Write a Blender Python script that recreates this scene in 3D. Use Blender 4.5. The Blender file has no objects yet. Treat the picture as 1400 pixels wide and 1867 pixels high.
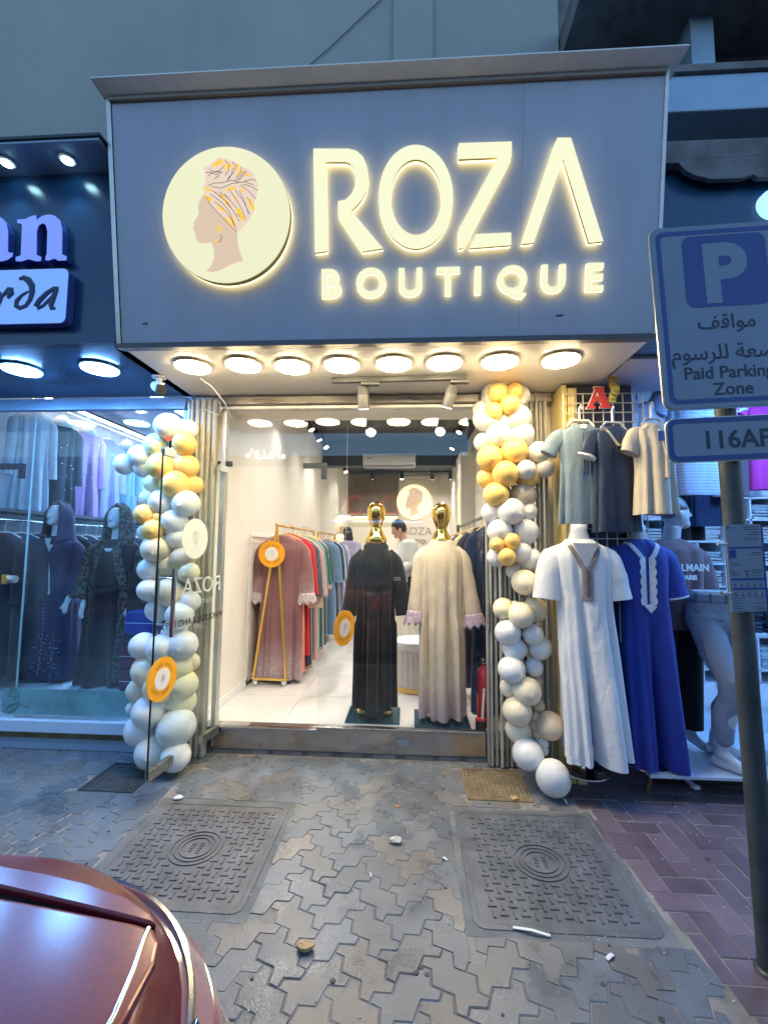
import bpy, bmesh, math, random
from mathutils import Vector, Matrix, Euler
random.seed(7)
R = math.radians
scene = bpy.context.scene
C = scene.collection

# ------------------------------------------------------------------ camera
CAM = Vector((0.0, -3.2, 1.5)); FPX = 800.0
cam_data = bpy.data.cameras.new('camera'); cam = bpy.data.objects.new('camera', cam_data); C.objects.link(cam)
cam_data.sensor_fit = 'HORIZONTAL'; cam_data.sensor_width = 36.0; cam_data.lens = 36.0 * FPX / 1400.0
cam_data.clip_start = 0.05; cam_data.clip_end = 500.0
CM = Matrix.Rotation(R(3.3), 4, 'Z') @ Matrix.Rotation(R(90 + 4.6), 4, 'X') @ Matrix.Rotation(R(0.5), 4, 'Z')
cam.matrix_world = Matrix.Translation(CAM) @ CM
scene.camera = cam
# ------------------------------------------------------------------ dusk sky, sun, exposure
world = bpy.data.worlds.new('World'); scene.world = world; world.use_nodes = True
wn = world.node_tree.nodes; wl = world.node_tree.links
sky = wn.new('ShaderNodeTexSky'); sky.sky_type = 'NISHITA'; sky.sun_disc = False
sky.sun_elevation = R(12.0); sky.sun_rotation = R(0.0); sky.altitude = 0; sky.air_density = 1.0; sky.dust_density = 0.5; sky.ozone_density = 3.0
bg = wn['Background']; bg.inputs[1].default_value = 0.15; wl.new(sky.outputs[0], bg.inputs[0])
sun_d = bpy.data.lights.new('sun', 'SUN'); sun_d.energy = 0.02; sun_d.angle = R(0.5); sun_d.color = (1, .85, .7)
sun = bpy.data.objects.new('sun', sun_d); C.objects.link(sun); sun.rotation_euler = (R(78), 0, R(180))
scene.view_settings.view_transform = 'Standard'; scene.view_settings.look = 'None'
EXPO = 1.5; KE = 2 ** (0.35 - EXPO); KL = KE * 1.6        # lamp and sign strengths follow the exposure
scene.view_settings.exposure = EXPO; scene.view_settings.gamma = 1.0
scene.render.engine = 'CYCLES'
scene.cycles.max_bounces = 8; scene.cycles.transparent_max_bounces = 12; scene.cycles.caustics_reflective = False; scene.cycles.caustics_refractive = False
scene.cycles.sample_clamp_indirect = 4.0
scene.cycles.use_denoising = True

# ------------------------------------------------------------------ measuring helpers: where a picture point meets a real plane
CR = CM.to_3x3()
def ray(x, y): return CR @ Vector(((x - 700) / FPX, -(y - 933.5) / FPX, -1.0))
def at(x, y, Y):
    d = ray(x, y); return CAM + d * ((Y - CAM.y) / d.y)
def gz(x, y, z=0.0):
    d = ray(x, y); return CAM + d * ((z - CAM.z) / d.z)
def onplane(x, y, o, n):
    d = ray(x, y); return CAM + d * ((o - CAM).dot(n) / d.dot(n))
def project(p):
    q = CR.transposed() @ (Vector(p) - CAM)
    if q.z > -0.05: return None
    return 700 + FPX * q.x / -q.z, 933.5 - FPX * q.y / -q.z

# ------------------------------------------------------------------ materials
def lin(v): v /= 255.0; return v / 12.92 if v <= .04045 else ((v + .055) / 1.055) ** 2.4
def rgb(r, g, b): return (lin(r), lin(g), lin(b))
def mat(name, col, rough=.5, metal=0.0, var=0.0, vs=6.0, bump=0.0, bs=40.0, coat=0.0, rand=0.0, emit=None, es=0.0, sheen=0.0, spec=.5, speck=0.0, stretch=None, trans=0.0, rvar=0.0, cols=None, wr=0.0, crough=.03, world=False):
    m = bpy.data.materials.new(name); m.use_nodes = True
    n = m.node_tree.nodes; l = m.node_tree.links; b = n['Principled BSDF']
    b.inputs['Base Color'].default_value = (*col, 1); b.inputs['Roughness'].default_value = rough; b.inputs['Metallic'].default_value = metal
    b.inputs['Coat Weight'].default_value = coat; b.inputs['Coat Roughness'].default_value = crough; b.inputs['Specular IOR Level'].default_value = spec
    if sheen: b.inputs['Sheen Weight'].default_value = sheen
    if trans: b.inputs['Subsurface Weight'].default_value = trans; b.inputs['Subsurface Radius'].default_value = (.05, .04, .03)
    if emit: b.inputs['Emission Color'].default_value = (*emit, 1); b.inputs['Emission Strength'].default_value = es
    if var or bump or rand or speck or rvar:
        tc = n.new('ShaderNodeTexCoord'); src = n.new('ShaderNodeNewGeometry').outputs['Position'] if world else tc.outputs['Object']
        if stretch:
            mp = n.new('ShaderNodeMapping'); mp.inputs['Scale'].default_value = stretch; l.new(src, mp.inputs[0]); src = mp.outputs[0]
        val = None
        if var or rvar:
            nz = n.new('ShaderNodeTexNoise'); nz.inputs['Scale'].default_value = vs; nz.inputs['Detail'].default_value = 6; nz.inputs['Roughness'].default_value = .65; l.new(src, nz.inputs['Vector'])
            if var:
                mr = n.new('ShaderNodeMapRange'); mr.inputs[1].default_value = .3; mr.inputs[2].default_value = .7; mr.inputs[3].default_value = 1 - var; mr.inputs[4].default_value = 1 + var; l.new(nz.outputs[0], mr.inputs[0]); val = mr.outputs[0]
            if rvar:
                rr = n.new('ShaderNodeMapRange'); rr.inputs[1].default_value = .3; rr.inputs[2].default_value = .7; rr.inputs[3].default_value = max(0.02, rough - rvar); rr.inputs[4].default_value = min(1, rough + rvar); l.new(nz.outputs[0], rr.inputs[0]); l.new(rr.outputs[0], b.inputs['Roughness'])
        if speck:
            n2 = n.new('ShaderNodeTexNoise'); n2.inputs['Scale'].default_value = 220; n2.inputs['Detail'].default_value = 3; l.new(src, n2.inputs['Vector'])
            m2 = n.new('ShaderNodeMapRange'); m2.inputs[1].default_value = .35; m2.inputs[2].default_value = .65; m2.inputs[3].default_value = 1 - speck; m2.inputs[4].default_value = 1 + speck; l.new(n2.outputs[0], m2.inputs[0])
            if val is None: val = m2.outputs[0]
            else:
                mm = n.new('ShaderNodeMath'); mm.operation = 'MULTIPLY'; l.new(val, mm.inputs[0]); l.new(m2.outputs[0], mm.inputs[1]); val = mm.outputs[0]
        if rand:
            oi = n.new('ShaderNodeObjectInfo'); m3 = n.new('ShaderNodeMapRange'); m3.inputs[3].default_value = 1 - rand; m3.inputs[4].default_value = 1 + rand; l.new(oi.outputs['Random'], m3.inputs[0])
            if val is None: val = m3.outputs[0]
            else:
                mm = n.new('ShaderNodeMath'); mm.operation = 'MULTIPLY'; l.new(val, mm.inputs[0]); l.new(m3.outputs[0], mm.inputs[1]); val = mm.outputs[0]
        if val is not None:
            vm = n.new('ShaderNodeVectorMath'); vm.operation = 'SCALE'; vm.inputs[0].default_value = col
            if cols:                                   # each piece has its own tint
                o2 = n.new('ShaderNodeObjectInfo'); mu = n.new('ShaderNodeMath'); mu.operation = 'MULTIPLY'; mu.inputs[1].default_value = 7.31; l.new(o2.outputs['Random'], mu.inputs[0])
                fr = n.new('ShaderNodeMath'); fr.operation = 'FRACT'; l.new(mu.outputs[0], fr.inputs[0]); cr = n.new('ShaderNodeValToRGB'); e = cr.color_ramp.elements
                for k, c in enumerate(cols):
                    q = e[k] if k < 2 else e.new(.5)
                    q.position = k / (len(cols) - 1); q.color = (*c, 1)
                l.new(fr.outputs[0], cr.inputs[0]); l.new(cr.outputs[0], vm.inputs[0])
            l.new(val, vm.inputs['Scale']); l.new(vm.outputs[0], b.inputs['Base Color'])
        if bump:
            nb = n.new('ShaderNodeTexNoise'); nb.inputs['Scale'].default_value = bs; nb.inputs['Detail'].default_value = 5; l.new(src, nb.inputs['Vector'])
            bp = n.new('ShaderNodeBump'); bp.inputs['Strength'].default_value = bump; bp.inputs['Distance'].default_value = .004; l.new(nb.outputs[0], bp.inputs['Height']); l.new(bp.outputs[0], b.inputs['Normal'])
            if wr:                                     # broad creases of worn cloth
                m4 = n.new('ShaderNodeMapping'); m4.inputs['Scale'].default_value = (1, 1, .38); m4.inputs['Rotation'].default_value = (.3, .5, 0); l.new(tc.outputs['Object'], m4.inputs[0])
                nw = n.new('ShaderNodeTexNoise'); nw.inputs['Scale'].default_value = 13; nw.inputs['Detail'].default_value = 4; nw.inputs['Distortion'].default_value = .8; l.new(m4.outputs[0], nw.inputs['Vector'])
                b2 = n.new('ShaderNodeBump'); b2.inputs['Strength'].default_value = wr; b2.inputs['Distance'].default_value = .035; l.new(nw.outputs[0], b2.inputs['Height']); l.new(b2.outputs[0], bp.inputs['Normal'])
    return m
def glow(name, col, s, k=None):
    s = s * (KE if k is None else k)
    m = bpy.data.materials.new(name); m.use_nodes = True
    b = m.node_tree.nodes['Principled BSDF']; b.inputs['Base Color'].default_value = (*[c * .35 for c in col], 1)
    b.inputs['Emission Color'].default_value = (*col, 1); b.inputs['Emission Strength'].default_value = s
    return m
def glass_mat(name, tint=(.975, .98, .975), refl=1.0, dirt=0.0):
    m = bpy.data.materials.new(name); m.use_nodes = True
    n = m.node_tree.nodes; l = m.node_tree.links; n.remove(n['Principled BSDF'])
    t = n.new('ShaderNodeBsdfTransparent'); t.inputs[0].default_value = (*tint, 1)
    g = n.new('ShaderNodeBsdfGlossy'); g.inputs['Roughness'].default_value = .01; g.inputs[0].default_value = (refl, refl, refl, 1)
    lw = n.new('ShaderNodeLayerWeight'); lw.inputs[0].default_value = .5
    pw = n.new('ShaderNodeMath'); pw.operation = 'POWER'; pw.inputs[1].default_value = 5; l.new(lw.outputs['Facing'], pw.inputs[0])
    f = n.new('ShaderNodeMath'); f.operation = 'MULTIPLY_ADD'; f.inputs[1].default_value = .80; f.inputs[2].default_value = .035; l.new(pw.outputs[0], f.inputs[0])
    mx = n.new('ShaderNodeMixShader'); l.new(f.outputs[0], mx.inputs[0]); l.new(t.outputs[0], mx.inputs[1]); l.new(g.outputs[0], mx.inputs[2])
    out = mx.outputs[0]
    if dirt:
        d = n.new('ShaderNodeBsdfDiffuse'); d.inputs[0].default_value = (.7, .75, .75, 1)
        nz = n.new('ShaderNodeTexNoise'); nz.inputs['Scale'].default_value = 3.0; nz.inputs['Detail'].default_value = 8
        mr = n.new('ShaderNodeMapRange'); mr.inputs[1].default_value = .45; mr.inputs[2].default_value = .8; mr.inputs[3].default_value = 0; mr.inputs[4].default_value = dirt; l.new(nz.outputs[0], mr.inputs[0])
        m2 = n.new('ShaderNodeMixShader'); l.new(mr.outputs[0], m2.inputs[0]); l.new(out, m2.inputs[1]); l.new(d.outputs[0], m2.inputs[2]); out = m2.outputs[0]
    l.new(out, n['Material Output'].inputs[0])
    return m

# ------------------------------------------------------------------ mesh helpers
def wmat(o):
    m = o.matrix_basis.copy(); p = o.parent
    while p: m = p.matrix_basis @ m; p = p.parent
    return m
def tag(o, label=None, cat=None, group=None, kind=None):
    if label: o['label'] = label
    if cat: o['category'] = cat
    if group: o['group'] = group
    if kind: o['kind'] = kind
    return o
def thing(name, loc, label, cat, group=None, rz=0.0, rot=None):
    o = bpy.data.objects.new(name, None); C.objects.link(o); o.location = loc
    o.rotation_euler = rot if rot else (0, 0, rz); o.empty_display_size = .1
    return tag(o, label, cat, group)
class MB:
    def __init__(s): s.v = []; s.f = []
    def add(s, vs, fs):
        k = len(s.v); s.v += [Vector(p) for p in vs]; s.f += [[i + k for i in f] for f in fs]; return s
    def bx(s, x0, x1, y0, y1, z0, z1, M=None):
        p = [Vector((x, y, z)) for z in (z0, z1) for y in (y0, y1) for x in (x0, x1)]
        if M: p = [M @ q for q in p]
        return s.add(p, [(0, 2, 3, 1), (4, 5, 7, 6), (0, 1, 5, 4), (2, 6, 7, 3), (0, 4, 6, 2), (1, 3, 7, 5)])
    def loft(s, rings, c0=True, c1=True, closed=True):
        n = len(rings[0]); vs = [p for r in rings for p in r]; fs = []
        for i in range(len(rings) - 1):
            for j in range(n if closed else n - 1):
                k = (j + 1) % n; fs.append((i * n + j, i * n + k, (i + 1) * n + k, (i + 1) * n + j))
        if c0: fs.append(tuple(range(n))[::-1])
        if c1: fs.append(tuple(range((len(rings) - 1) * n, len(rings) * n)))
        return s.add(vs, fs)
    def ring(s, c, u, v, ru, rv, n, ph=0.0):
        return [c + u * (ru * math.cos(2 * math.pi * i / n + ph)) + v * (rv * math.sin(2 * math.pi * i / n + ph)) for i in range(n)]
    def path(s, pts, r, n=10, cap=True, flat=1.0, side=None):
        pts = [Vector(p) for p in pts]; rs = r if isinstance(r, (list, tuple)) else [r] * len(pts); rings = []
        t0 = (pts[1] - pts[0]).normalized(); u = Vector(side) if side else (t0.orthogonal())
        for i, p in enumerate(pts):
            t = (pts[min(i + 1, len(pts) - 1)] - pts[max(i - 1, 0)]).normalized()
            u = (u - t * u.dot(t)).normalized(); v = t.cross(u)
            rings.append(s.ring(p, u, v, rs[i], rs[i] * flat, n))
        return s.loft(rings, cap, cap)
    def cyl(s, p0, p1, r0, r1=None, n=16, cap=True): return s.path([p0, p1], [r0, r0 if r1 is None else r1], n, cap)
    def lathe(s, c, prof, n=24, u=(1, 0, 0), v=(0, 1, 0), w=(0, 0, 1), cap=True):
        c = Vector(c); u = Vector(u); v = Vector(v); w = Vector(w)
        return s.loft([s.ring(c + w * z, u, v, r, r, n) for r, z in prof], cap, cap)
    def ball(s, c, rx, ry=None, rz=None, nu=16, nv=10, M=None):
        ry = rx if ry is None else ry; rz = rx if rz is None else rz; c = Vector(c); rings = []
        for i in range(nv + 1):
            a = -math.pi / 2 + math.pi * max(.02, min(.98, i / nv))
            q = [Vector((rx * math.cos(a) * math.cos(2 * math.pi * j / nu), ry * math.cos(a) * math.sin(2 * math.pi * j / nu), rz * math.sin(a))) for j in range(nu)]
            rings.append([c + ((M @ p) if M else p) for p in q])
        return s.loft(rings)
    def poly(s, pts, o, u, v, d0, d1):
        """outline (list of 2-D points) in the frame o,u,v, extruded along u x v from d0 to d1"""
        o = Vector(o); u = Vector(u); v = Vector(v); w = u.cross(v).normalized(); n = len(pts)
        a = sum(pts[i][0] * pts[(i + 1) % n][1] - pts[(i + 1) % n][0] * pts[i][1] for i in range(n))
        if a < 0: pts = pts[::-1]
        return s.loft([[o + u * x + v * y + w * d for x, y in pts] for d in (d0, d1)])
    def annulus(s, o, u, v, outer, inner, d0, d1):
        o = Vector(o); u = Vector(u); v = Vector(v); w = u.cross(v).normalized()
        P = lambda q, d: [o + u * x + v * y + w * d for x, y in q]
        A = [P(outer, d0), P(outer, d1), P(inner, d1), P(inner, d0), P(outer, d0)]
        return s.loft(A, False, False)
    def build(s, name, m, parent=None, smooth=None, bevel=0.0, kind=None, local=False, seg=2):
        me = bpy.data.meshes.new(name)
        vs = s.v
        if parent is not None and not local:
            inv = wmat(parent).inverted(); vs = [inv @ p for p in vs]
        me.from_pydata(vs, [], s.f); me.update()
        bm = bmesh.new(); bm.from_mesh(me); bmesh.ops.recalc_face_normals(bm, faces=bm.faces); bm.to_mesh(me); bm.free()
        o = bpy.data.objects.new(name, me); C.objects.link(o)
        if m: me.materials.append(m)
        if parent is not None: o.parent = parent
        if smooth is not None:
            for p in me.polygons: p.use_smooth = True
            if smooth < 180: me.set_sharp_from_angle(angle=R(smooth))
        if bevel:
            b = o.modifiers.new('bevel', 'BEVEL'); b.width = bevel; b.segments = seg; b.limit_method = 'ANGLE'; b.angle_limit = R(40)
        if kind: o['kind'] = kind
        return o
def ell(cx, cy, rx, ry, n=48, a0=0.0): return [(cx + rx * math.cos(a0 + 2 * math.pi * i / n), cy + ry * math.sin(a0 + 2 * math.pi * i / n)) for i in range(n)]
def rrect(x0, x1, y0, y1, r, n=6):
    out = []
    for cx, cy, a in ((x1 - r, y1 - r, 0), (x0 + r, y1 - r, 90), (x0 + r, y0 + r, 180), (x1 - r, y0 + r, 270)):
        for i in range(n + 1): t = R(a + 90 * i / n); out.append((cx + r * math.cos(t), cy + r * math.sin(t)))
    return out
def copy_tree(o, parent=None):
    c = o.copy(); C.objects.link(c); c.parent = parent
    for ch in [x for x in C.objects if x.parent == o]: copy_tree(ch, c)
    return c
def fuse(mb, name, m, parent=None, voxel=.012, local=False, it=6):
    """join overlapping volumes into one continuous skin"""
    t = mb.build('tmp', None, None)
    a = t.modifiers.new('r', 'REMESH'); a.mode = 'VOXEL'; a.voxel_size = voxel
    b = t.modifiers.new('s', 'SMOOTH'); b.iterations = it; b.factor = .5
    dg = bpy.context.evaluated_depsgraph_get(); me = bpy.data.meshes.new_from_object(t.evaluated_get(dg))
    bpy.data.objects.remove(t); me.name = name
    if parent is not None and not local: me.transform(wmat(parent).inverted())
    for p in me.polygons: p.use_smooth = True
    me.materials.clear(); me.materials.append(m)
    o = bpy.data.objects.new(name, me); C.objects.link(o)
    if parent is not None: o.parent = parent
    return o
def text(name, body, size, o, u, v, m, parent, d=.001, off=0.0, align='CENTER', mirror=False, lift=.001):
    """lettering on a surface: baseline origin o, reading direction u, up v"""
    cu = bpy.data.curves.new('t', 'FONT'); cu.body = body; cu.size = size; cu.extrude = d / 2; cu.offset = off; cu.align_x = align; cu.resolution_u = 4
    t = bpy.data.objects.new('t', cu); C.objects.link(t)
    dg = bpy.context.evaluated_depsgraph_get(); me = bpy.data.meshes.new_from_object(t.evaluated_get(dg)); bpy.data.objects.remove(t)
    u = Vector(u).normalized(); v = Vector(v).normalized(); w = u.cross(v).normalized(); uu = -u if mirror else u
    M = Matrix(((uu.x, v.x, w.x), (uu.y, v.y, w.y), (uu.z, v.z, w.z))).to_4x4(); M.translation = Vector(o) + w * (lift + d / 2)
    if parent is not None: M = wmat(parent).inverted() @ M
    me.transform(M)
    if mirror: me.flip_normals()
    me.name = name; me.materials.clear(); me.materials.append(m)
    ob = bpy.data.objects.new(name, me); C.objects.link(ob)
    if parent is not None: ob.parent = parent
    return ob
XA, YA, ZA = Vector((1, 0, 0)), Vector((0, 1, 0)), Vector((0, 0, 1))
# ------------------------------------------------------------------ shared materials
m_plaster = mat('grey_plaster', (.30, .315, .31), .85, var=.10, vs=1.6, stretch=(1, 1, .5), bump=.25, bs=30, speck=.05)
m_concrete = mat('dirty_concrete', (.15, .15, .16), .9, var=.45, vs=4, bump=.6, bs=18)
m_whitewall = mat('cream_paint', (.78, .74, .66), .7, var=.03, vs=3)
m_whiteceil = mat('white_soffit_board', (.80, .78, .74), .38, var=.03, vs=2)
m_darkceil = mat('dark_ceiling_paint', (.045, .055, .065), .6, var=.1)
m_tile = mat('pale_floor_tile', (.70, .69, .69), .14, var=.05, vs=3, stretch=(1, .25, 1))
m_steel = mat('brushed_steel', (.42, .40, .37), .32, 1.0, var=.15, vs=5, stretch=(.4, 4, 4), rvar=.12)
m_steeldirty = mat('stained_steel', (.50, .47, .43), .17, 1.0, var=.16, vs=1.6, stretch=(.6, 1, 1), rvar=.08, bump=.12, bs=3)
m_alu = mat('grey_aluminium', (.55, .55, .54), .4, .8, var=.12, vs=8)
m_chrome = mat('chrome', (.8, .8, .82), .08, 1.0)
m_dark = mat('dark_grey_metal', (.05, .055, .06), .35, .6)
m_greymetal = mat('grey_painted_metal', (.10, .105, .115), .45, .2)
m_black = mat('black_plastic', (.012, .012, .014), .45)
m_white = mat('white_plastic', (.78, .78, .78), .35)
m_gold = mat('polished_gold', (1.0, .68, .16), .06, 1.0)
m_brass = mat('gold_painted_tube', (.80, .52, .14), .28, .85)
m_navy = mat('navy_gloss_board', (.012, .045, .115), .22, var=.1, vs=3)
m_blueboard = mat('blue_gloss_board', (.015, .07, .16), .25, var=.12, vs=3)
m_signpanel = mat('grey_lavender_sign_panel', (.37, .39, .475), .40, var=.07, vs=2.5, stretch=(3, 1, .5), bump=.05, bs=2)
m_signtrim = mat('pale_cornice_paint', (.82, .82, .84), .5, var=.08, vs=5)
m_bluewhite = mat('pale_blue_paint', (.55, .66, .78), .5, var=.05)
m_bluetrim = mat('pale_blue_metal', (.30, .42, .56), .4, .3, var=.12, vs=6)
m_glass = glass_mat('clear_glass')
m_glassd = glass_mat('dusty_glass', (.92, .96, .96), 1.0, .10)
m_warmlamp = glow('warm_lamp_diffuser', (1, .79, .44), 42.0, KL)
m_coollamp = glow('cool_lamp_diffuser', (.16, .44, 1.0), 85.0, KL)
m_letter = glow('warm_letter_face', (1, .96, .60), .69)
m_letterside = mat('gold_letter_return', (.55, .42, .16), .4, .4)
m_letterback = glow('warm_letter_back', (1, .82, .38), 2.7)
m_disc = glow('logo_disc_face', (1, .95, .58), .63)
m_discside = mat('gold_disc_return', (.60, .48, .18), .4, .4)
m_spotface = glow('spot_lens', (1, .96, .88), 20.0)
m_coolspot = glow('cool_spot_lens', (.45, .85, 1.0), 18.0)
m_letterblue = glow('blue_letter_face', (.17, .27, .85), .75)
m_boxblue = glow('blue_lightbox_face', (.17, .36, .82), .75)

# ------------------------------------------------------------------ ground
def flat(name, x0, x1, y0, y1, z, m, kind='structure', th=.05):
    return tag(MB().bx(x0, x1, y0, y1, z - th, z).build(name, m), kind=kind)
KY = -2.36
m_bed = mat('sandy_joint_bed', (.22, .215, .20), .95, var=.35, vs=9, bump=.5, bs=70)
m_asphalt = mat('asphalt', (.05, .05, .052), .85, var=.25, vs=5, bump=.5, bs=120)
pav = tag(MB().bx(-9, 9, KY, .6, -.30, -.0035).build('pavement', m_bed), kind='structure')
flat('road', -60, 60, -14, KY - .16, -.12, m_asphalt, th=.2)
flat('far_pavement', -60, 60, -18, -14, 0.0, m_bed, th=.3)
flat('ground', -250, 250, -250, 250, -.34, m_bed, th=.3)
m_kerb = mat('kerb_concrete', (.28, .28, .27), .9, var=.2, vs=6, bump=.3)
for i in range(12):
    tag(MB().bx(-9 + i * 1.5 + .004, -7.5 + i * 1.5 - .004, KY - .155, KY - .004, -.3, .002).build('kerb_stone', m_kerb, pav, bevel=.012))
m_pave = mat('zigzag_paver', (.165, .163, .162), .36, var=.20, vs=5, bump=.35, bs=90, rand=.16, speck=.18, rvar=.20, cols=[(.158, .146, .134), (.122, .142, .166), (.138, .145, .155)], spec=.75, world=True)
m_brick = mat('purple_brick_paver', (.125, .092, .115), .40, world=True, var=.20, vs=5, bump=.4, bs=90, rand=.20, speck=.12, rvar=.12)
m_apron = mat('concrete_apron', (.13, .145, .155), .8, var=.35, vs=6, bump=.5, bs=40, speck=.1)
COVERS = [(-1.405, -.70, -1.30, -.585), (.285, .985, -1.30, -.55)]
GRATES = [(-2.02, -1.67, -.50, -.15), (.357, .745, -.425, -.05)]
def blocked(x, y, g=0.0):
    for (a, b, c, d) in COVERS: 
        if a - .03 - g < x < b + .03 + g and c - .03 - g < y < d + .03 + g: return True
    for (a, b, c, d) in GRATES:
        if a - g < x < b + g and c - g < y < d + g: return True
    return False
redline = lambda y: .985 + (-.44 - y) * .105          # left edge of the brick paving
W = .1125; ZD = .17 * W; TH = R(40)
def sedge(a, b):
    """zigzag joint: the unit edge a-b with two kinks; symmetrical about its middle"""
    if (a[0], a[1]) > (b[0], b[1]): return sedge(b, a)[::-1]
    ax, ay = a; dx, dy = b[0] - a[0], b[1] - a[1]; nx, ny = -dy, dx
    return [(ax + dx * t + nx * o, ay + dy * t + ny * o) for t, o in ((0, 0), (.3, ZD / W), (.7, -ZD / W), (1, 0))]
def paver_outline(i, j, hor):
    cs = [(i, j), (i + 1, j), (i + 2, j), (i + 2, j + 1), (i + 1, j + 1), (i, j + 1)] if hor else [(i, j), (i + 1, j), (i + 1, j + 1), (i + 1, j + 2), (i, j + 2), (i, j + 1)]
    out = []
    for k in range(6): out += sedge(cs[k], cs[(k + 1) % 6])[:-1]
    return out
def slab(pts, gap, bev, top, bot):
    """a block with bevelled top edges from an outline"""
    n = len(pts); cx = sum(p[0] for p in pts) / n; cy = sum(p[1] for p in pts) / n
    def inset(d):
        out = []
        for k in range(n):
            a, b, c = Vector(pts[k - 1]), Vector(pts[k]), Vector(pts[(k + 1) % n])
            n1 = Vector((-(b - a).y, (b - a).x)).normalized(); n2 = Vector((-(c - b).y, (c - b).x)).normalized()
            h = (n1 + n2); h = h / max(.5, h.length_squared / 2); out.append(b + h * d)
        return out
    a = sum(pts[i][0] * pts[(i + 1) % n][1] - pts[(i + 1) % n][0] * pts[i][1] for i in range(n))
    if a < 0: pts[:] = pts[::-1]
    A, B = inset(gap), inset(gap + bev)
    return [[Vector((p.x, p.y, z)) for p in q] for q, z in ((A, bot), (A, top - bev), (B, top))]
ct, st = math.cos(TH), math.sin(TH)
rows = []
for i in range(-70, 70):
    for j in range(-70, 70):
        k = (i - j) % 4
        if k == 0: hor = True
        elif k == 3: hor = False
        else: continue
        ii, jj = i, j        # herringbone of 2x1 blocks
        cx, cy = (ii + 1, jj + .5) if hor else (ii + .5, jj + 1)
        x, y = (cx * ct - cy * st) * W, (cx * st + cy * ct) * W
        rows.append((ii, jj, hor, x - .3, y - .9))
def visible(x, y, mg=40):
    p = project((x, y, 0)); return p and -mg < p[0] < 1400 + mg and p[1] < 1867 + mg
def halfplane(P, f):
    """the part of outline P where f(point) >= 0"""
    out = []
    for k in range(len(P)):
        p, q = P[k - 1], P[k]; fp, fq = f(p), f(q)
        if (fp >= 0) != (fq >= 0): t = fp / (fp - fq); out.append((p[0] + (q[0] - p[0]) * t, p[1] + (q[1] - p[1]) * t))
        if fq >= 0: out.append(q)
    return out
def area(P): return abs(sum(P[k - 1][0] * P[k][1] - P[k][0] * P[k - 1][1] for k in range(len(P)))) / 2 if len(P) > 2 else 0
def world_outline(i, j, hor, x, y):
    cx, cy = (i + 1, j + .5) if hor else (i + .5, j + 1)
    return [(((px - cx) * ct - (py - cy) * st) * W + x, ((px - cx) * st + (py - cy) * ct) * W + y) for px, py in paver_outline(i, j, hor)]
RECTS = [(a - .055, b + .055, c - .055, d + .055) for a, b, c, d in COVERS] + [(a - .004, b + .004, c - .004, d + .004) for a, b, c, d in GRATES]
cand = []; far = []; cut = []
for (i, j, hor, x, y) in rows:
    if not (-4.2 < x < 4 and KY + .07 < y < .16): continue
    P = world_outline(i, j, hor, x, y); P0 = P
    P = halfplane(P, lambda p: redline(p[1]) - .004 - p[0]); P = halfplane(P, lambda p: .028 - p[1])
    for (x0, x1, y0, y1) in RECTS:
        if P and max(p[0] for p in P) > x0 and min(p[0] for p in P) < x1 and max(p[1] for p in P) > y0 and min(p[1] for p in P) < y1:
            P = max((halfplane(P, f) for f in (lambda p: x0 - p[0], lambda p: p[0] - x1, lambda p: y0 - p[1], lambda p: p[1] - y1)), key=area)
    if .98 < x and -1.45 < y < -.45 and x < redline(y): continue
    per = sum(math.dist(P[k - 1], P[k]) for k in range(len(P))) if P else 1
    if area(P) < .0015 or 4 * area(P) / per ** 2 < .115 or area(P) < area(P0) * .2: continue
    for _ in range(4):                                # drop needle-thin spikes left by the cut
        P = [P[k] for k in range(len(P)) if not ((Vector(P[k]) - Vector(P[k - 1])).length < 1e-5 or (Vector(P[k - 1]) - Vector(P[k])).normalized().dot((Vector(P[(k + 1) % len(P)]) - Vector(P[k])).normalized()) > .90)]
        if len(P) < 3: break
    if len(P) < 3: continue
    if area(P) < area(P0) * .999: cut.append((P, x, y)); continue
    (cand if visible(x, y) and not (x < -.75 and y < -1.6) else far).append((i, j, hor, x, y))
cand.sort(key=lambda r: (CAM - Vector((r[3], r[4], 0))).length)
NC = len([1 for P, x, y in cut if visible(x, y)]); far += cand[298 - NC:]; cand = cand[:298 - NC]
pm = {}
for hor in (True, False):
    cx, cy = (1, .5) if hor else (.5, 1)
    pts = [((px - cx) * W, (py - cy) * W) for px, py in paver_outline(0, 0, hor)]
    mb = MB(); mb.loft(slab(pts, .0013, .0040, 0, -.02), False, True)
    o = mb.build('paver', m_pave, local=True); o.data.transform(Matrix.Rotation(TH, 4, 'Z')); pm[hor] = o.data; bpy.data.objects.remove(o)
for (i, j, hor, x, y) in cand:
    o = bpy.data.objects.new('paver', pm[hor]); C.objects.link(o); o.parent = pav
    o.location = (x, y, random.uniform(-.0012, .0022)); o.rotation_euler = (random.uniform(-.009, .009), random.uniform(-.009, .009), random.uniform(-.01, .01))
mb = MB()
for (i, j, hor, x, y) in far:
    me = pm[hor]; k = len(mb.v); z = random.uniform(-.003, .001)
    mb.v += [Vector((v.co.x + x, v.co.y + y, v.co.z + z)) for v in me.vertices]; mb.f += [[q + k for q in p.vertices] for p in me.polygons]
for P, x, y in cut:
    P = [(px + random.uniform(-.001, .001), py + random.uniform(-.001, .001)) for px, py in P]; b = mb if not visible(x, y) else MB()
    b.loft(slab(P, .0008, .0010, random.uniform(-.001, .001), -.02), False, True)
    if b is not mb: b.build('paver', m_pave, pav)
mb.build('outer_pavers', m_pave, pav, kind='stuff')
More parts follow.
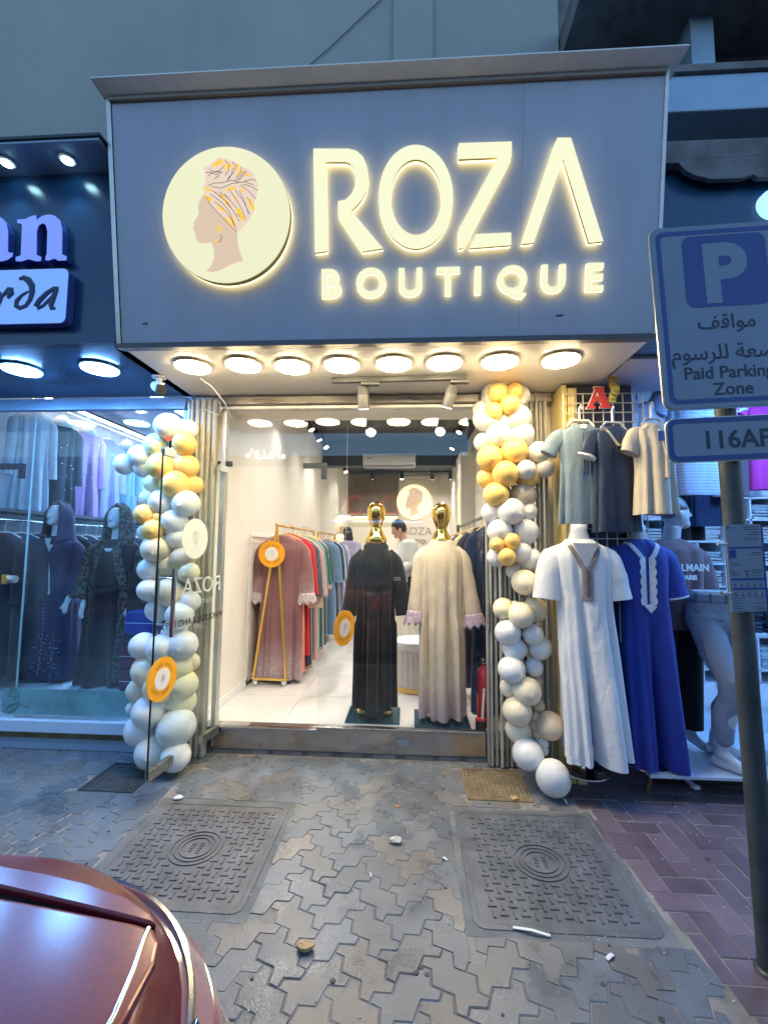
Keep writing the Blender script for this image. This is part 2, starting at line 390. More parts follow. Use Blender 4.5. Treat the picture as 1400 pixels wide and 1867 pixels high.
# herringbone of oblong bricks, square to the shopfront
BW = .102
mb = MB(); bcand = []
for i in range(0, 40):
    for j in range(-24, 10):
        k = (i - j) % 4
        if k not in (0, 3): continue
        hor = k == 0
        cx, cy = (i + 1, j + .5) if hor else (i + .5, j + 1)
        x, y = .95 + cx * BW, cy * BW - .06
        hw = BW if hor else BW / 2; hh = BW / 2 if hor else BW
        x0, x1, y0, y1 = x - hw, x + hw, y - hh, y + hh
        lim = redline(y) + .005
        if x1 < lim + .03 or not (KY < y0 and y < .1) or x0 > 4.6: continue
        x0 = max(x0, lim)
        bcand.append((x0, x1, y0, y1, visible(x, y, 60)))
for x0, x1, y0, y1, vis in bcand:
    pts = [(x0, y0), (x1, y0), (x1, y1), (x0, y1)]
    if vis:
        b = MB(); b.loft(slab(pts, .0015, .003, random.uniform(-.003, .001), -.02), False, True); b.build('brick', m_brick, pav)
    else: mb.loft(slab(pts, .0015, .003, 0, -.02), False, True)
mb.build('outer_bricks', m_brick, pav, kind='stuff')
# mortar apron round the right cover, cracked slabs between cover and bricks
ys = [-.47, -.68, -.86, -1.06, -1.28, -1.44]
for k in range(len(ys) - 1):
    y1, y0 = ys[k], ys[k + 1]; x0 = 1.048; pts = [(x0 + random.uniform(0, .012), y0 + .004), (redline(y0) - .006, y0 + random.uniform(0, .012)), (redline(y1) - .006, y1 - .004), (x0, y1 - random.uniform(0, .015))]
    if min(pts[1][0], pts[2][0]) - x0 < .02: continue
    b = MB(); b.loft(slab(pts, .001, .004, random.uniform(-.006, -.001), -.02), False, True); b.build('mortar_slab', m_apron, pav)

# ------------------------------------------------------------------ manhole covers and gratings
m_iron = mat('cast_iron', (.125, .135, .15), .52, .35, var=.35, vs=8, bump=.4, bs=80, rvar=.15)
m_iron2 = mat('dusty_cast_iron', (.145, .145, .15), .6, .2, var=.35, vs=6, bump=.4, bs=80, speck=.1)
def cover(x0, x1, y0, y1, label, m):
    cx, cy = (x0 + x1) / 2, (y0 + y1) / 2
    t = thing('manhole_cover', (cx, cy, 0), label, 'manhole cover', 'cast iron manhole covers in the pavement')
    u, v = XA, YA
    O = rrect(x0 - .022, x1 + .022, y0 - .022, y1 + .022, .05); I = rrect(x0 + .004, x1 - .004, y0 + .004, y1 - .004, .035); Q = rrect(x0 - .055, x1 + .055, y0 - .055, y1 + .055, .02, 2)
    MB().annulus((0, 0, 0), u, v, O, I, -.03, .0015).build('frame', m, t, bevel=.003)
    MB().poly([(px + random.uniform(-.008, .008), py + random.uniform(-.008, .008)) for px, py in Q], (0, 0, 0), u, v, -.03, -.0025).build('mortar_bed', m_apron, t)
    MB().poly(rrect(x0 + .008, x1 - .008, y0 + .008, y1 - .008, .032), (0, 0, 0), u, v, -.03, -.0022).build('lid', m, t)
    tr = MB(); s = .043; nx = int((x1 - x0 - .10) / s); ny = int((y1 - y0 - .10) / s); ox = cx - nx * s / 2; oy = cy - ny * s / 2
    for i in range(nx + 1):
        for j in range(ny + 1):
            px, py = ox + i * s, oy + j * s
            if math.hypot((px - cx) / .135, (py - cy) / .135) < 1.12: continue
            a, b = (.0185, .0062) if (i + j) % 2 else (.0062, .0185)
            tr.loft([[Vector((px + sx * (a - q), py + sy * (b - q), z)) for sx, sy in ((-1, -1), (1, -1), (1, 1), (-1, 1))] for q, z in ((0, -.0024), (.0018, .0030))], False, True)
    tr.build('raised_tread', m, t, kind='stuff')
    for r in (.128, .102, .078): 
        MB().annulus((cx, cy, 0), u, v, ell(0, 0, r, r), ell(0, 0, r - .011, r - .011), -.0025, .0035).build('ring', m, t, smooth=40)
    lg = MB()
    for row, n in ((.02, 5), (-.02, 4)):
        for k in range(n):
            px = cx + row; py = cy + (k - (n - 1) / 2) * .017
            lg.bx(px - .009, px + .009, py - .0052, py - .003, -.0024, .0015); lg.bx(px + .006, px + .009, py - .003, py + .004, -.0024, .0015)
            if k % 2: lg.bx(px - .002, px + .001, py - .003, py + .004, -.0024, .0015)
    lg.build('raised_lettering', m, t, kind='stuff')
    return t
cover(*COVERS[0], 'square cast iron manhole cover nearer the red car, dusty and brownish', m_iron2)
cover(*COVERS[1], 'square cast iron manhole cover beside the purple brick paving', m_iron)
def grate(x0, x1, y0, y1, label, m, n, lab_m):
    t = thing('drain_grating', ((x0 + x1) / 2, (y0 + y1) / 2, 0), label, 'drain grating', 'small square drain gratings near the shopfront')
    MB().bx(x0, x1, y0, y1, -.012, -.008).build('pit', m_black, t)
    MB().annulus((0, 0, 0), XA, YA, [(x0, y0), (x1, y0), (x1, y1), (x0, y1)], [(x0 + .015, y0 + .015), (x1 - .015, y0 + .015), (x1 - .015, y1 - .015), (x0 + .015, y1 - .015)], -.012, .003).build('frame', m, t)
    b = MB()
    for k in range(1, n):
        x = x0 + (x1 - x0) * k / n; y = y0 + (y1 - y0) * k / n
        b.bx(x - .0065, x + .0065, y0 + .01, y1 - .01, -.010, .001); b.bx(x0 + .01, x1 - .01, y - .0065, y + .0065, -.011, .0)
    b.build('bars', m, t)
grate(*GRATES[0], 'dark drain grating beside the left balloons and open glass door', mat('dark_grating', (.07, .075, .08), .5, .5, var=.3), 13, None)
grate(*GRATES[1], 'rusty tan drain grating at the foot of the right shutter', mat('rusty_grating', (.26, .20, .12), .6, .4, var=.4, vs=9), 13, None)

# ------------------------------------------------------------------ litter on the pavement
def crumple(name, px, py, r, m, label, cat='litter', h=.5, seed=0, group=None):
    rnd = random.Random(seed); p = gz(px, py, 0); t = MB(); n = 9; rings = []
    for i in range(6):
        f = i / 5; ang = f * math.pi; rr = math.sin(max(.12, min(math.pi - .12, ang)))
        rings.append([Vector((p.x + r * rr * math.cos(2 * math.pi * k / n) * rnd.uniform(.6, 1.15), p.y + r * .8 * rr * math.sin(2 * math.pi * k / n) * rnd.uniform(.6, 1.15), .002 + r * h * (1 - math.cos(ang)) * rnd.uniform(.75, 1.0))) for k in range(n)])
    t.loft(rings); o = t.build(name, m); return tag(o, label, cat, group)
m_paper = mat('white_paper', (.72, .74, .76), .8, var=.1)
m_tanleaf = mat('dry_leaf', (.52, .35, .17), .7, var=.25, vs=20)
crumple('crumpled_leaf', 557, 1733, .034, m_tanleaf, 'crumpled tan dry leaf lying on the pavers near the red car', 'leaf', .5, 3)
crumple('crumpled_tissue', 325, 1457, .030, m_paper, 'crumpled white tissue behind the left manhole cover', 'tissue', .3, 5)
crumple('crumpled_paper', 722, 1537, .040, mat('grey_paper', (.50, .50, .46), .8, var=.2, vs=15), 'crumpled grey paper lying between the two manhole covers', 'paper', .35, 8)
crumple('leaf', 725, 1472, .014, mat('orange_petal', (.75, .28, .05), .6), 'tiny orange petal on the pavers before the step', 'petal', .3, 9)
crumple('leaf', 936, 1458, .03, m_tanleaf, 'curled tan leaf by the rusty drain grating', 'leaf', .3, 11)
crumple('paper_scrap', 1268, 1440, .034, m_paper, 'crumpled white paper at the foot of the slanted prop', 'paper', .4, 14)
def strip(px0, py0, px1, py1, w, m, label):
    a, b = gz(px0, py0, .004), gz(px1, py1, .004); d = (b - a).normalized(); s = Vector((-d.y, d.x, 0)) * w / 2; mid = (a + b) / 2 + Vector((0, 0, .008)) - s * .6
    o = MB().loft([[p - s, p + s, p + s + ZA * .002, p - s + ZA * .002] for p in (a, mid, b)]).build('paper_strip', m)
    tag(o, label, 'litter', 'white paper scraps on the pavement')
strip(935, 1692, 1003, 1707, .012, m_paper, 'long white paper strip at the near edge of the right manhole cover')
strip(1106, 1750, 1117, 1741, .014, m_paper, 'small white paper chip just beyond the right cover, by its near right corner')
strip(1026, 1456, 1034, 1466, .010, m_paper, 'small white paper sliver just behind the right manhole cover')
strip(675, 1592, 677, 1600, .006, m_paper, 'tiny white sliver between the covers in the middle of the pavement')
strip(806, 1565, 815, 1569, .012, m_paper, 'small white flake left of the right manhole cover')
mk = MB(); rnd = random.Random(4)
for k in range(460):
    x, y = rnd.uniform(-2.6, 2.6), rnd.uniform(-1.9, -.05)
    if blocked(x, y): continue
    s = rnd.uniform(.0012, .0045); mk.ball((x, y, .001), s, s * rnd.uniform(.6, 1), s * .6, 6, 4)
for k in range(260):
    x, y = rnd.uniform(-1.5, 1.0), -.005 - abs(rnd.gauss(0, .03)); s = rnd.uniform(.001, .004); mk.ball((x, y, .001), s, s, s * .6, 6, 4)
for a, b, c, d in COVERS:
    for k in range(90):
        e = rnd.choice(((rnd.uniform(a, b), c - .03), (rnd.uniform(a, b), d + .03), (a - .03, rnd.uniform(c, d)), (b + .03, rnd.uniform(c, d)))); s = rnd.uniform(.001, .0038); mk.ball((e[0] + rnd.gauss(0, .012), e[1] + rnd.gauss(0, .012), .0005), s, s, s * .6, 6, 4)
gum = MB()
for k in range(46):
    x, y = rnd.uniform(-1.7, 1.9), rnd.uniform(-1.8, -.08)
    if blocked(x, y): continue
    r = rnd.uniform(.004, .011); gum.loft([[Vector((x + r * q * rnd.uniform(.8, 1.15) * math.cos(2 * math.pi * i / 12), y + r * q * rnd.uniform(.8, 1.1) * math.sin(2 * math.pi * i / 12), z)) for i in range(12)] for q, z in ((1, .0), (.9, .003), (.5, .0036))], False, True)
tag(gum.build('gum_spot', mat('trodden_gum', (.045, .045, .05), .6, var=.3)), 'dark trodden gum spots scattered over the pavement', 'gum', kind='stuff')
tag(mk.build('grit', mat('pale_grit', (.5, .5, .48), .9)), 'pale grit and crumbs scattered over the pavement', 'grit', kind='stuff')
# ------------------------------------------------------------------ the building over the shops
SZ = 2.634                                            # soffit height
bld = thing('building', (0, 0, 0), 'pale grey plastered building above the shop signs', 'building')
MB().bx(-9, 1.03, -.34, -.10, 2.70, 7.5).build('upper_wall', m_plaster, bld)
MB().bx(-.13, .155, -.375, -.343, 2.70, 7.5).build('pilaster', m_plaster, bld, bevel=.008)
MB().bx(-9, 9, 8.4, 8.7, 0, 7.5).build('rear_wall', m_plaster, bld)
MB().bx(-9, 9, -.34, 8.4, 7.5, 7.7).build('roof', m_plaster, bld)
a, b = at(543, 136, -.352), at(662, 28, -.352)
MB().path([a, a.lerp(b, .5) + Vector((0, 0, -.012)), b, b + Vector((.35, 0, .33))], .0035, 6).build('cable', m_dark, bld)
# recess to the right of the plain wall: slab with beams, dirty concrete band
MB().bx(1.04, 9, -.30, -.10, 3.62, 5.6).build('recess_wall', m_concrete, bld)
MB().bx(1.04, 9, -.80, -.10, 4.9, 5.1).build('overhang', m_concrete, bld)
z0 = at(1065, 95, -.55).z
MB().bx(1.18, 9, -.62, -.305, 4.18, 4.42).build('beam', m_bluetrim, bld, bevel=.01)
MB().bx(1.18, 9, -.64, -.305, 4.424, 4.47).build('beam_lip', m_concrete, bld)
MB().bx(1.78, 1.92, -.55, -.305, 4.475, 4.90).build('cross_beam', m_bluetrim, bld)
MB().bx(1.32, 9, -.72, -.305, 3.76, 3.90).build('ledge', m_concrete, bld, bevel=.02)
cp = MB(); rnd = random.Random(3); E_ = [(9, 0), (1.33, 0)]; x = 1.33; d = .06
while x < 3.6: d = max(.02, min(.13, d + rnd.uniform(-.05, .05))); E_.append((x, -d)); x += rnd.uniform(.02, .09)
E_.append((9, -d)); cp.poly(E_, (0, -.70, 3.765), XA, ZA, 0, .03)
cp.build('crumbling_edge', m_concrete, bld)

# ------------------------------------------------------------------ neighbouring party walls, boutique room
rm = thing('boutique_room', (0, 0, 0), 'cream walled boutique interior with dark ceiling and pale tiled floor', 'shop interior')
MB().bx(-1.60, -1.535, .06, 8.0, 0, 3.40).build('side_wall', m_whitewall, rm)
MB().bx(1.015, 1.07, .06, 8.0, 0, 3.40).build('side_wall', m_whitewall, rm)
MB().bx(-1.60, 1.07, 7.8, 7.86, 0, 3.40).build('back_wall', m_whitewall, rm)
MB().bx(-1.535, 1.015, .66, 7.8, 3.362, 3.42).build('dark_ceiling', m_darkceil, rm)
MB().bx(-1.535, 1.015, .04, .66, 2.64, 3.30).build('ceiling_bulkhead', m_whitewall, rm, bevel=.004)
MB().bx(-1.535, 1.015, 4.40, 4.62, 2.93, 3.36).build('ceiling_beam', m_darkceil, rm)
fl = MB().bx(-1.535, 1.015, .14, 7.8, .05, .178).build('floor', m_tile, rm)
tw = .60
for i in range(5):
    for j in range(13):
        x0, y0 = -1.535 + i * tw, .145 + j * tw
        x1, y1 = min(x0 + tw - .003, 1.013), min(y0 + tw - .003, 7.8)
        if x1 - x0 > .05: MB().bx(x0, x1, y0, y1, .179, .185).build('floor_tile', m_tile, fl)
MB().bx(-1.533, -1.52, .16, 7.8, .186, .26).build('skirting', m_white, rm)
# wall frame behind the rack
MB().annulus((-1.532, 0, 0), YA, ZA, [(.95, .19), (3.9, .19), (3.9, 1.62), (.95, 1.62)], [(.99, .22), (3.86, .22), (3.86, 1.59), (.99, 1.59)], 0, .012).build('wall_frame', m_white, rm)
# pier and lit niche on the right
MB().bx(.80, 1.012, 3.6, 4.3, .186, 3.0).build('pier', m_whitewall, rm)
m_niche = glow('lit_niche', (1, .86, .45), .85)
MB().bx(.785, .798, 3.72, 3.95, 1.75, 2.45).build('lit_niche', m_niche, rm)
# slatted timber panel on the back wall with a lit shelf under it
m_slat = mat('grey_oak_slat', (.30, .25, .20), .6, var=.2, stretch=(8, 8, 1))
sp = MB().bx(-1.50, -.28, 7.77, 7.795, 2.35, 3.36).build('slat_panel', m_dark, rm)
for k in range(24):
    x = -1.49 + k * .0505; MB().bx(x, x + .034, 7.735, 7.768, 2.36, 3.35).build('slat', m_slat, sp)
MB().bx(-1.50, -.28, 7.55, 7.79, 2.26, 2.34).build('shelf', m_slat, rm)
MB().bx(-1.48, -.30, 7.70, 7.75, 2.235, 2.257).build('shelf_light', glow('shelf_strip', (1, .9, .45), 5.0), rm)
m_panel2 = mat('pale_wall_panel', (.62, .57, .50), .6)
MB().bx(-.26, .78, 7.76, 7.797, .19, 3.30).build('logo_panel', m_panel2, rm)
MB().bx(-1.50, -.30, 7.40, 7.78, .186, 1.15).build('low_cabinet', m_panel2, rm, bevel=.01)
# lettering and lit logo disc on the back wall
bl = thing('wall_lettering', (.20, 7.755, 1.86), 'small dark ROZA lettering on the back wall under the lit logo disc', 'lettering')
m_wl = mat('taupe_letter', (.25, .21, .18), .6)
text('letters', 'ROZA', .27, (.20, 7.757, 1.82), XA, ZA, m_wl, bl, .01, -.004)
text('letters', 'BOUTIQUE', .15, (.20, 7.757, 1.60), XA, ZA, m_wl, bl, .01)

# ------------------------------------------------------------------ the boutique sign
SN = Vector((0, -1.0, -.16)).normalized()
BL = Vector((-1.618, -.902, SZ)); zt = 3.905; su = XA; sv = (Vector((-1.618, -1.10, zt)) - BL).normalized(); sn = su.cross(sv).normalized()     # u right, v up the sloping face, sn towards the street
SL = (Vector((-1.618, -1.10, zt)) - BL).length; SW = 2.894
def sp2(x, y, lift=0.0):
    p = onplane(x, y, BL + sn * lift, sn) - BL; return (p.dot(su), p.dot(sv))
def S(a, b, d=0.0): return BL + su * a + sv * b + sn * d
sign = thing('shop_sign', (-.17, -.9, SZ), 'large lavender grey illuminated sign reading ROZA BOUTIQUE with round logo', 'shop sign')
for k, (a, b) in enumerate(((0, 2.1965), (2.1975, SW))):
    MB().poly([(a, 0), (b, 0), (b, SL), (a, SL)], BL, su, sv, -.05, 0).build('panel', m_signpanel, sign)
sd = MB()
for x0, x1 in ((-1.600, -1.56), (1.22, 1.258)): sd.add([(x0, -.85, SZ + .01), (x1, -.85, SZ + .01), (x1, -.345, SZ + .01), (x0, -.345, SZ + .01), (x0, -1.03, zt), (x1, -1.03, zt), (x1, -.345, zt), (x0, -.345, zt)], [(0, 1, 2, 3), (4, 5, 6, 7), (0, 1, 5, 4), (1, 2, 6, 5), (2, 3, 7, 6), (3, 0, 4, 7)])
sd.build('side_panel', m_greymetal, sign)
MB().poly([(-.028, -.01), (-.003, -.01), (-.003, SL), (-.028, SL)], BL, su, sv, -.05, .006).build('edge_trim', m_steel, sign)
MB().poly([(SW + .003, -.01), (SW + .02, -.01), (SW + .02, SL), (SW + .003, SL)], BL, su, sv, -.05, .006).build('edge_trim', m_signtrim, sign)
MB().poly([(-.028, -.030), (SW + .02, -.030), (SW + .02, -.004), (-.028, -.004)], BL, su, sv, -.05, .008).build('bottom_trim', m_greymetal, sign)
MB().poly([(-.005, SL - .016), (SW + .005, SL - .016), (SW + .005, SL - .002), (-.005, SL - .002)], BL, su, sv, .002, .02).build('top_trim', mat('brown_top_trim', (.26, .22, .19), .6), sign)
cz = MB(); A_ = [(-1.62, -.36), (-1.62, -1.108), (1.278, -1.108), (1.278, -.36)]; B_ = [(-1.672, -.36), (-1.672, -1.192), (1.342, -1.192), (1.342, -.36)]
cz.loft([[Vector((x, y, z)) for x, y in q] for q, z in ((A_, zt + .002), (B_, zt + .024), (B_, zt + .030), (A_, zt + .034))]); cz.build('cornice', m_signtrim, sign)
for x, y, s in ((1020, 575, .02), (265, 590, .016)):
    a, b = sp2(x, y); MB().poly([(a - s, b - .006), (a + s, b - .004), (a + s * .8, b + .008), (a - s * .9, b + .003)], BL, su, sv, .0005, .0012).build('scuff', m_dark, sign)
# soffit with joints
MB().bx(-1.71, 1.30, -.845, -.02, SZ + .002, SZ + .03).build('soffit', m_whiteceil, sign)
# letters traced on the sloping face
def letter(name, pts, off, d=.030):
    P = [sp2(x, y, off + d) for x, y in pts]
    o = MB().poly(P, BL, su, sv, off + .013, off + d - .004).build(name, m_letterside, sign)
    MB().poly(P, BL, su, sv, off, off + .011).build('back_light', m_letterback, o)
    MB().poly(P, BL, su, sv, off + d - .003, off + d).build('face', m_letter, o)
OFF = .018
letter('letter_r', [(571, 270), (635, 270), (650, 274), (662, 285), (669, 303), (671, 325), (668, 346), (659, 364), (648, 376), (640, 383), (698, 452), (660, 458), (616, 392), (616, 366), (630, 363), (641, 352), (647, 338), (648, 322), (645, 307), (638, 297), (629, 294), (593, 294), (596, 457), (574, 460)], OFF)
def oring(name, cx, cy, rx, ry, ix, iy, off, d):
    A = [sp2(x, y, off + d) for x, y in ell(cx, cy, rx, ry, 64)]; B = [sp2(x, y, off + d) for x, y in ell(cx + .5, cy + .5, ix, iy, 64)]
    o = MB().annulus(BL, su, sv, A, B, off + .013, off + d - .004).build(name, m_letterside, sign)
    MB().annulus(BL, su, sv, A, B, off, off + .011).build('back_light', m_letterback, o)
    MB().annulus(BL, su, sv, A, B, off + d - .003, off + d).build('face', m_letter, o)
oring('letter_o', 758, 358, 68, 95, 46, 69, OFF, .030)
letter('letter_z', [(836, 260), (933, 257), (933, 285), (845, 451), (836, 453), (836, 417), (907, 286), (836, 289)], OFF)
letter('letter_z', [(867, 426), (932, 423), (932, 446), (856, 452)], OFF)
letter('letter_a', [(1016, 250), (1041, 250), (1100, 439), (1074, 442), (1027, 289), (973, 442), (951, 444)], OFF)
for ch, x, yb, h in (('B', 602, 539.5, 51), ('O', 676, 538.5, 52), ('U', 748, 536.5, 50), ('T', 817, 535, 50), ('I', 871.5, 533.5, 50), ('Q', 934, 532, 50), ('U', 1009, 530, 50), ('E', 1083, 527.5, 50)):
    d = .021; a, b = sp2(x, yb, OFF + d); a2, b2 = sp2(x, yb - h, OFF + d); sz = (b2 - b) / .727
    nm = 'letter_' + ch.lower()
    o = text(nm, ch, sz, S(a, b), su, sv, m_letterside, sign, d - .017, .0065 * sz / .2, lift=OFF + .013)
    text('back_light', ch, sz, S(a, b), su, sv, m_letterback, o, .011, .0065 * sz / .2, lift=OFF)
    text('face', ch, sz, S(a, b), su, sv, m_letter, o, .003, .0065 * sz / .2, lift=OFF + d - .003)
# round logo: disc with the woman's head in a wrapped scarf (flat print)
m_face = glow('logo_skin_print', (.86, .62, .42), .62); m_scarf = glow('logo_scarf_print', (.93, .70, .52), .66)
m_yel = glow('logo_yellow_print', (1.0, .52, .02), .85); m_line = mat('logo_line_print', (.12, .07, .05), .6)
HEAD = [(505, 490), (470, 530), (448, 575), (440, 615), (446, 660), (438, 690), (415, 725), (390, 765), (396, 775), (410, 778), (388, 798), (390, 818), (400, 826), (392, 838), (408, 862), (413, 900), (428, 935), (465, 955), (520, 952), (552, 942), (566, 970), (580, 1030), (576, 1090), (555, 1145), (530, 1185), (497, 1215), (560, 1226), (640, 1205), (730, 1160), (790, 1138), (848, 1133), (822, 1050), (804, 980), (798, 870), (640, 600), (520, 480)]
SCARF = [(798, 862), (640, 690), (560, 600), (515, 520), (492, 445), (512, 385), (520, 340), (503, 280), (515, 248), (560, 235), (590, 205), (625, 180), (650, 165), (720, 185), (800, 215), (860, 262), (915, 278), (955, 315), (985, 385), (1005, 442), (995, 500), (985, 545), (965, 590), (963, 660), (935, 720), (880, 790), (830, 842)]
YEL = [[(580, 245), (650, 180), (690, 200), (640, 240), (600, 252)], [(665, 200), (700, 230), (712, 280), (695, 290), (690, 245)], [(715, 215), (770, 240), (740, 280), (720, 265)], [(800, 230), (828, 240), (820, 285), (795, 300)], [(840, 285), (870, 290), (820, 350), (812, 330)], [(515, 500), (570, 540), (555, 575), (530, 560)], [(610, 590), (690, 650), (720, 690), (640, 640)], [(635, 490), (680, 520), (740, 610), (765, 650), (700, 590)], [(700, 470), (760, 440), (800, 440), (790, 460), (720, 480)], [(760, 500), (790, 530), (812, 590), (790, 570)], [(830, 445), (880, 490), (865, 500), (840, 475)], [(790, 645), (830, 640), (872, 740), (850, 765), (815, 705)], [(905, 555), (930, 550), (945, 600), (966, 640), (958, 670), (930, 640)], [(665, 690), (700, 730), (780, 830), (740, 800), (680, 740)], [(725, 690), (760, 720), (790, 790), (770, 805), (745, 760)], [(890, 320), (935, 325), (910, 352), (880, 345)], [(505, 430), (560, 450), (590, 470), (530, 470)], [(606, 820), (630, 790), (655, 820), (632, 858)], [(590, 940), (610, 922), (628, 940), (610, 958)]]
LINES = [[(545, 330), (590, 300), (650, 290), (690, 250)], [(560, 270), (600, 300), (660, 300)], [(700, 200), (740, 230), (735, 290), (700, 330)], [(770, 215), (800, 250), (780, 310), (720, 370)], [(850, 260), (850, 310), (800, 360)], [(540, 420), (600, 400), (680, 400), (760, 380), (820, 400)], [(900, 300), (860, 350), (820, 390)], [(870, 400), (930, 380), (985, 390)], [(860, 420), (930, 440), (995, 480)], [(840, 430), (920, 490), (975, 560)], [(580, 470), (650, 520), (720, 590), (780, 680), (820, 760)], [(640, 480), (720, 540), (800, 640)], [(740, 470), (800, 560), (850, 660), (880, 750)], [(790, 470), (860, 570), (920, 700)], [(600, 570), (680, 640), (750, 740), (790, 830)], [(525, 300), (560, 300), (620, 325), (680, 300)], [(600, 362), (650, 330)], [(720, 385), (760, 330), (772, 270)], [(790, 385), (830, 360), (880, 300)], [(570, 430), (660, 450), (760, 410), (880, 400), (960, 430)], [(560, 500), (640, 560), (700, 620), (740, 690), (780, 800)], [(600, 480), (690, 560), (760, 650)], [(690, 500), (745, 570)], [(830, 480), (880, 600), (910, 700)], [(900, 540), (930, 600)], [(515, 520), (560, 600), (640, 690), (798, 862)], [(800, 690), (835, 725)], [(640, 880), (660, 900), (640, 940), (610, 950)]]
def logo(root, o, u, v, n, cx, cy, sc, d0, thick, side_m, face_m, print_=True):
    """cx,cy = disc centre in frame; sc = metres per trace unit (disc radius 592 x 632 units)"""
    r = 612 * sc
    MB().poly(ell(cx, cy, r, r, 72), o, u, v, d0 + .013, d0 + thick - .004).build('disc_side', side_m, root, smooth=40)
    MB().poly(ell(cx, cy, r, r, 72), o, u, v, d0, d0 + .012).build('back_light', m_letterback, root)
    f = MB().poly(ell(cx, cy, r - .001, r - .001, 72), o, u, v, d0 + thick - .0035, d0 + thick).build('disc_face', face_m, root)
    q = lambda P: [(cx + (x - 695) * sc * 1.033, cy - (y - 700) * sc * .968) for x, y in P]
    t = d0 + thick
    MB().poly(q(HEAD), o, u, v, t + .0002, t + .0008).build('head_print', m_face, f)
    MB().poly(q(SCARF), o, u, v, t + .001, t + .0016).build('scarf_print', m_scarf, f)
    y = MB()
    for P in YEL: y.poly(q(P), o, u, v, t + .0018, t + .0022)
    y.build('yellow_print', m_yel, f)
    l = MB(); w = u.cross(v)
    for P in LINES: l.path([o + u * a + v * b + w * (t + .0024) for a, b in q(P)], .0013 * sc / .00057, 5)
    l.build('line_print', m_line, f)
a, b = sp2(414, 396, .05)
lg = bpy.data.objects.new('logo', None); C.objects.link(lg); lg.parent = sign; lg.location = S(a, b) - sign.location; lg['label'] = 'lit round cream logo with the profile of a woman in a wrapped scarf'
logo(lg, BL, su, sv, sn, a, b, .345 / 612, OFF, .05, m_discside, m_disc)
# smaller lit logo inside, on the back wall
il = thing('logo_disc', (.13, 7.74, 2.60), 'small lit round logo disc on the back wall inside the boutique', 'logo lamp')
p = at(755, 915, 7.70)
logo(il, Vector((0, 7.758, 0)), XA, ZA, -YA, p.x, p.z, .435 / 612, 0, .06, glow('inner_disc_side', (1, .8, .3), 1.6), glow('inner_disc_face', (1, .92, .55), 1.0))

# ------------------------------------------------------------------ round surface lamps under the soffits
def round_lamp(p, label, group, m, rim, n=None, energy=0, col=(1, 1, 1)):
    t = thing('ceiling_lamp', p, label, 'ceiling lamp', group)
    MB().lathe((0, 0, 0), [(.108, 0), (.112, -.004), (.112, -.012), (.106, -.014)], 40).build('rim', rim, t, smooth=30, local=True)
    MB().lathe((0, 0, 0), [(.105, -.0145), (.103, -.020), (.09, -.024), (.04, -.026)], 40).build('diffuser', m, t, smooth=60, local=True)
    return t
ORD = ['leftmost', 'second from left', 'third from left', 'fourth from left', 'fifth from left', 'sixth from left', 'seventh from left, above the right balloons', 'rightmost, by the red letter A']
rimw = mat('lamp_rim_warm', (.8, .72, .5), .4)
for k, (x, y) in enumerate([(352, 671), (444, 668), (533, 671), (623, 668), (718, 666), (810, 664), (911, 662), (1022, 659)]):
    p = gz(x, y, SZ - .02); p.z = SZ; round_lamp(p, 'round warm lamp under the boutique sign, ' + ORD[k], 'round warm lamps under the boutique sign', m_warmlamp, rimw)
rimc = mat('lamp_rim_cool', (.4, .6, .75), .4)
for k, (x, lab) in enumerate([(-1.977, 'nearest the boutique'), (-2.503, 'second from the boutique'), (-3.03, 'out by the photo edge')]):
    round_lamp((x, -.586, SZ), 'round cold blue lamp under the navy sign, ' + lab, 'round cold lamps under the navy sign', m_coollamp, rimc)
# ------------------------------------------------------------------ boutique shopfront
GY = .03
sf = thing('shopfront_glazing', (-.4, GY, .18), 'clear glass transom and fixed side pane of the boutique front', 'shopfront')
MB().bx(-1.64, 1.03, -.035, .055, 2.565, SZ - .004).build('header_channel', m_steel, sf, bevel=.006)
MB().bx(-1.64, .545, -.012, .05, 2.535, 2.562).build('header_lip', m_alu, sf, bevel=.004)
MB().bx(-1.39, -.663, GY - .005, GY + .005, 2.105, 2.533).build('transom_pane', m_glass, sf)
MB().bx(-.658, .535, GY - .005, GY + .005, .19, 2.533).build('side_pane', m_glass, sf)
MB().bx(-1.425, -1.392, 0.0, .07, .19, 2.533).build('jamb_channel', m_alu, sf, bevel=.004)
def patch(parts, root, holes, Y):
    b = MB()
    for q in parts: b.bx(q[0], q[1], Y - .013, Y + .013, q[2], q[3])
    o = b.build('patch_fitting', m_dark, root, bevel=.0015)
    h = MB()
    for x, z in holes: h.cyl((x, Y - .0135, z), (x, Y - .0145, z), .004, n=10)
    h.build('screw', m_chrome, o)
xp = at(583, 850, GY).x; zp = at(583, 851, GY).z
patch([(xp - .125, xp + .052, zp - .012, zp + .028), (xp + .012, xp + .052, zp - .095, zp - .0125)], sf, [(xp - .115, zp + .008), (xp + .02, zp + .014), (xp + .04, zp + .02), (xp + .024, zp - .08), (xp + .04, zp - .08)], GY)
xq = at(408, 846, GY).x; zq = at(408, 846, GY).z
patch([(xq - .06, xq + .065, zq - .018, zq + .020)], sf, [(xq + .05, zq), (xq + .02, zq + .006), (xq - .02, zq - .006)], GY)
pt = at(484, 836, GY - .006)
m_etch = mat('white_vinyl', (.80, .80, .78), .6)
text('decal_lettering', '\ufdf2\ufe80\ufe8e\ufeb7 \ufe8e\ufee3', .080, pt, XA, ZA, m_etch, sf, .0006, .0025, lift=.0002)
m_grime = mat('step_grime', (.07, .065, .06), .8)
st = thing('entrance_step', (-.47, .04, 0), 'low stained steel entrance step across the boutique doorway', 'step')
MB().bx(-1.50, .548, .045, .15, .0, .034).build('step_base', m_concrete, st)
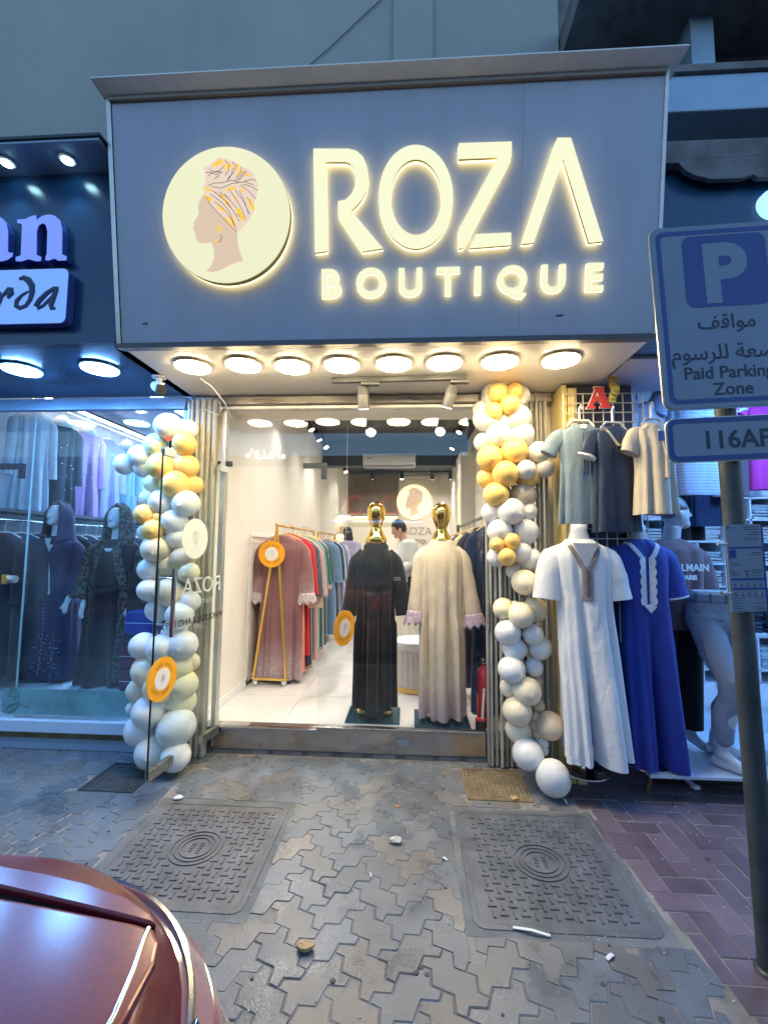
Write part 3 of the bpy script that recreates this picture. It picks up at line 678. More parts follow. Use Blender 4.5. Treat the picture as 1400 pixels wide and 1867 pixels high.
MB().bx(-1.49, .545, .040, .058, .036, .180).build('step_face', m_steeldirty, st, bevel=.003)
MB().bx(-1.49, .545, .036, .138, .1805, .187).build('step_nosing', m_steel, st, bevel=.002)
MB().bx(-.655, .535, .012, .055, .1875, .215).build('bottom_channel', m_steel, st, bevel=.003)
MB().bx(-1.385, -1.17, .06, .136, .1875, .190).build('floor_spring_plate', m_alu, st)
for k in range(9): MB().bx(-1.45 + k * .23 + random.uniform(-.04, .04), -1.41 + k * .23 + random.uniform(-.02, .03), .0438, .0448, .006, .030).build('grime_notch', m_grime, st)
p = at(735, 1355, .0395); MB().bx(p.x - .045, p.x + .045, .0388, .0399, p.z - .022, p.z + .02).build('worn_sticker', mat('worn_sticker', (.42, .40, .36), .6, var=.35, vs=40), st)
# folding shutters
def shutter(x0, x1, n, z1, label, y=.0):
    t = thing('folding_shutter', ((x0 + x1) / 2, y, 0), label, 'shutter', 'collapsed folding steel shutters'); dx = (x1 - x0) / n
    for k in range(n):
        x = x0 + k * dx; yy = y + random.uniform(-.012, .008); b = MB()
        b.poly([(x + .003, yy - .028), (x + dx * .38, yy - .036), (x + dx * .62, yy - .036), (x + dx * .80, yy - .022), (x + dx * .80, yy + .02), (x + dx * .62, yy + .02), (x + dx * .62, yy - .022), (x + dx * .25, yy - .022), (x + .003, yy - .016)], (0, 0, .012), XA, YA, 0, z1 - .012)
        s = b.build('slat', m_shut, t)
        r = MB()
        for j in range(9): r.cyl((x + dx * .5, yy - .036, .25 + j * .27), (x + dx * .5, yy - .040, .25 + j * .27), .004, n=6)
        r.build('rivet', m_steel, s)
    b = MB()
    for j in range(6):
        z = .35 + j * .4
        for k in range(0, n - 1, 2): b.bx(x0 + k * dx + dx * .3, x0 + (k + 1) * dx + dx * .7, y + .012, y + .018, z, z + .02)
    b.build('lattice_link', m_dark, t)
    MB().bx(x0 - .012, x0 - .001, y - .035, y + .03, .02, z1 - .02).build('end_channel', m_alu, t, bevel=.003)
    return t
m_shut = mat('worn_galvanised_slat', (.46, .44, .38), .5, .45, var=.28, vs=5, stretch=(3, 3, .4), rvar=.15)
shutter(.562, 1.0, 13, 2.63, 'collapsed grey steel folding shutter behind the right balloons')
shutter(-1.655, -1.44, 5, 2.60, 'collapsed grey steel folding shutter behind the left balloons', -.02)
lk = thing('padlock_bolt', (.556, -.04, 1.06), 'small steel bolt on the edge of the right shutter', 'bolt')
MB().bx(.542, .560, -.05, -.036, .93, 1.13).build('bolt_plate', m_alu, lk, bevel=.002); MB().cyl((.551, -.055, .98), (.551, -.055, 1.04), .006).build('bolt_rod', m_chrome, lk)
# open glass door leaf
H0 = Vector((-1.383, .028, 0)); fe = gz(268, 1424, .15); du = Vector((fe.x - H0.x, fe.y - H0.y, 0)); DL = du.length; du.normalize(); dn = du.cross(ZA)
door = thing('glass_door', H0, 'frameless glass door standing open over the pavement with tall steel handles', 'glass door')
def D(s, z, d=0.0): return H0 + du * s + ZA * z + dn * d
def leaf(s0, s1, z0, z1, d0, d1): return MB().poly([(s0, z0), (s1, z0), (s1, z1), (s0, z1)], H0, du, ZA, d0, d1)
leaf(.012, DL, .155, 2.085, -.005, .005).build('pane', glass_mat('greenish_glass', (.955, .985, .975)), door)
leaf(DL + .0005, DL + .004, .155, 2.085, -.0055, .0055).build('pane_edge', mat('dark_glass_edge', (.01, .03, .03), .1), door)
leaf(DL - .20, DL + .002, .145, .205, -.016, .016).build('bottom_shoe', m_steel, door, bevel=.003)
leaf(.0, .20, .145, .205, -.016, .016).build('bottom_shoe', m_steel, door, bevel=.003)
leaf(DL - .10, DL + .002, 2.05, 2.10, -.014, .014).build('lock_patch', m_alu, door, bevel=.002)
leaf(.0, .10, 2.05, 2.10, -.014, .014).build('top_pivot', m_alu, door, bevel=.002)
zt_, zb_ = CAM.z - (1042 - 998) * 2.56 / 800, CAM.z - (1170 - 998) * 2.56 / 800
for sgn in (1, -1):
    h = MB().path([D(DL - .075, zb_, sgn * .058), D(DL - .075, zt_, sgn * .058)], .0135, 20).build('handle', m_chrome, door, smooth=40)
    st_ = MB()
    for z in (zt_ - .06, zb_ + .07): st_.cyl(D(DL - .075, z, sgn * .006), D(DL - .075, z, sgn * .050), .007)
    st_.build('standoff', m_chrome, h, smooth=40)
def dpx(x, y, d=0.0):
    p = onplane(x, y, H0 + dn * d, dn) - H0; return p.dot(du), p.z
s_, z_ = dpx(355, 982); MB().poly(ell(s_, z_, .135, .135, 40), H0, du, ZA, -.0066, -.0056).build('frosted_disc', mat('frosted_vinyl', (.62, .68, .66), .6, var=.06, vs=12), door)
q = MB()
for P in LINES: q.path([D(s_ + (x - 760) * .00016, z_ - (y - 560) * .00016, -.0069) for x, y in P], .0009, 4)
q.build('etched_print', mat('etched_grey', (.42, .47, .46), .7), door)
s_, z_ = dpx(371, 1080); text('decal_lettering', 'ROZA', .155, D(s_, z_), du, ZA, m_etch, door, .0006, lift=.0056)
s_, z_ = dpx(371, 1100); text('decal_lettering', 'B O U T I Q U E', .042, D(s_, z_), du, ZA, m_etch, door, .0006, lift=.0056)
s_, z_ = dpx(352, 1137); text('decal_lettering', 'WHOLESALE AND RETAIL', .060, D(s_, z_), du, ZA, mat('black_vinyl', (.01, .01, .012), .6), door, .0006, .001, lift=.0056)
rt = MB(); s_, z_ = dpx(310, 803); 
for k in range(3): rt.poly([(s_ - .02 + k * .012, z_ + .002), (s_ + .0 + k * .012, z_ - .004 * k), (s_ + .004 + k * .012, z_ + .02), (s_ - .012 + k * .012, z_ + .03)], H0, du, ZA, .008, .010)
rt.build('ribbon_scrap', mat('red_ribbon', (.5, .05, .05), .6), door)
# orange round offer tags: ring, white middle, print
m_orange = mat('orange_card', (.90, .40, .01), .5); m_cardw = mat('card_white', (.80, .80, .80), .5); m_print = mat('grey_print', (.20, .14, .05), .7)
def offer(o, u, v, r, label, cord=None):
    u = Vector(u).normalized(); v = Vector(v).normalized(); o = Vector(o); w = u.cross(v)
    t = thing('offer_tag', o, label, 'offer tag', 'orange round offer tags')
    MB().poly(ell(0, 0, r, r, 40), o, u, v, -.002, .002).build('card', m_orange, t)
    MB().poly(ell(0, 0, r * .5, r * .5, 32), o, u, v, .0024, .0032).build('card_centre', m_cardw, t)
    for word, a0, s in (('SHOP & WIN', 90, 1), ('LUCKY DRAW', 270, -1)):
        for k, ch in enumerate(word):
            a = R(a0 - s * (k - 4.5) * 11.5); rr = r * (.60 if s > 0 else .74); c = o + u * rr * math.cos(a) + v * rr * math.sin(a)
            tu = (u * math.sin(a) - v * math.cos(a)) * s; text('lettering', ch, r * .2, c, tu, w.cross(tu), m_print, t, .0004, lift=.0026) if ch != ' ' else None
    q = MB()
    for P in LINES: q.path([o + u * (x - 700) * r * .0006 - v * (y - 600) * r * .0006 + w * .0036 for x, y in P], r * .006, 4)
    q.build('print', mat('faint_print', (.55, .55, .58), .7), t)
    if cord: MB().path([o + v * r, Vector(cord)], .0018, 5).build('cord', m_cardw, t)
    return t
s_, z_ = dpx(296, 1238, -.012); c = D(s_, z_, -.010); a_ = R(-14)
offer(c, -du * math.cos(a_) + ZA * math.sin(a_), ZA * math.cos(a_) + du * math.sin(a_), .128, 'orange round offer tag stuck on the open glass door')
# cctv cameras, white cable
cc = thing('security_camera', gz(290, 687, SZ), 'white bullet security camera hanging from the soffit corner', 'security camera')
o = Vector(cc.location); MB().lathe(o, [(.045, 0), (.045, -.008), (.02, -.014), (.014, -.06)], 20).build('mount', m_white, cc, smooth=40)
d = (gz(318, 712, SZ - .13) - gz(291, 698, SZ - .10)).normalized(); p0 = o + Vector((.0, -.01, -.075))
dd = Vector((.55, -.55, -.35)).normalized(); MB().path([p0 - dd * .05, p0 + dd * .085], .034, 20).build('barrel', m_white, cc, smooth=40)
MB().path([p0 + dd * .0855, p0 + dd * .115], [.036, .033], 20).build('lens_hood', m_black, cc, smooth=40)
MB().path([p0 - dd * .03 + ZA * .037, p0 + dd * .12 + ZA * .039], .020, 12, flat=.15, side=(1, 0, 0)).build('sun_shield', m_white, cc)
cb = gz(365, 690, SZ - .01); pts = [cb, cb + Vector((.05, .06, -.03)), cb + Vector((.075, .22, -.09)), cb + Vector((.06, .40, -.16)), cb + Vector((.03, .50, -.14))]
tag(MB().path(pts, .005, 8).build('cable', m_white), 'thin white cable looping down from the leftmost warm lamp', 'cable')
tag(MB().path([at(x, y, -.05) for x, y in ((344, 730), (342, 744), (350, 750), (372, 745), (398, 757), (404, 745), (399, 732))], .004, 8).build('cable', m_white), 'white cable drooping along the top of the left shutter', 'cable')
# dome camera inside the corner
dc = thing('dome_camera', at(425, 738, .12), 'small white dome camera inside the left corner of the boutique', 'security camera')
o = Vector(dc.location); MB().lathe(o, [(.055, .03), (.055, 0), (.05, -.012)], 24).build('housing', m_white, dc, smooth=40); MB().ball(o - ZA * .012, .036, nu=20).build('lens_dome', m_black, dc, smooth=180)
# ------------------------------------------------------------------ track spotlights
def spot(o, d, m=m_spotface, energy=0.0, col=(1, .94, .85), L=.16, r=.042, parent=None, body=m_greymetal, size=125):
    """one adjustable can, part of its track: body > lens; its own light"""
    d = Vector(d).normalized(); b0 = o - ZA * .06 - d * L * .35; b1 = b0 + d * L
    k = MB().cyl(o, o - ZA * .05, .010).build('spot_arm', m_chrome, parent, smooth=40)
    c = MB().path([b0, b0.lerp(b1, .35), b0.lerp(b1, .36), b0.lerp(b1, .38), b1], [r, r, r * .96, r, r], 24).build('spot_can', body, parent, smooth=35)
    MB().path([b1 + d * .0005, b1 + d * .002], r * .86, 24).build('lens', m, c)
    if energy:
        l = bpy.data.lights.new('spot_light', 'SPOT'); l.energy = energy * KL; l.color = col; l.spot_size = R(size); l.spot_blend = .9; l.shadow_soft_size = r
        lo = bpy.data.objects.new('spot_light', l); C.objects.link(lo); lo.parent = parent
        lo.matrix_basis = wmat(parent).inverted() @ (Matrix.Translation(b1 + d * .012) @ d.to_track_quat('-Z', 'Y').to_matrix().to_4x4())
def track(a, b, label, spots, **kw):
    a, b = Vector(a), Vector(b); t = thing('track_light', (a + b) / 2, label, 'track light', 'track spotlights')
    u = (b - a).normalized(); MB().loft([[p + s * .018 * u.cross(ZA) + ZA * z for s, z in ((-1, 0), (1, 0), (1, .03), (-1, .03))] for p in (a, b)]).build('rail', kw.get('rail', m_greymetal), t)
    for p, d in spots: spot(Vector(p), d, parent=t, **{k: v for k, v in kw.items() if k != 'rail'})
    return t
ra, rb = gz(606, 698, SZ - .032), gz(850, 692, SZ - .032)
tt = track(ra, rb, 'short grey track with two cylinder spotlights under the boutique soffit', [(gz(662, 703, SZ - .032), (.02, .42, -1)), (gz(822, 700, SZ - .032), (-.28, .45, -1))], energy=15, L=.15, r=.040)
for x, y in ((675, 697), (838, 693)):
    p = gz(x, y, SZ - .032); MB().bx(p.x - .06, p.x + .06, p.y - .022, p.y + .022, p.z - .022, p.z - .002).build('adaptor', m_greymetal, tt, bevel=.003)
EN = 40
track((-1.40, 1.6, 3.26), (-1.40, 6.6, 3.26), 'long dark track of spotlights along the left wall inside the boutique', [((-1.40, y, 3.26), (.45 + .1 * (k % 2), -.35 + .2 * (k % 3), -1)) for k, y in enumerate((1.9, 2.7, 3.25, 3.8, 4.5, 5.3, 6.1))], energy=EN, rail=m_dark, body=m_dark)
track((.74, 1.6, 3.26), (.74, 6.0, 3.26), 'long dark track of spotlights along the right wall inside the boutique', [((.74, y, 3.26), (-.55, -.4 + .15 * (k % 3), -1)) for k, y in enumerate((1.9, 2.9, 3.9, 4.6, 5.4))], energy=EN, rail=m_dark, body=m_dark)
track((-1.1, 6.75, 3.22), (.98, 6.75, 3.22), 'crosswise dark track of spotlights before the back wall of the boutique', [((x, 6.75, 3.22), (0, .35 if k != 1 else 0, -1)) for k, x in enumerate((-.85, -.17, .52, .93))], energy=EN * .8, rail=m_dark, body=m_dark)
track((-.9, 1.05, 3.30), (.5, 1.05, 3.30), 'front dark track of spotlights hidden above the boutique doorway', [((x, 1.05, 3.30), (0, .05, -1)) for x in (-.8, .35)], energy=EN, rail=m_dark, body=m_dark)
# air conditioner under the beam
ac = thing('air_conditioner', (-.26, 4.36, 2.93), 'white split air conditioner on the dark beam inside the boutique', 'air conditioner')
p0, p1 = at(663, 828, 4.3), at(757, 851, 4.3)
MB().loft([[Vector((x, y, z)) for y, z in ((4.395, p0.z), (4.22, p0.z - .005), (4.18, p0.z - .06), (4.18, p1.z + .03), (4.24, p1.z), (4.395, p1.z))] for x in (p0.x, p1.x)]).build('casing', m_white, ac, bevel=.008)
MB().bx(p0.x + .02, p1.x - .02, 4.20, 4.26, p1.z - .035, p1.z - .004).build('louvre', mat('louvre_grey', (.5, .52, .54), .4), ac)
MB().bx(p0.x + .07, p0.x + .16, 4.1775, 4.1795, p0.z - .10, p0.z - .085).build('badge', m_greymetal, ac)
# ------------------------------------------------------------------ garments
def fabric(name, col, rough=.8, var=.10, bump=.5, bs=90, sheen=.15, vs=9): return mat(name, col, rough, 0, var, vs, bump, bs, sheen=sheen, spec=.25, wr=.35)
class Robe:
    """cloth hung from the shoulders: elliptical rings with folds that deepen downwards; local frame, front faces -Y"""
    def __init__(s, prof, seed=0, ks=(5, 8, 13), pw=2.4, cx=0.0, lean=0.0):
        s.p = sorted(prof, key=lambda q: -q[0]); r = random.Random(seed); s.pw = pw; s.cx = cx; s.lean = lean
        s.k = [(k, r.uniform(0, 6.28), r.uniform(-1.2, 1.2), w) for k, w in zip(ks, (1.0, .7, .4))]
    def at(s, z):
        P = s.p
        if z >= P[0][0]: return P[0][1:]
        for a, b in zip(P, P[1:]):
            if z >= b[0]:
                k = P.index(a); q0 = P[max(0, k - 1)]; q3 = P[min(len(P) - 1, k + 2)]
                t = (a[0] - z) / (a[0] - b[0]); h = a[0] - b[0]
                def her(i):
                    m0 = (b[i] - q0[i]) / max(1e-6, q0[0] - b[0]) * h; m1 = (q3[i] - a[i]) / max(1e-6, a[0] - q3[0]) * h
                    return (2 * t ** 3 - 3 * t * t + 1) * a[i] + (t ** 3 - 2 * t * t + t) * m0 + (3 * t * t - 2 * t ** 3) * b[i] + (t ** 3 - t * t) * m1
                return tuple(max(her(i), 0 if i == 3 else .02) for i in (1, 2, 3))
        return P[-1][1:]
    def pt(s, th, z, off=0.0):
        rx, ry, am = s.at(z); c, n = math.cos(th), math.sin(th); e = 2 / s.pw
        sg = lambda v: math.copysign(abs(v) ** e, v)
        rip = sum(w * math.sin(k * th + ph + dr * z + .8 * math.sin(2 * th + ph)) for k, ph, dr, w in s.k); rip = 1.25 * (rip - .28 * rip * rip)
        d = am * rip + off
        x = (rx + d * .6) * sg(c); y = (ry + d) * sg(n)
        return Vector((s.cx + x + s.lean * (s.p[0][0] - z), y, z))
    def front(s, x, z, off=.004):
        rx = s.at(z)[0]; c = max(-.999, min(.999, (x - s.cx - s.lean * (s.p[0][0] - z)) / rx)); return s.pt(-math.acos(math.copysign(abs(c) ** (s.pw / 2), c)), z, off)
    def mesh(s, mb, n=72, rows=44, hem=None, cap=False):
        z0, z1 = s.p[0][0], s.p[-1][0]; rings = []
        zs = sorted({q[0] for q in s.p} | {z0 + (z1 - z0) * i / rows for i in range(rows + 1)}, reverse=True)
        for i, z in enumerate(zs):
            rings.append([s.pt(2 * math.pi * j / n, z) for j in range(n)])
        if hem:
            for j in range(n): rings[-1][j].z += hem * math.sin(2 * math.pi * j / n * 1.0 + 1.0) + hem * .5 * math.sin(2 * math.pi * j / n * 3 + 2)
        # turn the hem and neck inwards so the cloth has a thickness
        inn = [p.copy() for p in rings[-1]]; c = sum(inn, Vector()) / n
        rings.append([p + (c - p) * .03 + ZA * .004 for p in inn]); rings.append([p + (c - p) * .06 + ZA * .12 for p in inn])
        return mb.loft(rings, cap, False)
def sleeve(mb, pts, rs, n=20, flat=1.0, seed=0, wr=.05, side=(1, 0, 0)):
    r = random.Random(seed); P = []; Q = []; m = 14; pts = [Vector(p) for p in pts]
    for i in range(m + 1):
        t = i / m * (len(pts) - 1); k = min(int(t), len(pts) - 2); f = t - k
        P.append(pts[k].lerp(pts[k + 1], f)); Q.append((rs[k] + (rs[k + 1] - rs[k]) * f) * (1 + r.uniform(-wr, wr)))
    P.append(P[-1] + (P[-2] - P[-1]) * .4); Q.append(Q[-1] * .75)
    return mb.path(P, Q, n, True, flat, side)
def lace_cuff(c, d, r, flat, root, seed, m, L=.095, local=False):
    """flared, scalloped lace frill at the end of a sleeve"""
    rn = random.Random(seed); u = Vector((1, 0, 0)); u = (u - d * u.dot(d)).normalized(); v = d.cross(u); n = 40; R_ = []
    for k in range(6):
        f = k / 5; R_.append([c + d * (-.025 + (L + .018 * math.cos(9 * a) + rn.uniform(-.003, .003)) * f) + u * (r * (1.02 + .30 * f + .05 * f * math.sin(9 * a)) * math.cos(a)) + v * (r * flat * (1.02 + .30 * f + .05 * f * math.sin(9 * a)) * math.sin(a)) for a in [2 * math.pi * j / n for j in range(n)]])
    o = MB().loft(R_, False, False).build('lace_cuff', m, root, smooth=80, local=local); q = o.modifiers.new('thickness', 'SOLIDIFY'); q.thickness = .003; return o
def hanger(root, z, w, m, hook=.10, y=0.0):
    h = MB(); h.path([(-w, y, z - .055), (-w * .5, y, z - .012), (0, y, z), (w * .5, y, z - .012), (w, y, z - .055)], .007, 8, flat=.8)
    h.path([(0, y, z), (0, y, z + hook * .5), (.014, y, z + hook * .68), (.018, y, z + hook * .85), (0, y, z + hook), (-.016, y, z + hook * .9)], .003, 6)
    return h.build('hanger', m, root, smooth=60, local=True)
def lace(name, base, lacecol, z0, z1, scale=34, side=None):
    """woven lace border near the hem (local z below z1 fades in at z0)"""
    m = mat(name, base, .7, 0, .10, 7, .45, 80, sheen=.2, spec=.3, wr=.3); n = m.node_tree.nodes; l = m.node_tree.links; b = n['Principled BSDF']
    tc = n.new('ShaderNodeTexCoord'); sx = n.new('ShaderNodeSeparateXYZ'); l.new(tc.outputs['Object'], sx.inputs[0])
    nz = n.new('ShaderNodeTexNoise'); nz.inputs['Scale'].default_value = 7; l.new(tc.outputs['Object'], nz.inputs['Vector'])
    ad = n.new('ShaderNodeMath'); ad.operation = 'MULTIPLY_ADD'; ad.inputs[1].default_value = .30; l.new(nz.outputs[0], ad.inputs[0]); l.new(sx.outputs['Z'], ad.inputs[2])
    mr = n.new('ShaderNodeMapRange'); mr.inputs[1].default_value = z1 + .15; mr.inputs[2].default_value = z0 + .15; l.new(ad.outputs[0], mr.inputs[0])
    vo = n.new('ShaderNodeTexVoronoi'); vo.inputs['Scale'].default_value = scale; l.new(tc.outputs['Object'], vo.inputs['Vector'])
    vr = n.new('ShaderNodeMapRange'); vr.inputs[1].default_value = .1; vr.inputs[2].default_value = .5; vr.inputs[3].default_value = 1; vr.inputs[4].default_value = .55; l.new(vo.outputs['Distance'], vr.inputs[0])
    mu = n.new('ShaderNodeMath'); mu.operation = 'MULTIPLY'; mu.use_clamp = True; l.new(mr.outputs[0], mu.inputs[0]); l.new(vr.outputs[0], mu.inputs[1])
    mx = n.new('ShaderNodeMix'); mx.data_type = 'RGBA'; l.new(mu.outputs[0], mx.inputs['Factor'])
    src = b.inputs['Base Color'].links[0].from_socket; l.new(src, mx.inputs['A']); mx.inputs['B'].default_value = (*lacecol, 1); l.new(mx.outputs['Result'], b.inputs['Base Color'])
    return m
ZF = .186                                              # boutique floor level
m_hang = mat('pale_wood_hanger', (.62, .42, .20), .5, var=.15)
m_hangw = mat('white_hanger', (.80, .80, .80), .35)
def hung_robe(name, loc, top, hem, w, m, label, cat, group, seed, rz=0.0, depth=.055, sl=.52, hm=m_hang, sleeve_m=None, flare=1.12, sr=.075, hook=.10, arms=True, ks=(5, 9, 15), spread=.05, tagc=None):
    """robe on a hanger; loc = floor point under it, z values above that point"""
    t = thing(name, loc, label, cat, group, rz); H = top
    prof = [(H, .055, .035, 0), (H - .012, .075, .042, 0), (H - .035, w * .55, .045, .001), (H - .075, w * .92, .052, .002), (H - .14, w, depth, .003), (H - .35, w * .92, depth * 1.05, .007), (H - .6, w * .97, depth * 1.1, .012), ((H + hem) * .45, w * 1.04, depth * 1.2, .017), (hem, w * flare, depth * 1.3, .022)]
    prof = [q for q in prof if q[0] > hem + .05 or q[0] == hem]
    rb = Robe(prof, seed, ks); mb = MB(); rb.mesh(mb, 64, 36, .008)
    t_ = mb.build('robe', m, t, smooth=70, local=True)
    if arms:
        for sg in (-1, 1):
            sb = MB(); sleeve(sb, [(sg * (w * .66), 0, H - .070), (sg * (w * .96 + spread * .3), -.006, H - .15), (sg * (w + spread * .6), -.012, H - .085 - sl * .5), (sg * (w + spread), -.02, H - .085 - sl)], [.045, .06, sr * .92, sr], 18, .62, seed + sg, .05, (1, 0, 0))
            sb.build('sleeve', sleeve_m or m, t, smooth=70, local=True)
    hanger(t, H + .012, w * .82, hm, hook)
    if tagc:
        MB().bx(w + spread - .03, w + spread + .03, -.06, -.058, H - .085 - sl - .13, H - .085 - sl - .02).build('price_tag', tagc, t, local=True)
    return t, rb
# ------------------------------------------------------------------ gold A-frame racks with robes on the left wall
RX = -1.275
def rack(y0, y1, label):
    t = thing('clothes_rack', (RX, (y0 + y1) / 2, ZF), label, 'clothes rack', 'gold clothes racks')
    for y in (y0, y1):
        b = MB(); ap = Vector((RX, y, 1.70))
        for x in (RX - .19, RX + .125): b.path([ap + Vector((0, 0, .0)), Vector((x, y, ZF + .055))], .014, 4)
        b.path([(RX - .19, y, ZF + .065), (RX + .125, y, ZF + .065)], .014, 4)
        f = b.build('end_frame', m_brass, t)
        w = MB()
        for x in (RX - .17, RX + .105): w.lathe((x, y, ZF), [(.004, .002), (.022, .02), (.024, .05)], 14)
        w.build('castor', m_white, f, smooth=50)
    MB().path([(RX, y0 - .03, 1.705), (RX, y1 + .03, 1.705)], .014, 12).build('rail', m_brass, t, smooth=40)
    MB().path([(RX + .12, y0, ZF + .065), (RX + .12, y1, ZF + .065)], .010, 8).build('lower_bar', m_brass, t, smooth=40)
    return t
rack(.98, 2.62, 'gold A-frame clothes rack nearest the boutique doorway')
rack(2.90, 4.30, 'gold A-frame clothes rack farther back along the left wall')
m_mauve = lace('mauve_robe_cloth', (.24, .115, .125), (.56, .47, .50), .06, .42)
m_mauvelace = lace('mauve_sleeve_cloth', (.24, .115, .125), (.56, .47, .50), .80, 1.04)
cols = [('coral', (.86, .24, .18), 'coral pink robe, just behind the mauve one on the gold rack'), ('red', (.45, .03, .035), 'dark red robe on the gold rack, behind the coral pink one'), ('navy', (.035, .05, .09), 'navy robe on the gold rack, behind the dark red one'),
        ('apricot', (.45, .27, .17), 'tan apricot robe on the gold rack, behind the navy one'), ('slate', (.06, .09, .13), 'slate blue robe in the middle of the gold rack'), ('rose', (.52, .33, .32), 'dusty rose robe on the gold rack with a pale tag'),
        ('sage', (.20, .30, .28), 'sage green robe on the gold rack'), ('teal', (.03, .12, .13), 'deep teal robe on the gold rack'), ('pink', (.60, .36, .38), 'pale pink robe on the gold rack, behind the teal one'), ('forest', (.045, .11, .085), 'forest green robe at the inner end of the near gold rack'),
        ('denim', (.16, .28, .45), 'denim blue robe at the near end of the back rack'), ('ink', (.03, .04, .07), 'ink black robe on the back rack'), ('grey', (.40, .42, .45), 'light grey robe on the back rack'), ('blue', (.10, .18, .33), 'mid blue robe on the back rack'), ('lavender', (.52, .48, .66), 'lavender robe at the far end of the back rack')]
m_tag = mat('price_tag_card', (.72, .55, .42), .6)
rg = 'robes hanging on the gold racks'
t, rb = hung_robe('robe', (-1.255, 1.13, ZF), 1.42, .04, .205, m_mauve, 'mauve robe with silvery lace cuffs and hem, foremost on the gold rack', 'robe', rg, 11, depth=.08, sl=.55, sleeve_m=m_mauvelace, flare=1.10, sr=.085)
for sg in (-1, 1): lace_cuff(Vector((sg * (.205 + .046), -.02, 1.42 - .085 - .50)), Vector((sg * .06, -.02, -1)).normalized(), .080, .62, t, 3 + sg, mat('silver_lace', (.50, .42, .46), .7, var=.4, vs=45, bump=1.0, bs=70) if sg < 0 else bpy.data.materials['silver_lace'], .10, True)
ys = [1.22, 1.30, 1.38, 1.47, 1.57, 1.68, 1.80, 1.95, 2.12, 2.35, 2.98, 3.18, 3.40, 3.70, 4.05]
for k, ((nm, c, lab), y) in enumerate(zip(cols, ys)):
    hung_robe('robe', (-1.245 + random.uniform(-.012, .02), y, ZF), 1.42 + random.uniform(-.02, .02), (.06, .22, .10, .05, .18, .08, .12, .16, .08, .10, .10, .14, .20, .1, .2)[k], .195 + random.uniform(-.01, .015), fabric(nm + '_robe_cloth', c), lab, 'robe', rg, 20 + k, sl=.5 + random.uniform(-.05, .05), rz=random.uniform(-.10, .10), sr=.07, tagc=m_tag if k in (1, 3, 5, 7) else None)
offer((RX - .035, .945, at(493, 1010, .945).z), XA, ZA, .128, 'orange round offer tag on the front end of the gold rack')
pc = at(628, 1145, .85); aa = R(62)
offer(pc, (math.cos(aa), math.sin(aa), 0), ZA, .160, 'orange round offer tag hanging on a cord beside the black robed mannequin', cord=(pc.x, pc.y, 2.64))
# ------------------------------------------------------------------ gold headed mannequins in the window
def gold_mannequin(x, y, label, H):
    t = thing('mannequin', (x, y, ZF), label, 'mannequin', 'gold headed mannequins in the boutique window'); o = Vector((x, y, ZF))
    b = MB(); z = H
    prof = [(.004, z), (.036, z - .006), (.060, z - .028), (.074, z - .065), (.075, z - .10), (.064, z - .145), (.050, z - .18), (.043, z - .20), (.045, z - .215), (.060, z - .25), (.072, z - .275), (.086, z - .30), (.08, z - .345)]
    b.loft([b.ring(o + ZA * zz, XA, YA, r, r * (1.12 if zz > z - .19 else .9), 28) for r, zz in prof])
    b.build('head', m_gold, t, smooth=180)
    for sg in (-1, 1):
        f = MB(); fx = x + sg * .10
        f.path([(fx, y + .02, ZF + .30), (fx, y + .02, ZF + .10), (fx, y - .0, ZF + .055), (fx, y - .055, ZF + .03)], [.042, .036, .038, .026], 14)
        f.build('foot', m_gold, t, smooth=180)
    MB().bx(x - .21, x + .20, y - .17, y + .17, ZF + .001, ZF + .013).build('base_plate', glass_mat('tinted_base_glass', (.35, .55, .62)), t, bevel=.002)
    return t
m_lilac = mat('lilac_lace', (.52, .40, .50), .7, var=.45, vs=45, bump=1.0, bs=70, spec=.3)
def worn_robe(t, x, y, H, hem, shoulder, m, seed, arm, flare, sm=None, depth=.115, cuff=None):
    w = shoulder
    prof = [(H, .080, .070, 0), (H - .02, .098, .078, 0), (H - .05, w * .66, .088, 0), (H - .09, w * .88, .098, .001), (H - .17, w * 1.0, depth, .002), (H - .38, w * .97, depth, .006), (H - .60, w * .96, depth * 1.02, .013), ((H + hem) * .5, w * 1.02, depth * 1.08, .020), (hem + .2, w * flare, depth * 1.18, .028), (hem, w * flare * 1.02, depth * 1.2, .030)]
    rb = Robe(prof, seed, (7, 12, 19)); mb = MB(); rb.mesh(mb, 96, 56, .010)
    mb.v = [p + Vector((x, y, ZF)) for p in mb.v]; o = mb.build('robe', m, t, smooth=80)
    for sg, (ex, ez, er) in zip((-1, 1), arm):
        sb = MB(); s0 = Vector((x + sg * w * .60, y, ZF + H - .075)); s1 = Vector((ex, y - .03, ez)); sh = Vector((x + sg * w * .97, y, ZF + H - .15)); mid = sh.lerp(s1, .5) + Vector((sg * .008, 0, 0))
        sleeve(sb, [s0, sh, mid, s1], [.045, .064, er * .85, er], 26, .8, seed + sg, .04); sb.build('sleeve', sm or m, o, smooth=80)
        if cuff: lace_cuff(s1, (s1 - mid).normalized(), er, .8, o, seed + sg, cuff)
    return o, rb
BX, BY = -.265, .335
gm = gold_mannequin(BX, BY, 'gold faceless mannequin in a long black robe, standing in the boutique window', at(681, 915, BY).z - ZF)
hz = at(640, 1284, BY).z - ZF
o, rb = worn_robe(gm, BX, BY, at(681, 990, BY).z - ZF, hz, .155, fabric('black_robe_cloth', (.010, .013, .018), .75, .2, .4), 3, [(at(640, 1105, BY).x, at(640, 1112, BY).z, .068), (at(737, 1100, BY).x, at(737, 1120, BY).z, .070)], 1.03)
sp_ = MB()
for k in range(26): p = rb.front(random.uniform(-.12, .12), (at(681, 988, BY).z - ZF) - random.uniform(.05, .16)) + Vector((BX, BY, ZF)); sp_.ball(p, .0022, nu=5, nv=3)
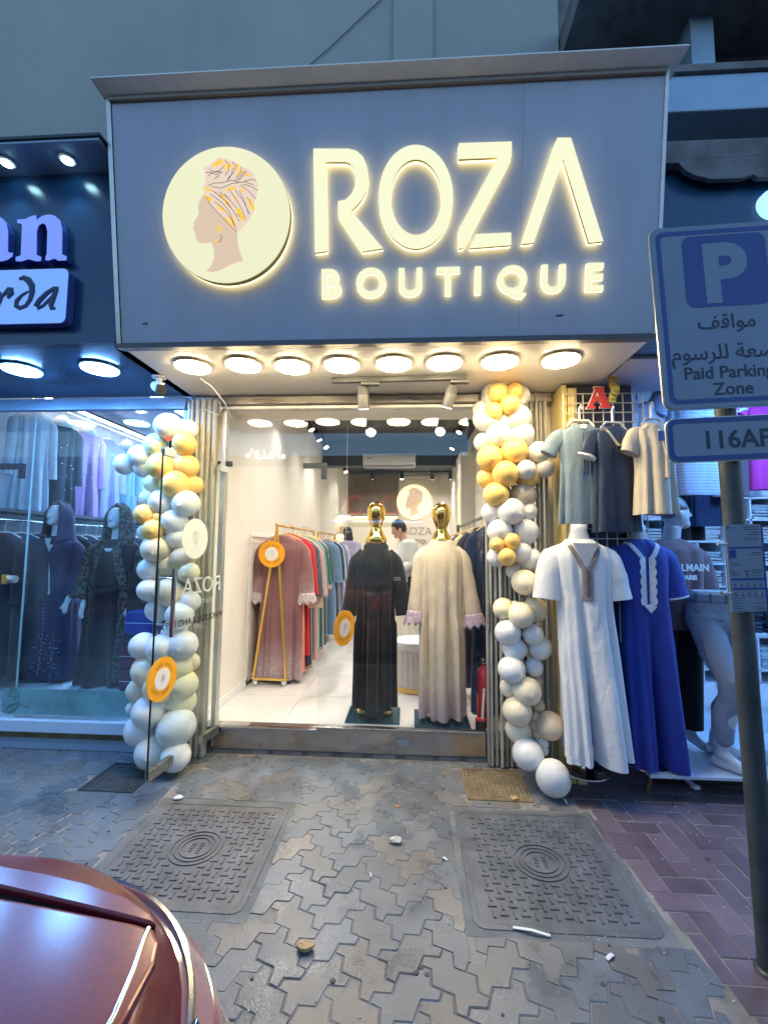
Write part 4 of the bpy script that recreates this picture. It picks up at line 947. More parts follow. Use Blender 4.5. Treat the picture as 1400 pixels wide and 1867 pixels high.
sp_.build('sequin', m_chrome, o, kind='stuff')
p = at(724, 1058, BY - .11); text('cuff_print', 'ZEE', .035, (p.x, BY - .125, p.z), XA, ZA, mat('grey_cuff_print', (.25, .25, .26), .5), gm, .001)
CX2, CY2 = .255, .30
m_cream = lace('cream_robe_cloth', (.68, .57, .43), (.46, .30, .40), .06, .34, 22); m_creaml = lace('cream_sleeve_cloth', (.68, .57, .43), (.46, .30, .40), .80, 1.0, 22)
gm2 = gold_mannequin(CX2, CY2, 'gold faceless mannequin in a cream robe with lilac lace cuffs, by the right shutter', at(808, 917, CY2).z - ZF)
o, rb = worn_robe(gm2, CX2, CY2, at(808, 984, CY2).z - ZF, .045, .165, m_cream, 8, [(at(756, 1105, CY2).x, at(756, 1118, CY2).z, .060), (at(862, 1115, CY2).x, at(862, 1124, CY2).z, .068)], 1.02, None, cuff=m_lilac)
for ch in [c for c in C.objects if c.parent == o]: ch.data.materials[0] = m_creaml if ch.name.startswith('sleeve') else m_lilac
cd = MB(); 
for sx in (-.02, .0): cd.path([rb.front(.055 + sx, 1.0 - .04 * k, .012) + Vector((CX2 + .012 * math.sin(k), CY2, ZF)) for k in range(6)], .0022, 5)
cd.build('cord', mat('lilac_cord', (.5, .45, .55), .6), o)
# ------------------------------------------------------------------ pouffes, dark robes on the right rail, extinguisher, brush
m_vel = fabric('ivory_velvet', (.66, .62, .56), .7, .06, .2)
def pouf(x, y, r, h, label):
    t = thing('pouf', (x, y, ZF), label, 'pouf', 'fluted ivory poufs'); b = MB(); n = 72
    b.loft([[Vector((x + (r - .006 * (j % 3 == 0)) * k * math.cos(2 * math.pi * j / n), y + (r - .006 * (j % 3 == 0)) * k * math.sin(2 * math.pi * j / n), ZF + z)) for j in range(n)] for k, z in ((.98, .045), (1, .06), (1, h - .10), (.98, h - .09))]); b.build('fluted_side', m_vel, t)
    MB().lathe((x, y, ZF), [(r * .98, h - .088), (r * 1.02, h - .075), (r * 1.03, h - .04), (r, h - .012), (r * .8, h)], 48).build('seat', mat('ivory_seat', (.72, .72, .72), .6), t, smooth=50)
    MB().lathe((x, y, ZF), [(r * .99, .001), (r * .99, .044)], 48).build('gold_base', m_brass, t, smooth=40)
p = gz(752, 1268, ZF); pouf(p.x + .02, p.y + .21, .20, .455, 'fluted ivory pouf with gold base between the two mannequins, nearer one')
p = gz(745, 1232, ZF); pouf(p.x - .02, p.y + .85, .20, .60, 'taller fluted ivory pouf behind the nearer pouf')
bagp = gz(738, 1232, ZF); bg_ = MB(); rnd = random.Random(2)
for k in range(16): bg_.ball((bagp.x - .08 + rnd.uniform(-.17, .17), bagp.y + .85 + rnd.uniform(-.1, .1), ZF + .60 + .04 + rnd.uniform(0, .10)), rnd.uniform(.05, .09), rnd.uniform(.04, .08), rnd.uniform(.035, .06), 10, 6)
fo = fuse(bg_, 'plastic_bag', mat('black_plastic_film', (.012, .013, .015), .12, bump=1.0, bs=14), None, .016, it=2); tag(fo, 'heap of shiny black plastic packaging on the taller pouf', 'plastic bag')
rr = thing('wall_rail', (.80, 1.1, 1.70), 'grey steel clothes rail on posts along the right wall', 'clothes rail')
p = at(872, 905, .55); zr = at(846, 915, 1.6).z
MB().path([(.72, .60, 1.80), (.72, 3.3, 1.80)], .016, 4).build('rail', m_greymetal, rr); MB().bx(.70, .74, .56, .60, ZF, 1.84).build('post', m_greymetal, rr); MB().bx(.70, .74, 3.3, 3.34, ZF, 1.84).build('post', m_greymetal, rr)
for k, (y, c, lab) in enumerate([(.50, (.02, .035, .085), 'navy robe hanging nearest the right shutter'), (.86, (.03, .035, .05), 'near black robe on the right wall rail'), (1.35, (.62, .55, .30), 'pale yellow robe on the right wall rail'), (1.7, (.05, .05, .06), 'black robe on the right wall rail, behind the pale yellow one'), (2.1, (.45, .47, .42), 'grey green robe on the right wall rail'), (2.6, (.08, .10, .16), 'slate robe at the far end of the right wall rail')]):
    hung_robe('robe', (.665 if k else .69, y, ZF), 1.50, .10 if k else .02, .165, fabric('rail_cloth', c, .8, .15), lab, 'robe', 'robes on the right wall rail', 50 + k, rz=R(8), depth=.07, sl=.5)
ex = thing('fire_extinguisher', (at(884, 1260, .22).x, .22, ZF), 'red fire extinguisher standing beside the right shutter', 'fire extinguisher'); o = Vector(ex.location)
m_red = mat('red_enamel', (.45, .012, .018), .25, coat=.5)
MB().lathe(o, [(.055, 0), (.06, .01), (.06, .36), (.05, .40), (.022, .43), (.018, .45)], 24).build('cylinder', m_red, ex, smooth=50)
MB().lathe(o, [(.02, .451), (.024, .46), (.02, .49)], 16).build('valve', m_chrome, ex, smooth=50)
MB().path([o + Vector((0, 0, .485)), o + Vector((-.03, -.01, .52)), o + Vector((-.06, -.02, .515))], .007, 8).build('lever', m_black, ex); MB().path([o + Vector((.0, -.02, .47)), o + Vector((-.06, -.04, .46)), o + Vector((-.07, -.05, .36)), o + Vector((-.066, -.05, .25))], .009, 8).build('hose', m_black, ex)
br = thing('hand_brush', (.50, .085, .19), 'black and red brush with a white handle leaning by the right shutter', 'brush')
p = at(877, 1322, .09); MB().bx(p.x - .04, p.x + .03, .07, .105, .20, .265).build('bristles', m_black, br, bevel=.006); MB().bx(p.x - .042, p.x + .032, .066, .108, .266, .282).build('head', mat('red_plastic', (.6, .04, .03), .4), br, bevel=.004)
MB().path([(p.x + .01, .087, .282), (p.x + .03, .12, .48)], .009, 10).build('handle', m_white, br, smooth=40)
# perfume shelf lamp glow objects behind the counter: shelf with small boxes
sh = thing('wall_shelf', (-1.45, 6.2, 1.7), 'small lit wall shelf with boxes at the back left of the boutique', 'shelf')
for z in (1.35, 1.75, 2.15): MB().bx(-1.53, -1.25, 5.9, 6.8, z, z + .03).build('shelf_board', m_white, sh); MB().bx(-1.50, -1.28, 5.92, 6.78, z - .012, z - .002).build('strip_light', glow('shelf_glow', (1, .85, .5), 4.0), sh)
for k, (z, c) in enumerate([(1.38, (.5, .2, .2)), (1.78, (.6, .4, .3)), (1.38, (.55, .45, .35)), (1.78, (.3, .2, .2))]):
    tag(MB().bx(-1.50, -1.34, 5.98 + .2 * k, 6.10 + .2 * k, z + .001, z + .16).build('box', mat('box_card', c, .6), bevel=.004), ['red', 'tan', 'beige', 'brown'][k] + ' carton on the small lit wall shelf', 'box', 'cartons on the lit shelf')
# ------------------------------------------------------------------ two people at the back
def person(x, y, z0, rz, label, shirt, trousers, hair, skin, long_hair=False):
    t = thing('person', (x, y, z0), label, 'person', None, rz); b = MB()
    P = lambda *a: Vector(a)
    b.path([P(0, .0, .92), P(0, 0, 1.02), P(0, .01, 1.15), P(0, -.01, 1.30), P(0, -.04, 1.40)], [.15, .145, .155, .165, .11], 18, flat=.66, side=(1, 0, 0))
    for s in (-1, 1):
        b.path([P(s * .09, 0, .96), P(s * .095, -.01, .50), P(s * .095, .02, .10), P(s * .095, .0, .05)], [.095, .065, .045, .045], 14)
        b.path([P(s * .095, .05, .035), P(s * .095, -.06, .04), P(s * .10, -.16, .028)], [.036, .042, .028], 12)
        b.path([P(s * .16, -.03, 1.37), P(s * .215, .02, 1.10), P(s * .15, -.20, .98), P(s * .10, -.30, 1.0)], [.06, .05, .037, .03], 12)
        for f in range(4): b.path([P(s * .10 - .028 + f * .018, -.30, 1.005), P(s * .10 - .03 + f * .018, -.355, .995), P(s * .10 - .028 + f * .018, -.375, .97)], [.009, .008, .007], 6)
        b.path([P(s * .10 - s * .035, -.30, 1.01), P(s * .10 - s * .05, -.335, 1.02)], [.010, .008], 6)
    b.path([P(0, -.04, 1.38), P(0, -.075, 1.48)], [.058, .052], 14)
    hd = Vector((0, -.125, 1.56)); T = Matrix.Rotation(R(28), 3, 'X')
    b.ball(hd, .075, .095, .115, 20, 14, T)
    b.path([hd + T @ P(0, -.085, .02), hd + T @ P(0, -.113, -.022)], [.010, .015], 8)
    b.ball(hd + T @ P(0, -.07, -.075), .042, .035, .03, 12, 8)
    for s in (-1, 1): b.ball(hd + T @ P(s * .076, .0, -.01), .012, .022, .032, 8, 6)
    fuse(b, 'body', skin, t, .009, True, 5)
    h = MB(); hm = hd + T @ P(0, .015, .02); h.ball(hm, .084, .10, .115, 20, 14, T)
    h.v = [v if (T.inverted() @ (v - hd)).y > -.045 or (T.inverted() @ (v - hd)).z > .06 else v + T @ P(0, .06, 0) for v in h.v]
    if long_hair: h.path([hd + P(0, .05, .02), hd + P(0, .10, -.10), hd + P(0, .12, -.24)], [.08, .085, .05], 14)
    h.build('hair', hair, t, smooth=180, local=True)
    e = MB()
    for s in (-1, 1): e.ball(hd + T @ P(s * .030, -.084, .018), .010, .006, .006, 8, 6); e.bx(0, 0, 0, 0, 0, 0) if False else None
    e.build('eyes', m_black, t, local=True)
    mo = MB(); mo.path([hd + T @ P(-.022, -.094, -.055), hd + T @ P(0, -.100, -.057), hd + T @ P(.022, -.094, -.055)], .005, 6); mo.build('mouth', mat('lip', (.30, .10, .09), .6), t, local=True)
    c = MB(); rb = Robe([(1.43, .075, .07, 0), (1.40, .15, .10, .001), (1.34, .19, .118, .003), (1.15, .185, .125, .006), (.98, .185, .125, .008), (.86, .19, .13, .010)], 5, (4, 7, 12)); rb.mesh(c, 60, 24, .004)
    for s in (-1, 1): sleeve(c, [(s * .16, -.03, 1.37), (s * .22, .02, 1.10), (s * .155, -.19, .985)], [.072, .064, .046], 16, 1, 4 + s, .06)
    c.build('shirt', shirt, t, smooth=70, local=True)
    tr = MB()
    for s in (-1, 1): tr.path([P(s * .085, .0, .93), P(s * .095, -.005, .70), P(s * .10, -.01, .48), P(s * .10, .015, .08)], [.105, .098, .08, .068], 18)
    tr.build('trousers', trousers, t, smooth=70, local=True)
    return t
hp = at(735, 985, 2.7)
person(hp.x + .06, 2.75, ZF, R(-78), 'person with short dark hair in a light grey shirt, head bowed, deep in the boutique', fabric('light_grey_shirt', (.58, .60, .60)), fabric('black_trousers', (.02, .02, .024)), mat('dark_hair', (.015, .013, .012), .55, bump=.8, bs=60), mat('skin', (.55, .32, .22), .55, trans=.1))
hp = at(634, 985, 4.6)
person(hp.x, 4.75, ZF, R(200), 'person with dark hair in a lavender top seen behind the far clothes rack', fabric('lavender_top', (.45, .42, .62)), fabric('dark_skirt', (.03, .03, .04)), mat('black_hair', (.012, .011, .011), .55, bump=.8, bs=60), mat('skin_tan', (.50, .29, .20), .55, trans=.1), True)
# ------------------------------------------------------------------ left neighbour: navy sign
ls = thing('shop_sign', (-2.7, -.9, SZ), 'navy shop sign left of the boutique with pale blue serif letters and script box', 'shop sign')
LY = -.905; X1 = -1.655
zc = at(100, 318, LY).z
MB().bx(-5.5, X1, LY, LY + .05, SZ, zc).build('board', m_navy, ls)
MB().bx(-5.5, X1, LY + .052, -.02, SZ + .002, SZ + .03).build('soffit', mat('navy_soffit', (.02, .065, .15), .25, var=.05), ls)
hb = LY - .20; xe = at(178, 285, hb).x; zt2 = at(100, 253, hb).z
hd_ = MB().bx(-5.5, xe, hb, -.345, zc + .003, zt2).build('hood', m_bluetrim, ls, bevel=.004)
MB().bx(-5.5, xe + .01, hb - .01, -.345, zt2 + .002, zt2 + .018).build('hood_cap', m_dark, ls)
MB().bx(xe + .003, X1, LY - .03, -.345, zc + .003, zt2 - .01).build('hood_end', m_bluetrim, ls)
def downlight(x, y, z, label, m, e, col, group, r=.032, size=80):
    t = thing('downlight', (x, y, z), label, 'downlight', group)
    MB().lathe((0, 0, 0), [(r * 1.35, 0), (r * 1.4, -.006), (r, -.010)], 24).build('bezel', m_white, t, smooth=40, local=True); MB().lathe((0, 0, 0), [(r * .95, -.0105), (r * .8, -.016)], 20).build('lens', m, t, local=True)
    if e:
        l = bpy.data.lights.new('spot_light', 'SPOT'); l.energy = e * KL; l.color = col; l.spot_size = R(size); l.spot_blend = .6; l.shadow_soft_size = r
        lo = bpy.data.objects.new('spot_light', l); C.objects.link(lo); lo.parent = t; lo.location = (0, 0, -.03)
p = gz(130, 298, zc)
downlight(p.x, -1.0, zc + .002, 'small bright downlight in the hood over the navy sign, above the letter n', m_coolspot, 2.5, (.35, .85, 1.0), 'downlights in the hood over the navy sign')
downlight(p.x - .36, -1.0, zc + .002, 'small bright downlight in the hood over the navy sign, above the letter a', m_coolspot, 2.5, (.35, .85, 1.0), 'downlights in the hood over the navy sign')
F = lambda pts, Y: [(at(x, y, Y).x, at(x, y, Y).z) for x, y in pts]
Z5 = lambda P: [(x / 4.555, 230 + y / 4.555) for x, y in P]
def lletter(nm, P, dep=.05, m=m_letterblue):
    q = F(Z5(P), LY - dep); o = MB().poly(q, (0, LY, 0), XA, ZA, .004, dep - .004).build(nm, m_navy2, ls); MB().poly(q, (0, LY, 0), XA, ZA, dep - .003, dep).build('face', m, o)
m_navy2 = mat('blue_letter_side', (.05, .08, .35), .4)
lletter('letter_n', [(142, 800), (142, 772), (200, 770), (270, 740), (298, 738), (304, 775), (350, 742), (400, 730), (450, 738), (495, 775), (515, 850), (512, 1060), (552, 1078), (548, 1110), (480, 1112), (448, 1094), (400, 1112), (375, 1108), (380, 1075), (388, 1060), (393, 870), (380, 815), (350, 800), (318, 820), (302, 870), (300, 1065), (340, 1082), (335, 1116), (290, 1116), (235, 1100), (175, 1118), (130, 1116), (130, 1085), (172, 1070), (182, 830), (172, 805)])
lletter('letter_a', [(-150, 760), (-60, 735), (10, 755), (50, 800), (65, 870), (62, 1030), (72, 1050), (104, 1048), (100, 1075), (60, 1105), (0, 1120), (-30, 1095), (-60, 1115), (-150, 1120), (-200, 1060), (-195, 960), (-120, 905), (-40, 880), (-42, 830), (-70, 800), (-110, 815), (-120, 850), (-190, 840)])
bx_ = F(Z5([(-520, 1195), (541, 1182), (541, 1615), (-520, 1650)]), LY - .06)
xs = [q[0] for q in bx_]; zs = [q[1] for q in bx_]; x0, x1, z0, z1 = min(xs), max(xs), zs[2] - .012, zs[1] + .004
MB().poly(rrect(x0, x1, z0, z1, .035), (0, LY, 0), XA, ZA, .004, .056).build('script_box', m_navy2, ls); MB().poly(rrect(x0 + .002, x1 - .002, z0 + .002, z1 - .002, .033), (0, LY, 0), XA, ZA, .057, .060).build('script_box_face', m_boxblue, ls)
m_script = mat('navy_script', (.01, .03, .12), .5)
def script(nm, strokes):
    b = MB()
    for pts, r in strokes: b.path([Vector((x, LY - .0625, z)) for x, z in F(Z5(pts), LY - .062)], [k * .0022 for k in r], 8, flat=.35, side=(1, 0, 0))
    b.build(nm, m_script, ls)
script('letter_d', [([(160, 1268), (195, 1255), (235, 1275), (265, 1320), (268, 1380), (250, 1440), (215, 1490), (165, 1510), (135, 1490), (140, 1450), (180, 1405), (240, 1370)], [4, 7, 9, 9, 8, 7, 6, 6, 7, 7, 5, 3])])
script('letter_a', [([(485, 1345), (450, 1345), (390, 1385), (325, 1450), (300, 1490), (315, 1510), (360, 1490), (420, 1430), (470, 1370)], [5, 6, 7, 8, 8, 6, 5, 5, 4]), ([(470, 1355), (445, 1420), (425, 1480), (430, 1512), (460, 1512)], [7, 8, 8, 6, 4])])
script('letter_r', [([(-40, 1370), (-10, 1390), (0, 1440), (-20, 1510)], [4, 8, 8, 4]), ([(0, 1440), (40, 1390), (85, 1345)], [3, 6, 8]), ([(85, 1345), (90, 1390), (65, 1430)], [9, 10, 4]), ([(-60, 1480), (-150, 1400), (-250, 1500)], [6, 8, 6])])
# ------------------------------------------------------------------ left neighbour: shopfront
lf = thing('shopfront_glazing', (-3, 0, 0), 'pale blue metal framed glass front of the navy signed shop', 'shopfront')
MB().bx(-5.5, -1.70, -.03, .05, 2.545, 2.63).build('header_bar', m_bluetrim, lf, bevel=.006)
MB().bx(-5.5, -1.70, -.045, -.032, 2.535, 2.552).build('header_lip', m_bluetrim, lf)
MB().bx(-1.715, -1.66, -.03, .06, .0, 2.53).build('jamb', m_bluetrim, lf, bevel=.004)
xd = at(50, 1000, .02).x
MB().bx(-5.5, xd - .006, .012, .024, .215, 2.53).build('pane', m_glassd, lf)
MB().bx(xd, -1.718, .012, .024, .215, 2.53).build('pane', m_glassd, lf)
MB().bx(xd - .005, xd - .001, .010, .026, .215, 2.53).build('pane_edge', mat('pale_glass_edge', (.35, .55, .60), .1), lf)
p = at(20, 850, .01); q = at(42, 872, .01)
patch([(p.x - .18, q.x, p.z - .022, p.z + .022), (q.x - .04, q.x, q.z, p.z - .0225)], lf, [(q.x - .02, p.z), (q.x - .02, q.z + .02)], .018)
lkp = at(22, 1056, .0); MB().cyl((lkp.x - .03, -.012, lkp.z), (lkp.x + .04, -.012, lkp.z), .028, n=20).build('lock_case', m_alu, lf, smooth=40); MB().bx(lkp.x - .045, lkp.x - .005, -.045, -.02, lkp.z - .035, lkp.z + .035).build('brass_lock', mat('brass', (.75, .48, .15), .3, .9), lf, bevel=.004)
MB().bx(-5.5, -1.72, -.02, .06, .125, .208).build('sill', m_bluewhite, lf, bevel=.004)
MB().bx(-5.5, -1.72, -.012, .06, .085, .122).build('brass_threshold', mat('tarnished_brass', (.16, .13, .06), .35, .7, var=.4), lf)
for k in range(5): MB().bx(-1.75 - .62 * (k + 1) + .002, -1.75 - .62 * k, -.004, .05, .004, .083).build('plinth_tile', mat('plinth_tile', (.24, .33, .42), .3, var=.08) if k == 0 else bpy.data.materials['plinth_tile'], lf)
# frosted strip with the drawing of a veiled head
m_strip = mat('frosted_green_strip', (.16, .34, .36), .5, var=.45, vs=2.5)
pa, pb = at(4, 1255, .005), at(262, 1310, .005)
MB().poly([(pa.x, pb.z + .012), (pa.x + .03, pb.z), (-1.73, pb.z), (-1.73, pa.z), (pa.x, pa.z)], (0, .0105, 0), XA, ZA, 0, .001).build('frosted_strip', m_strip, lf)
Z10 = lambda P: [(x / 10, 1200 + y / 10) for x, y in P]
q = MB()
for P, r in (([(185, 720), (175, 640), (200, 570), (250, 545), (310, 570), (345, 650), (350, 740), (320, 800), (260, 830)], .004), ([(200, 640), (240, 600), (290, 640), (285, 720), (240, 790)], .002), ([(350, 800), (270, 840), (180, 850), (120, 900), (110, 960), (180, 985), (270, 930), (350, 850)], .004), ([(350, 820), (400, 840), (470, 880), (520, 880), (545, 850)], .003), ([(120, 1040), (230, 990), (330, 880)], .003), ([(180, 870), (190, 910), (250, 900)], .002), ([(180, 700), (210, 700)], .003), ([(230, 705), (265, 700)], .003)):
    q.path([Vector((x, .0085, z)) for x, z in F(Z10(P), .0085)], r, 6, flat=.3)
q.build('veiled_head_print', mat('strip_print', (.07, .17, .20), .6), lf)
# ------------------------------------------------------------------ left neighbour: interior
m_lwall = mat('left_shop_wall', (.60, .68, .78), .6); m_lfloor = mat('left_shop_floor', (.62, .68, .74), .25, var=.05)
li = thing('left_shop_room', (-3.3, 2, 0), 'cold lit clothes shop interior behind the left glass', 'shop interior')
LW = -4.05
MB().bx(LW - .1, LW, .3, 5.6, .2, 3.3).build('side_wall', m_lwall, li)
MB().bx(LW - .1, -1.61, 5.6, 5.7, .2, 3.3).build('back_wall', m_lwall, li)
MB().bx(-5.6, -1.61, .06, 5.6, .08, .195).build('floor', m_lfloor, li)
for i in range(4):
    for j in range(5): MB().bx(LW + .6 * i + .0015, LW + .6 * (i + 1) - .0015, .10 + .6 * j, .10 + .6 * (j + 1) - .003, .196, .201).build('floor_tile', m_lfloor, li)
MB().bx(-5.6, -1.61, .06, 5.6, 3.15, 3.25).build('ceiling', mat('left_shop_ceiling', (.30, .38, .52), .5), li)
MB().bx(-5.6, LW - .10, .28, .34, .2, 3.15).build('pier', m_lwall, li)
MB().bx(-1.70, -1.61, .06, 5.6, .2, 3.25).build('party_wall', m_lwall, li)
m_tube = glow('led_strip', (1.0, .90, .72), 9.0, KL)
t = thing('led_strip', (LW + .28, 3, 3.02), 'long warm LED strip over the upper row of dresses in the left shop', 'LED strip')
MB().bx(LW + .25, LW + .30, .8, 5.4, 3.035, 3.065).build('profile', m_dark, t); MB().bx(LW + .255, LW + .295, .8, 5.4, 3.018, 3.034).build('diffuser', m_tube, t)
m_bar = glow('ceiling_light_bar', (.36, .66, 1.0), 14.0, KL)
for k, (x, lab) in enumerate([(-2.75, 'nearest the glass door'), (-2.05, 'by the party wall')]):
    t = thing('light_bar', (x, 2.2, 3.14), 'cyan white light bar on the ceiling of the left shop, ' + lab, 'light bar', 'light bars in the left shop'); MB().bx(x - .07, x + .07, .9, 4.6, 3.115, 3.148).build('housing', m_white, t); MB().bx(x - .06, x + .06, .92, 4.58, 3.105, 3.114).build('diffuser', m_bar, t)
for k, (x, y) in enumerate([(-3.3, 1.9), (-3.3, 2.9), (-3.3, 3.9)]):
    downlight(x, y, 3.148, 'recessed downlight in the left shop ceiling, ' + ['nearest the glass', 'middle one', 'farthest'][k], m_coolspot, 75, (.32, .56, 1.0), 'downlights in the left shop ceiling', .06, 120)
# upper dresses along the side wall (face the room)
UD = [(.98, (.45, .52, .62), 'pale blue dress, nearest the street on the upper rail of the left shop'), (1.34, (.012, .03, .05), 'black dress with sparkling studs on the upper rail of the left shop'), (1.72, (.42, .25, .55), 'lavender hooded dress on the upper rail of the left shop'), (2.10, (.34, .34, .52), 'pale grey lilac dress on the upper rail of the left shop'), (2.45, (.20, .36, .48), 'pale teal dress on the upper rail of the left shop'), (2.80, (.62, .60, .64), 'white pink dress on the upper rail of the left shop'), (3.14, (.18, .18, .52), 'violet blue dress on the upper rail of the left shop')]
m_stud = glow('crystal_stud', (.8, .9, 1), 1.5)
m_stud = mat('crystal_stud', (.9, .95, 1.0), .12, 0, emit=None)
for k, (y, c, lab) in enumerate(UD):
    t, rb = hung_robe('dress', (LW + .22, y, 0), 2.86 - .02 * (k % 2), 1.80, .150, fabric('upper_dress_cloth', c, .6, .1, .4), lab, 'dress', 'dresses on the upper rail of the left shop', 80 + k, rz=R(58), depth=.06, sl=.60, spread=.03, flare=1.12, sr=.05, hm=m_hangw, hook=.14)
    hd = MB(); hd.path([(0, 0, 2.80), (0, -.01, 2.86), (0, -.02, 2.92)], [.10, .085, .03], 16, flat=.6, side=(1, 0, 0)); hd.build('hood', bpy.data.materials[t.children[0].data.materials[0].name] if t.children else None, t, smooth=180, local=True) if k in (1, 2, 4) else None
    if k in (1, 2, 3):
        s = MB(); rnd = random.Random(k)
        for q in range(14 if k == 1 else 9): s.ball(rb.front(rnd.uniform(-.13, .13), rnd.uniform(2.1, 2.72), .006), .007, nu=6, nv=4)
        s.build('studs', m_stud, t, local=True, kind='stuff')
ur = thing('upper_rail', (LW + .22, 2.6, 2.98), 'thin steel upper rail carrying dresses in the left shop', 'clothes rail'); MB().path([(LW + .22, .7, 2.975), (LW + .22, 4.5, 2.975)], .012, 10).build('tube', m_chrome, ur, smooth=50)
for y in (.9, 2.6, 4.3): MB().path([(LW, y, 2.99), (LW + .22, y, 2.985)], .009, 8).build('bracket', m_chrome, ur)
lr = thing('lower_rail', (LW + .35, 2.6, 1.72), 'steel lower rail packed with dark robes in the left shop', 'clothes rail'); MB().path([(LW + .35, .5, 1.72), (LW + .35, 5.0, 1.72)], .014, 10).build('tube', m_chrome, lr, smooth=50); MB().bx(LW, LW + .35, .5, 5.0, 1.80, 1.83).build('shelf_board', m_greymetal, lr)
for y in (.55, 2.7, 4.9): MB().path([(LW, y, 1.75), (LW + .35, y, 1.73)], .010, 8).build('bracket', m_chrome, lr)
mds = [fabric('packed_robe_cloth', c, .8, .2) for c in ((.012, .016, .028), (.02, .03, .06), (.03, .03, .035), (.016, .02, .02), (.05, .05, .075))]
NTH = ['first', 'second', 'third', 'fourth', 'fifth', 'sixth', 'seventh', 'eighth', 'ninth', 'tenth', 'eleventh', 'twelfth', 'thirteenth', 'fourteenth', 'fifteenth', 'sixteenth', 'seventeenth', 'eighteenth', 'nineteenth', 'twentieth', 'twenty first', 'twenty second', 'twenty third', 'twenty fourth', 'twenty fifth', 'twenty sixth']
for k in range(26):
    y = .62 + k * .165
    if k < 5:
        t, rb = hung_robe('packed_robe', (LW + .35, y, 0), 1.60, .34, .20, mds[k], 'dark robe packed on the low rail of the left shop, ' + NTH[k] + ' from the street', 'robe', 'dark robes packed on the lower rail of the left shop', 120 + k, rz=R(random.uniform(-14, 14)), depth=.05, sl=.55, hm=m_hangw, hook=.12, spread=.0); P_ = (P_ if k else []) + [t]
    else:
        t = copy_tree(P_[k % 5]); t['label'] = 'dark robe packed on the low rail of the left shop, ' + NTH[k] + ' from the street'; t.location = (LW + .35 + random.uniform(-.02, .02), y, random.uniform(-.015, .015)); t.rotation_euler.z = R(random.uniform(-14, 14))
# mannequins behind the left glass
m_skinw = mat('white_mannequin_gloss', (.68, .68, .70), .25, spec=.5)
def hooded(px, yy, ztop, zhem, w, m, label, mh, seed, leop=None):
    x = at(px, 1000, yy).x; t = thing('mannequin', (x, yy, .2), label, 'mannequin', 'hooded mannequins in the left shop window'); H = ztop - .2
    b = MB(); hd = Vector((-.01, -.015, H - .135)); b.ball(hd, .070, .085, .108, 20, 14); b.path([(0, 0, H - .2), (0, .005, H - .32), (0, 0, H - .42)], [.045, .048, .09], 16)
    b.path([hd + Vector((0, -.078, .02)), hd + Vector((0, -.098, -.025))], [.009, .013], 8); b.ball(hd + Vector((0, -.055, -.07)), .04, .034, .03, 12, 8)
    for sg in (-1, 1):
        b.path([(sg * .15, 0, H - .40), (sg * .21, -.01, H - .66), (sg * .23, -.07, H - .90), (sg * .225, -.10, H - .98)], [.05, .042, .028, .024], 12)
        for f in range(4): b.path([(sg * .225 + (f - 1.5) * .014, -.105, H - .975), (sg * .222 + (f - 1.5) * .015, -.115, H - 1.04), (sg * .218 + (f - 1.5) * .014, -.105, H - 1.085 + abs(f - 1.3) * .01)], [.0085, .008, .006], 6)
        b.path([(sg * .21, -.12, H - .985), (sg * .185, -.135, H - 1.03)], [.009, .007], 6)
    b.path([(0, 0, H - .42), (0, 0, H - .9)], [.12, .12], 12)
    fuse(b, 'body', m_skinw, t, .008, True, 4)
    prof = [(H - .335, .075, .065, 0), (H - .36, .12, .085, .001), (H - .40, w * .85, .10, .002), (H - .47, w, .12, .003), (H - .70, w * .93, .125, .006), (H - .95, w * .95, .125, .010), (.75, w * 1.04, .135, .018), (zhem - .2, w * 1.22, .16, .026)]
    rb = Robe(prof, seed, (5, 8, 13)); q = MB(); rb.mesh(q, 90, 50, .012); o = q.build('robe', m, t, smooth=75, local=True)
    for sg in (-1, 1):
        sb = MB(); sleeve(sb, [(sg * w * .64, 0, H - .405), (sg * w * .98, 0, H - .48), (sg * (w * 1.06), -.012, H - .68), (sg * (w * 1.08 + .02), -.07, H - .90)], [.05, .072, .07, .085], 22, .8, seed + sg, .05)
        sb.build('sleeve', mh if leop else m, t, smooth=75, local=True)
    hood = MB(); rings = []; n = 26                                   # hood: open at the face
    for k in range(12):
        u = k / 11; z = H - .40 + u * .412; rad = (.165 - .05 * math.sin(min(1, u / .45) * math.pi / 2)) if u < .45 else .115 * math.sqrt(max(.03, 1 - max(0, (u - .52) / .48) ** 2.2)); rings.append([Vector(((rad * (1.05 + .12 * math.sin(u * 3))) * math.sin(R(-148 + 296 * j / (n - 1)) ), .02 + rad * 1.0 * math.cos(R(-148 + 296 * j / (n - 1))) * 1.05, z + .012 * math.sin(j * .9 + k))) for j in range(n)])
    hood.loft(rings, False, False, False); h = hood.build('hood', mh, t, smooth=180, local=True); sm = h.modifiers.new('thickness', 'SOLIDIFY'); sm.thickness = .012
    return t, rb, o
m_navyrobe = fabric('navy_robe_cloth', (.020, .026, .08), .65, .12)
t, rb, o = hooded(102, .95, 1.92, .235, .235, m_navyrobe, 'hooded mannequin in a navy robe with sparkling diamond studs behind the left glass', m_navyrobe, 31)
s = MB(); zz = [i * .035 for i in range(42)]
for z in zz: s.ball(rb.front(.01 + .012 * math.sin(z * 5), .10 + z, .004), .0042, nu=6, nv=4)
for i in range(-4, 5):
    for k in range(11):
        f = k / 10
        for sg in (-1, 1):
            x = i * .07 + sg * f * .14; z = .08 + f * .36 + .0 * i
            if abs(x) < .21 and (k + i) % 3: s.ball(rb.front(x, z, .004), .0035, nu=5, nv=3)
s.build('stud', m_stud, t, local=True, kind='stuff')
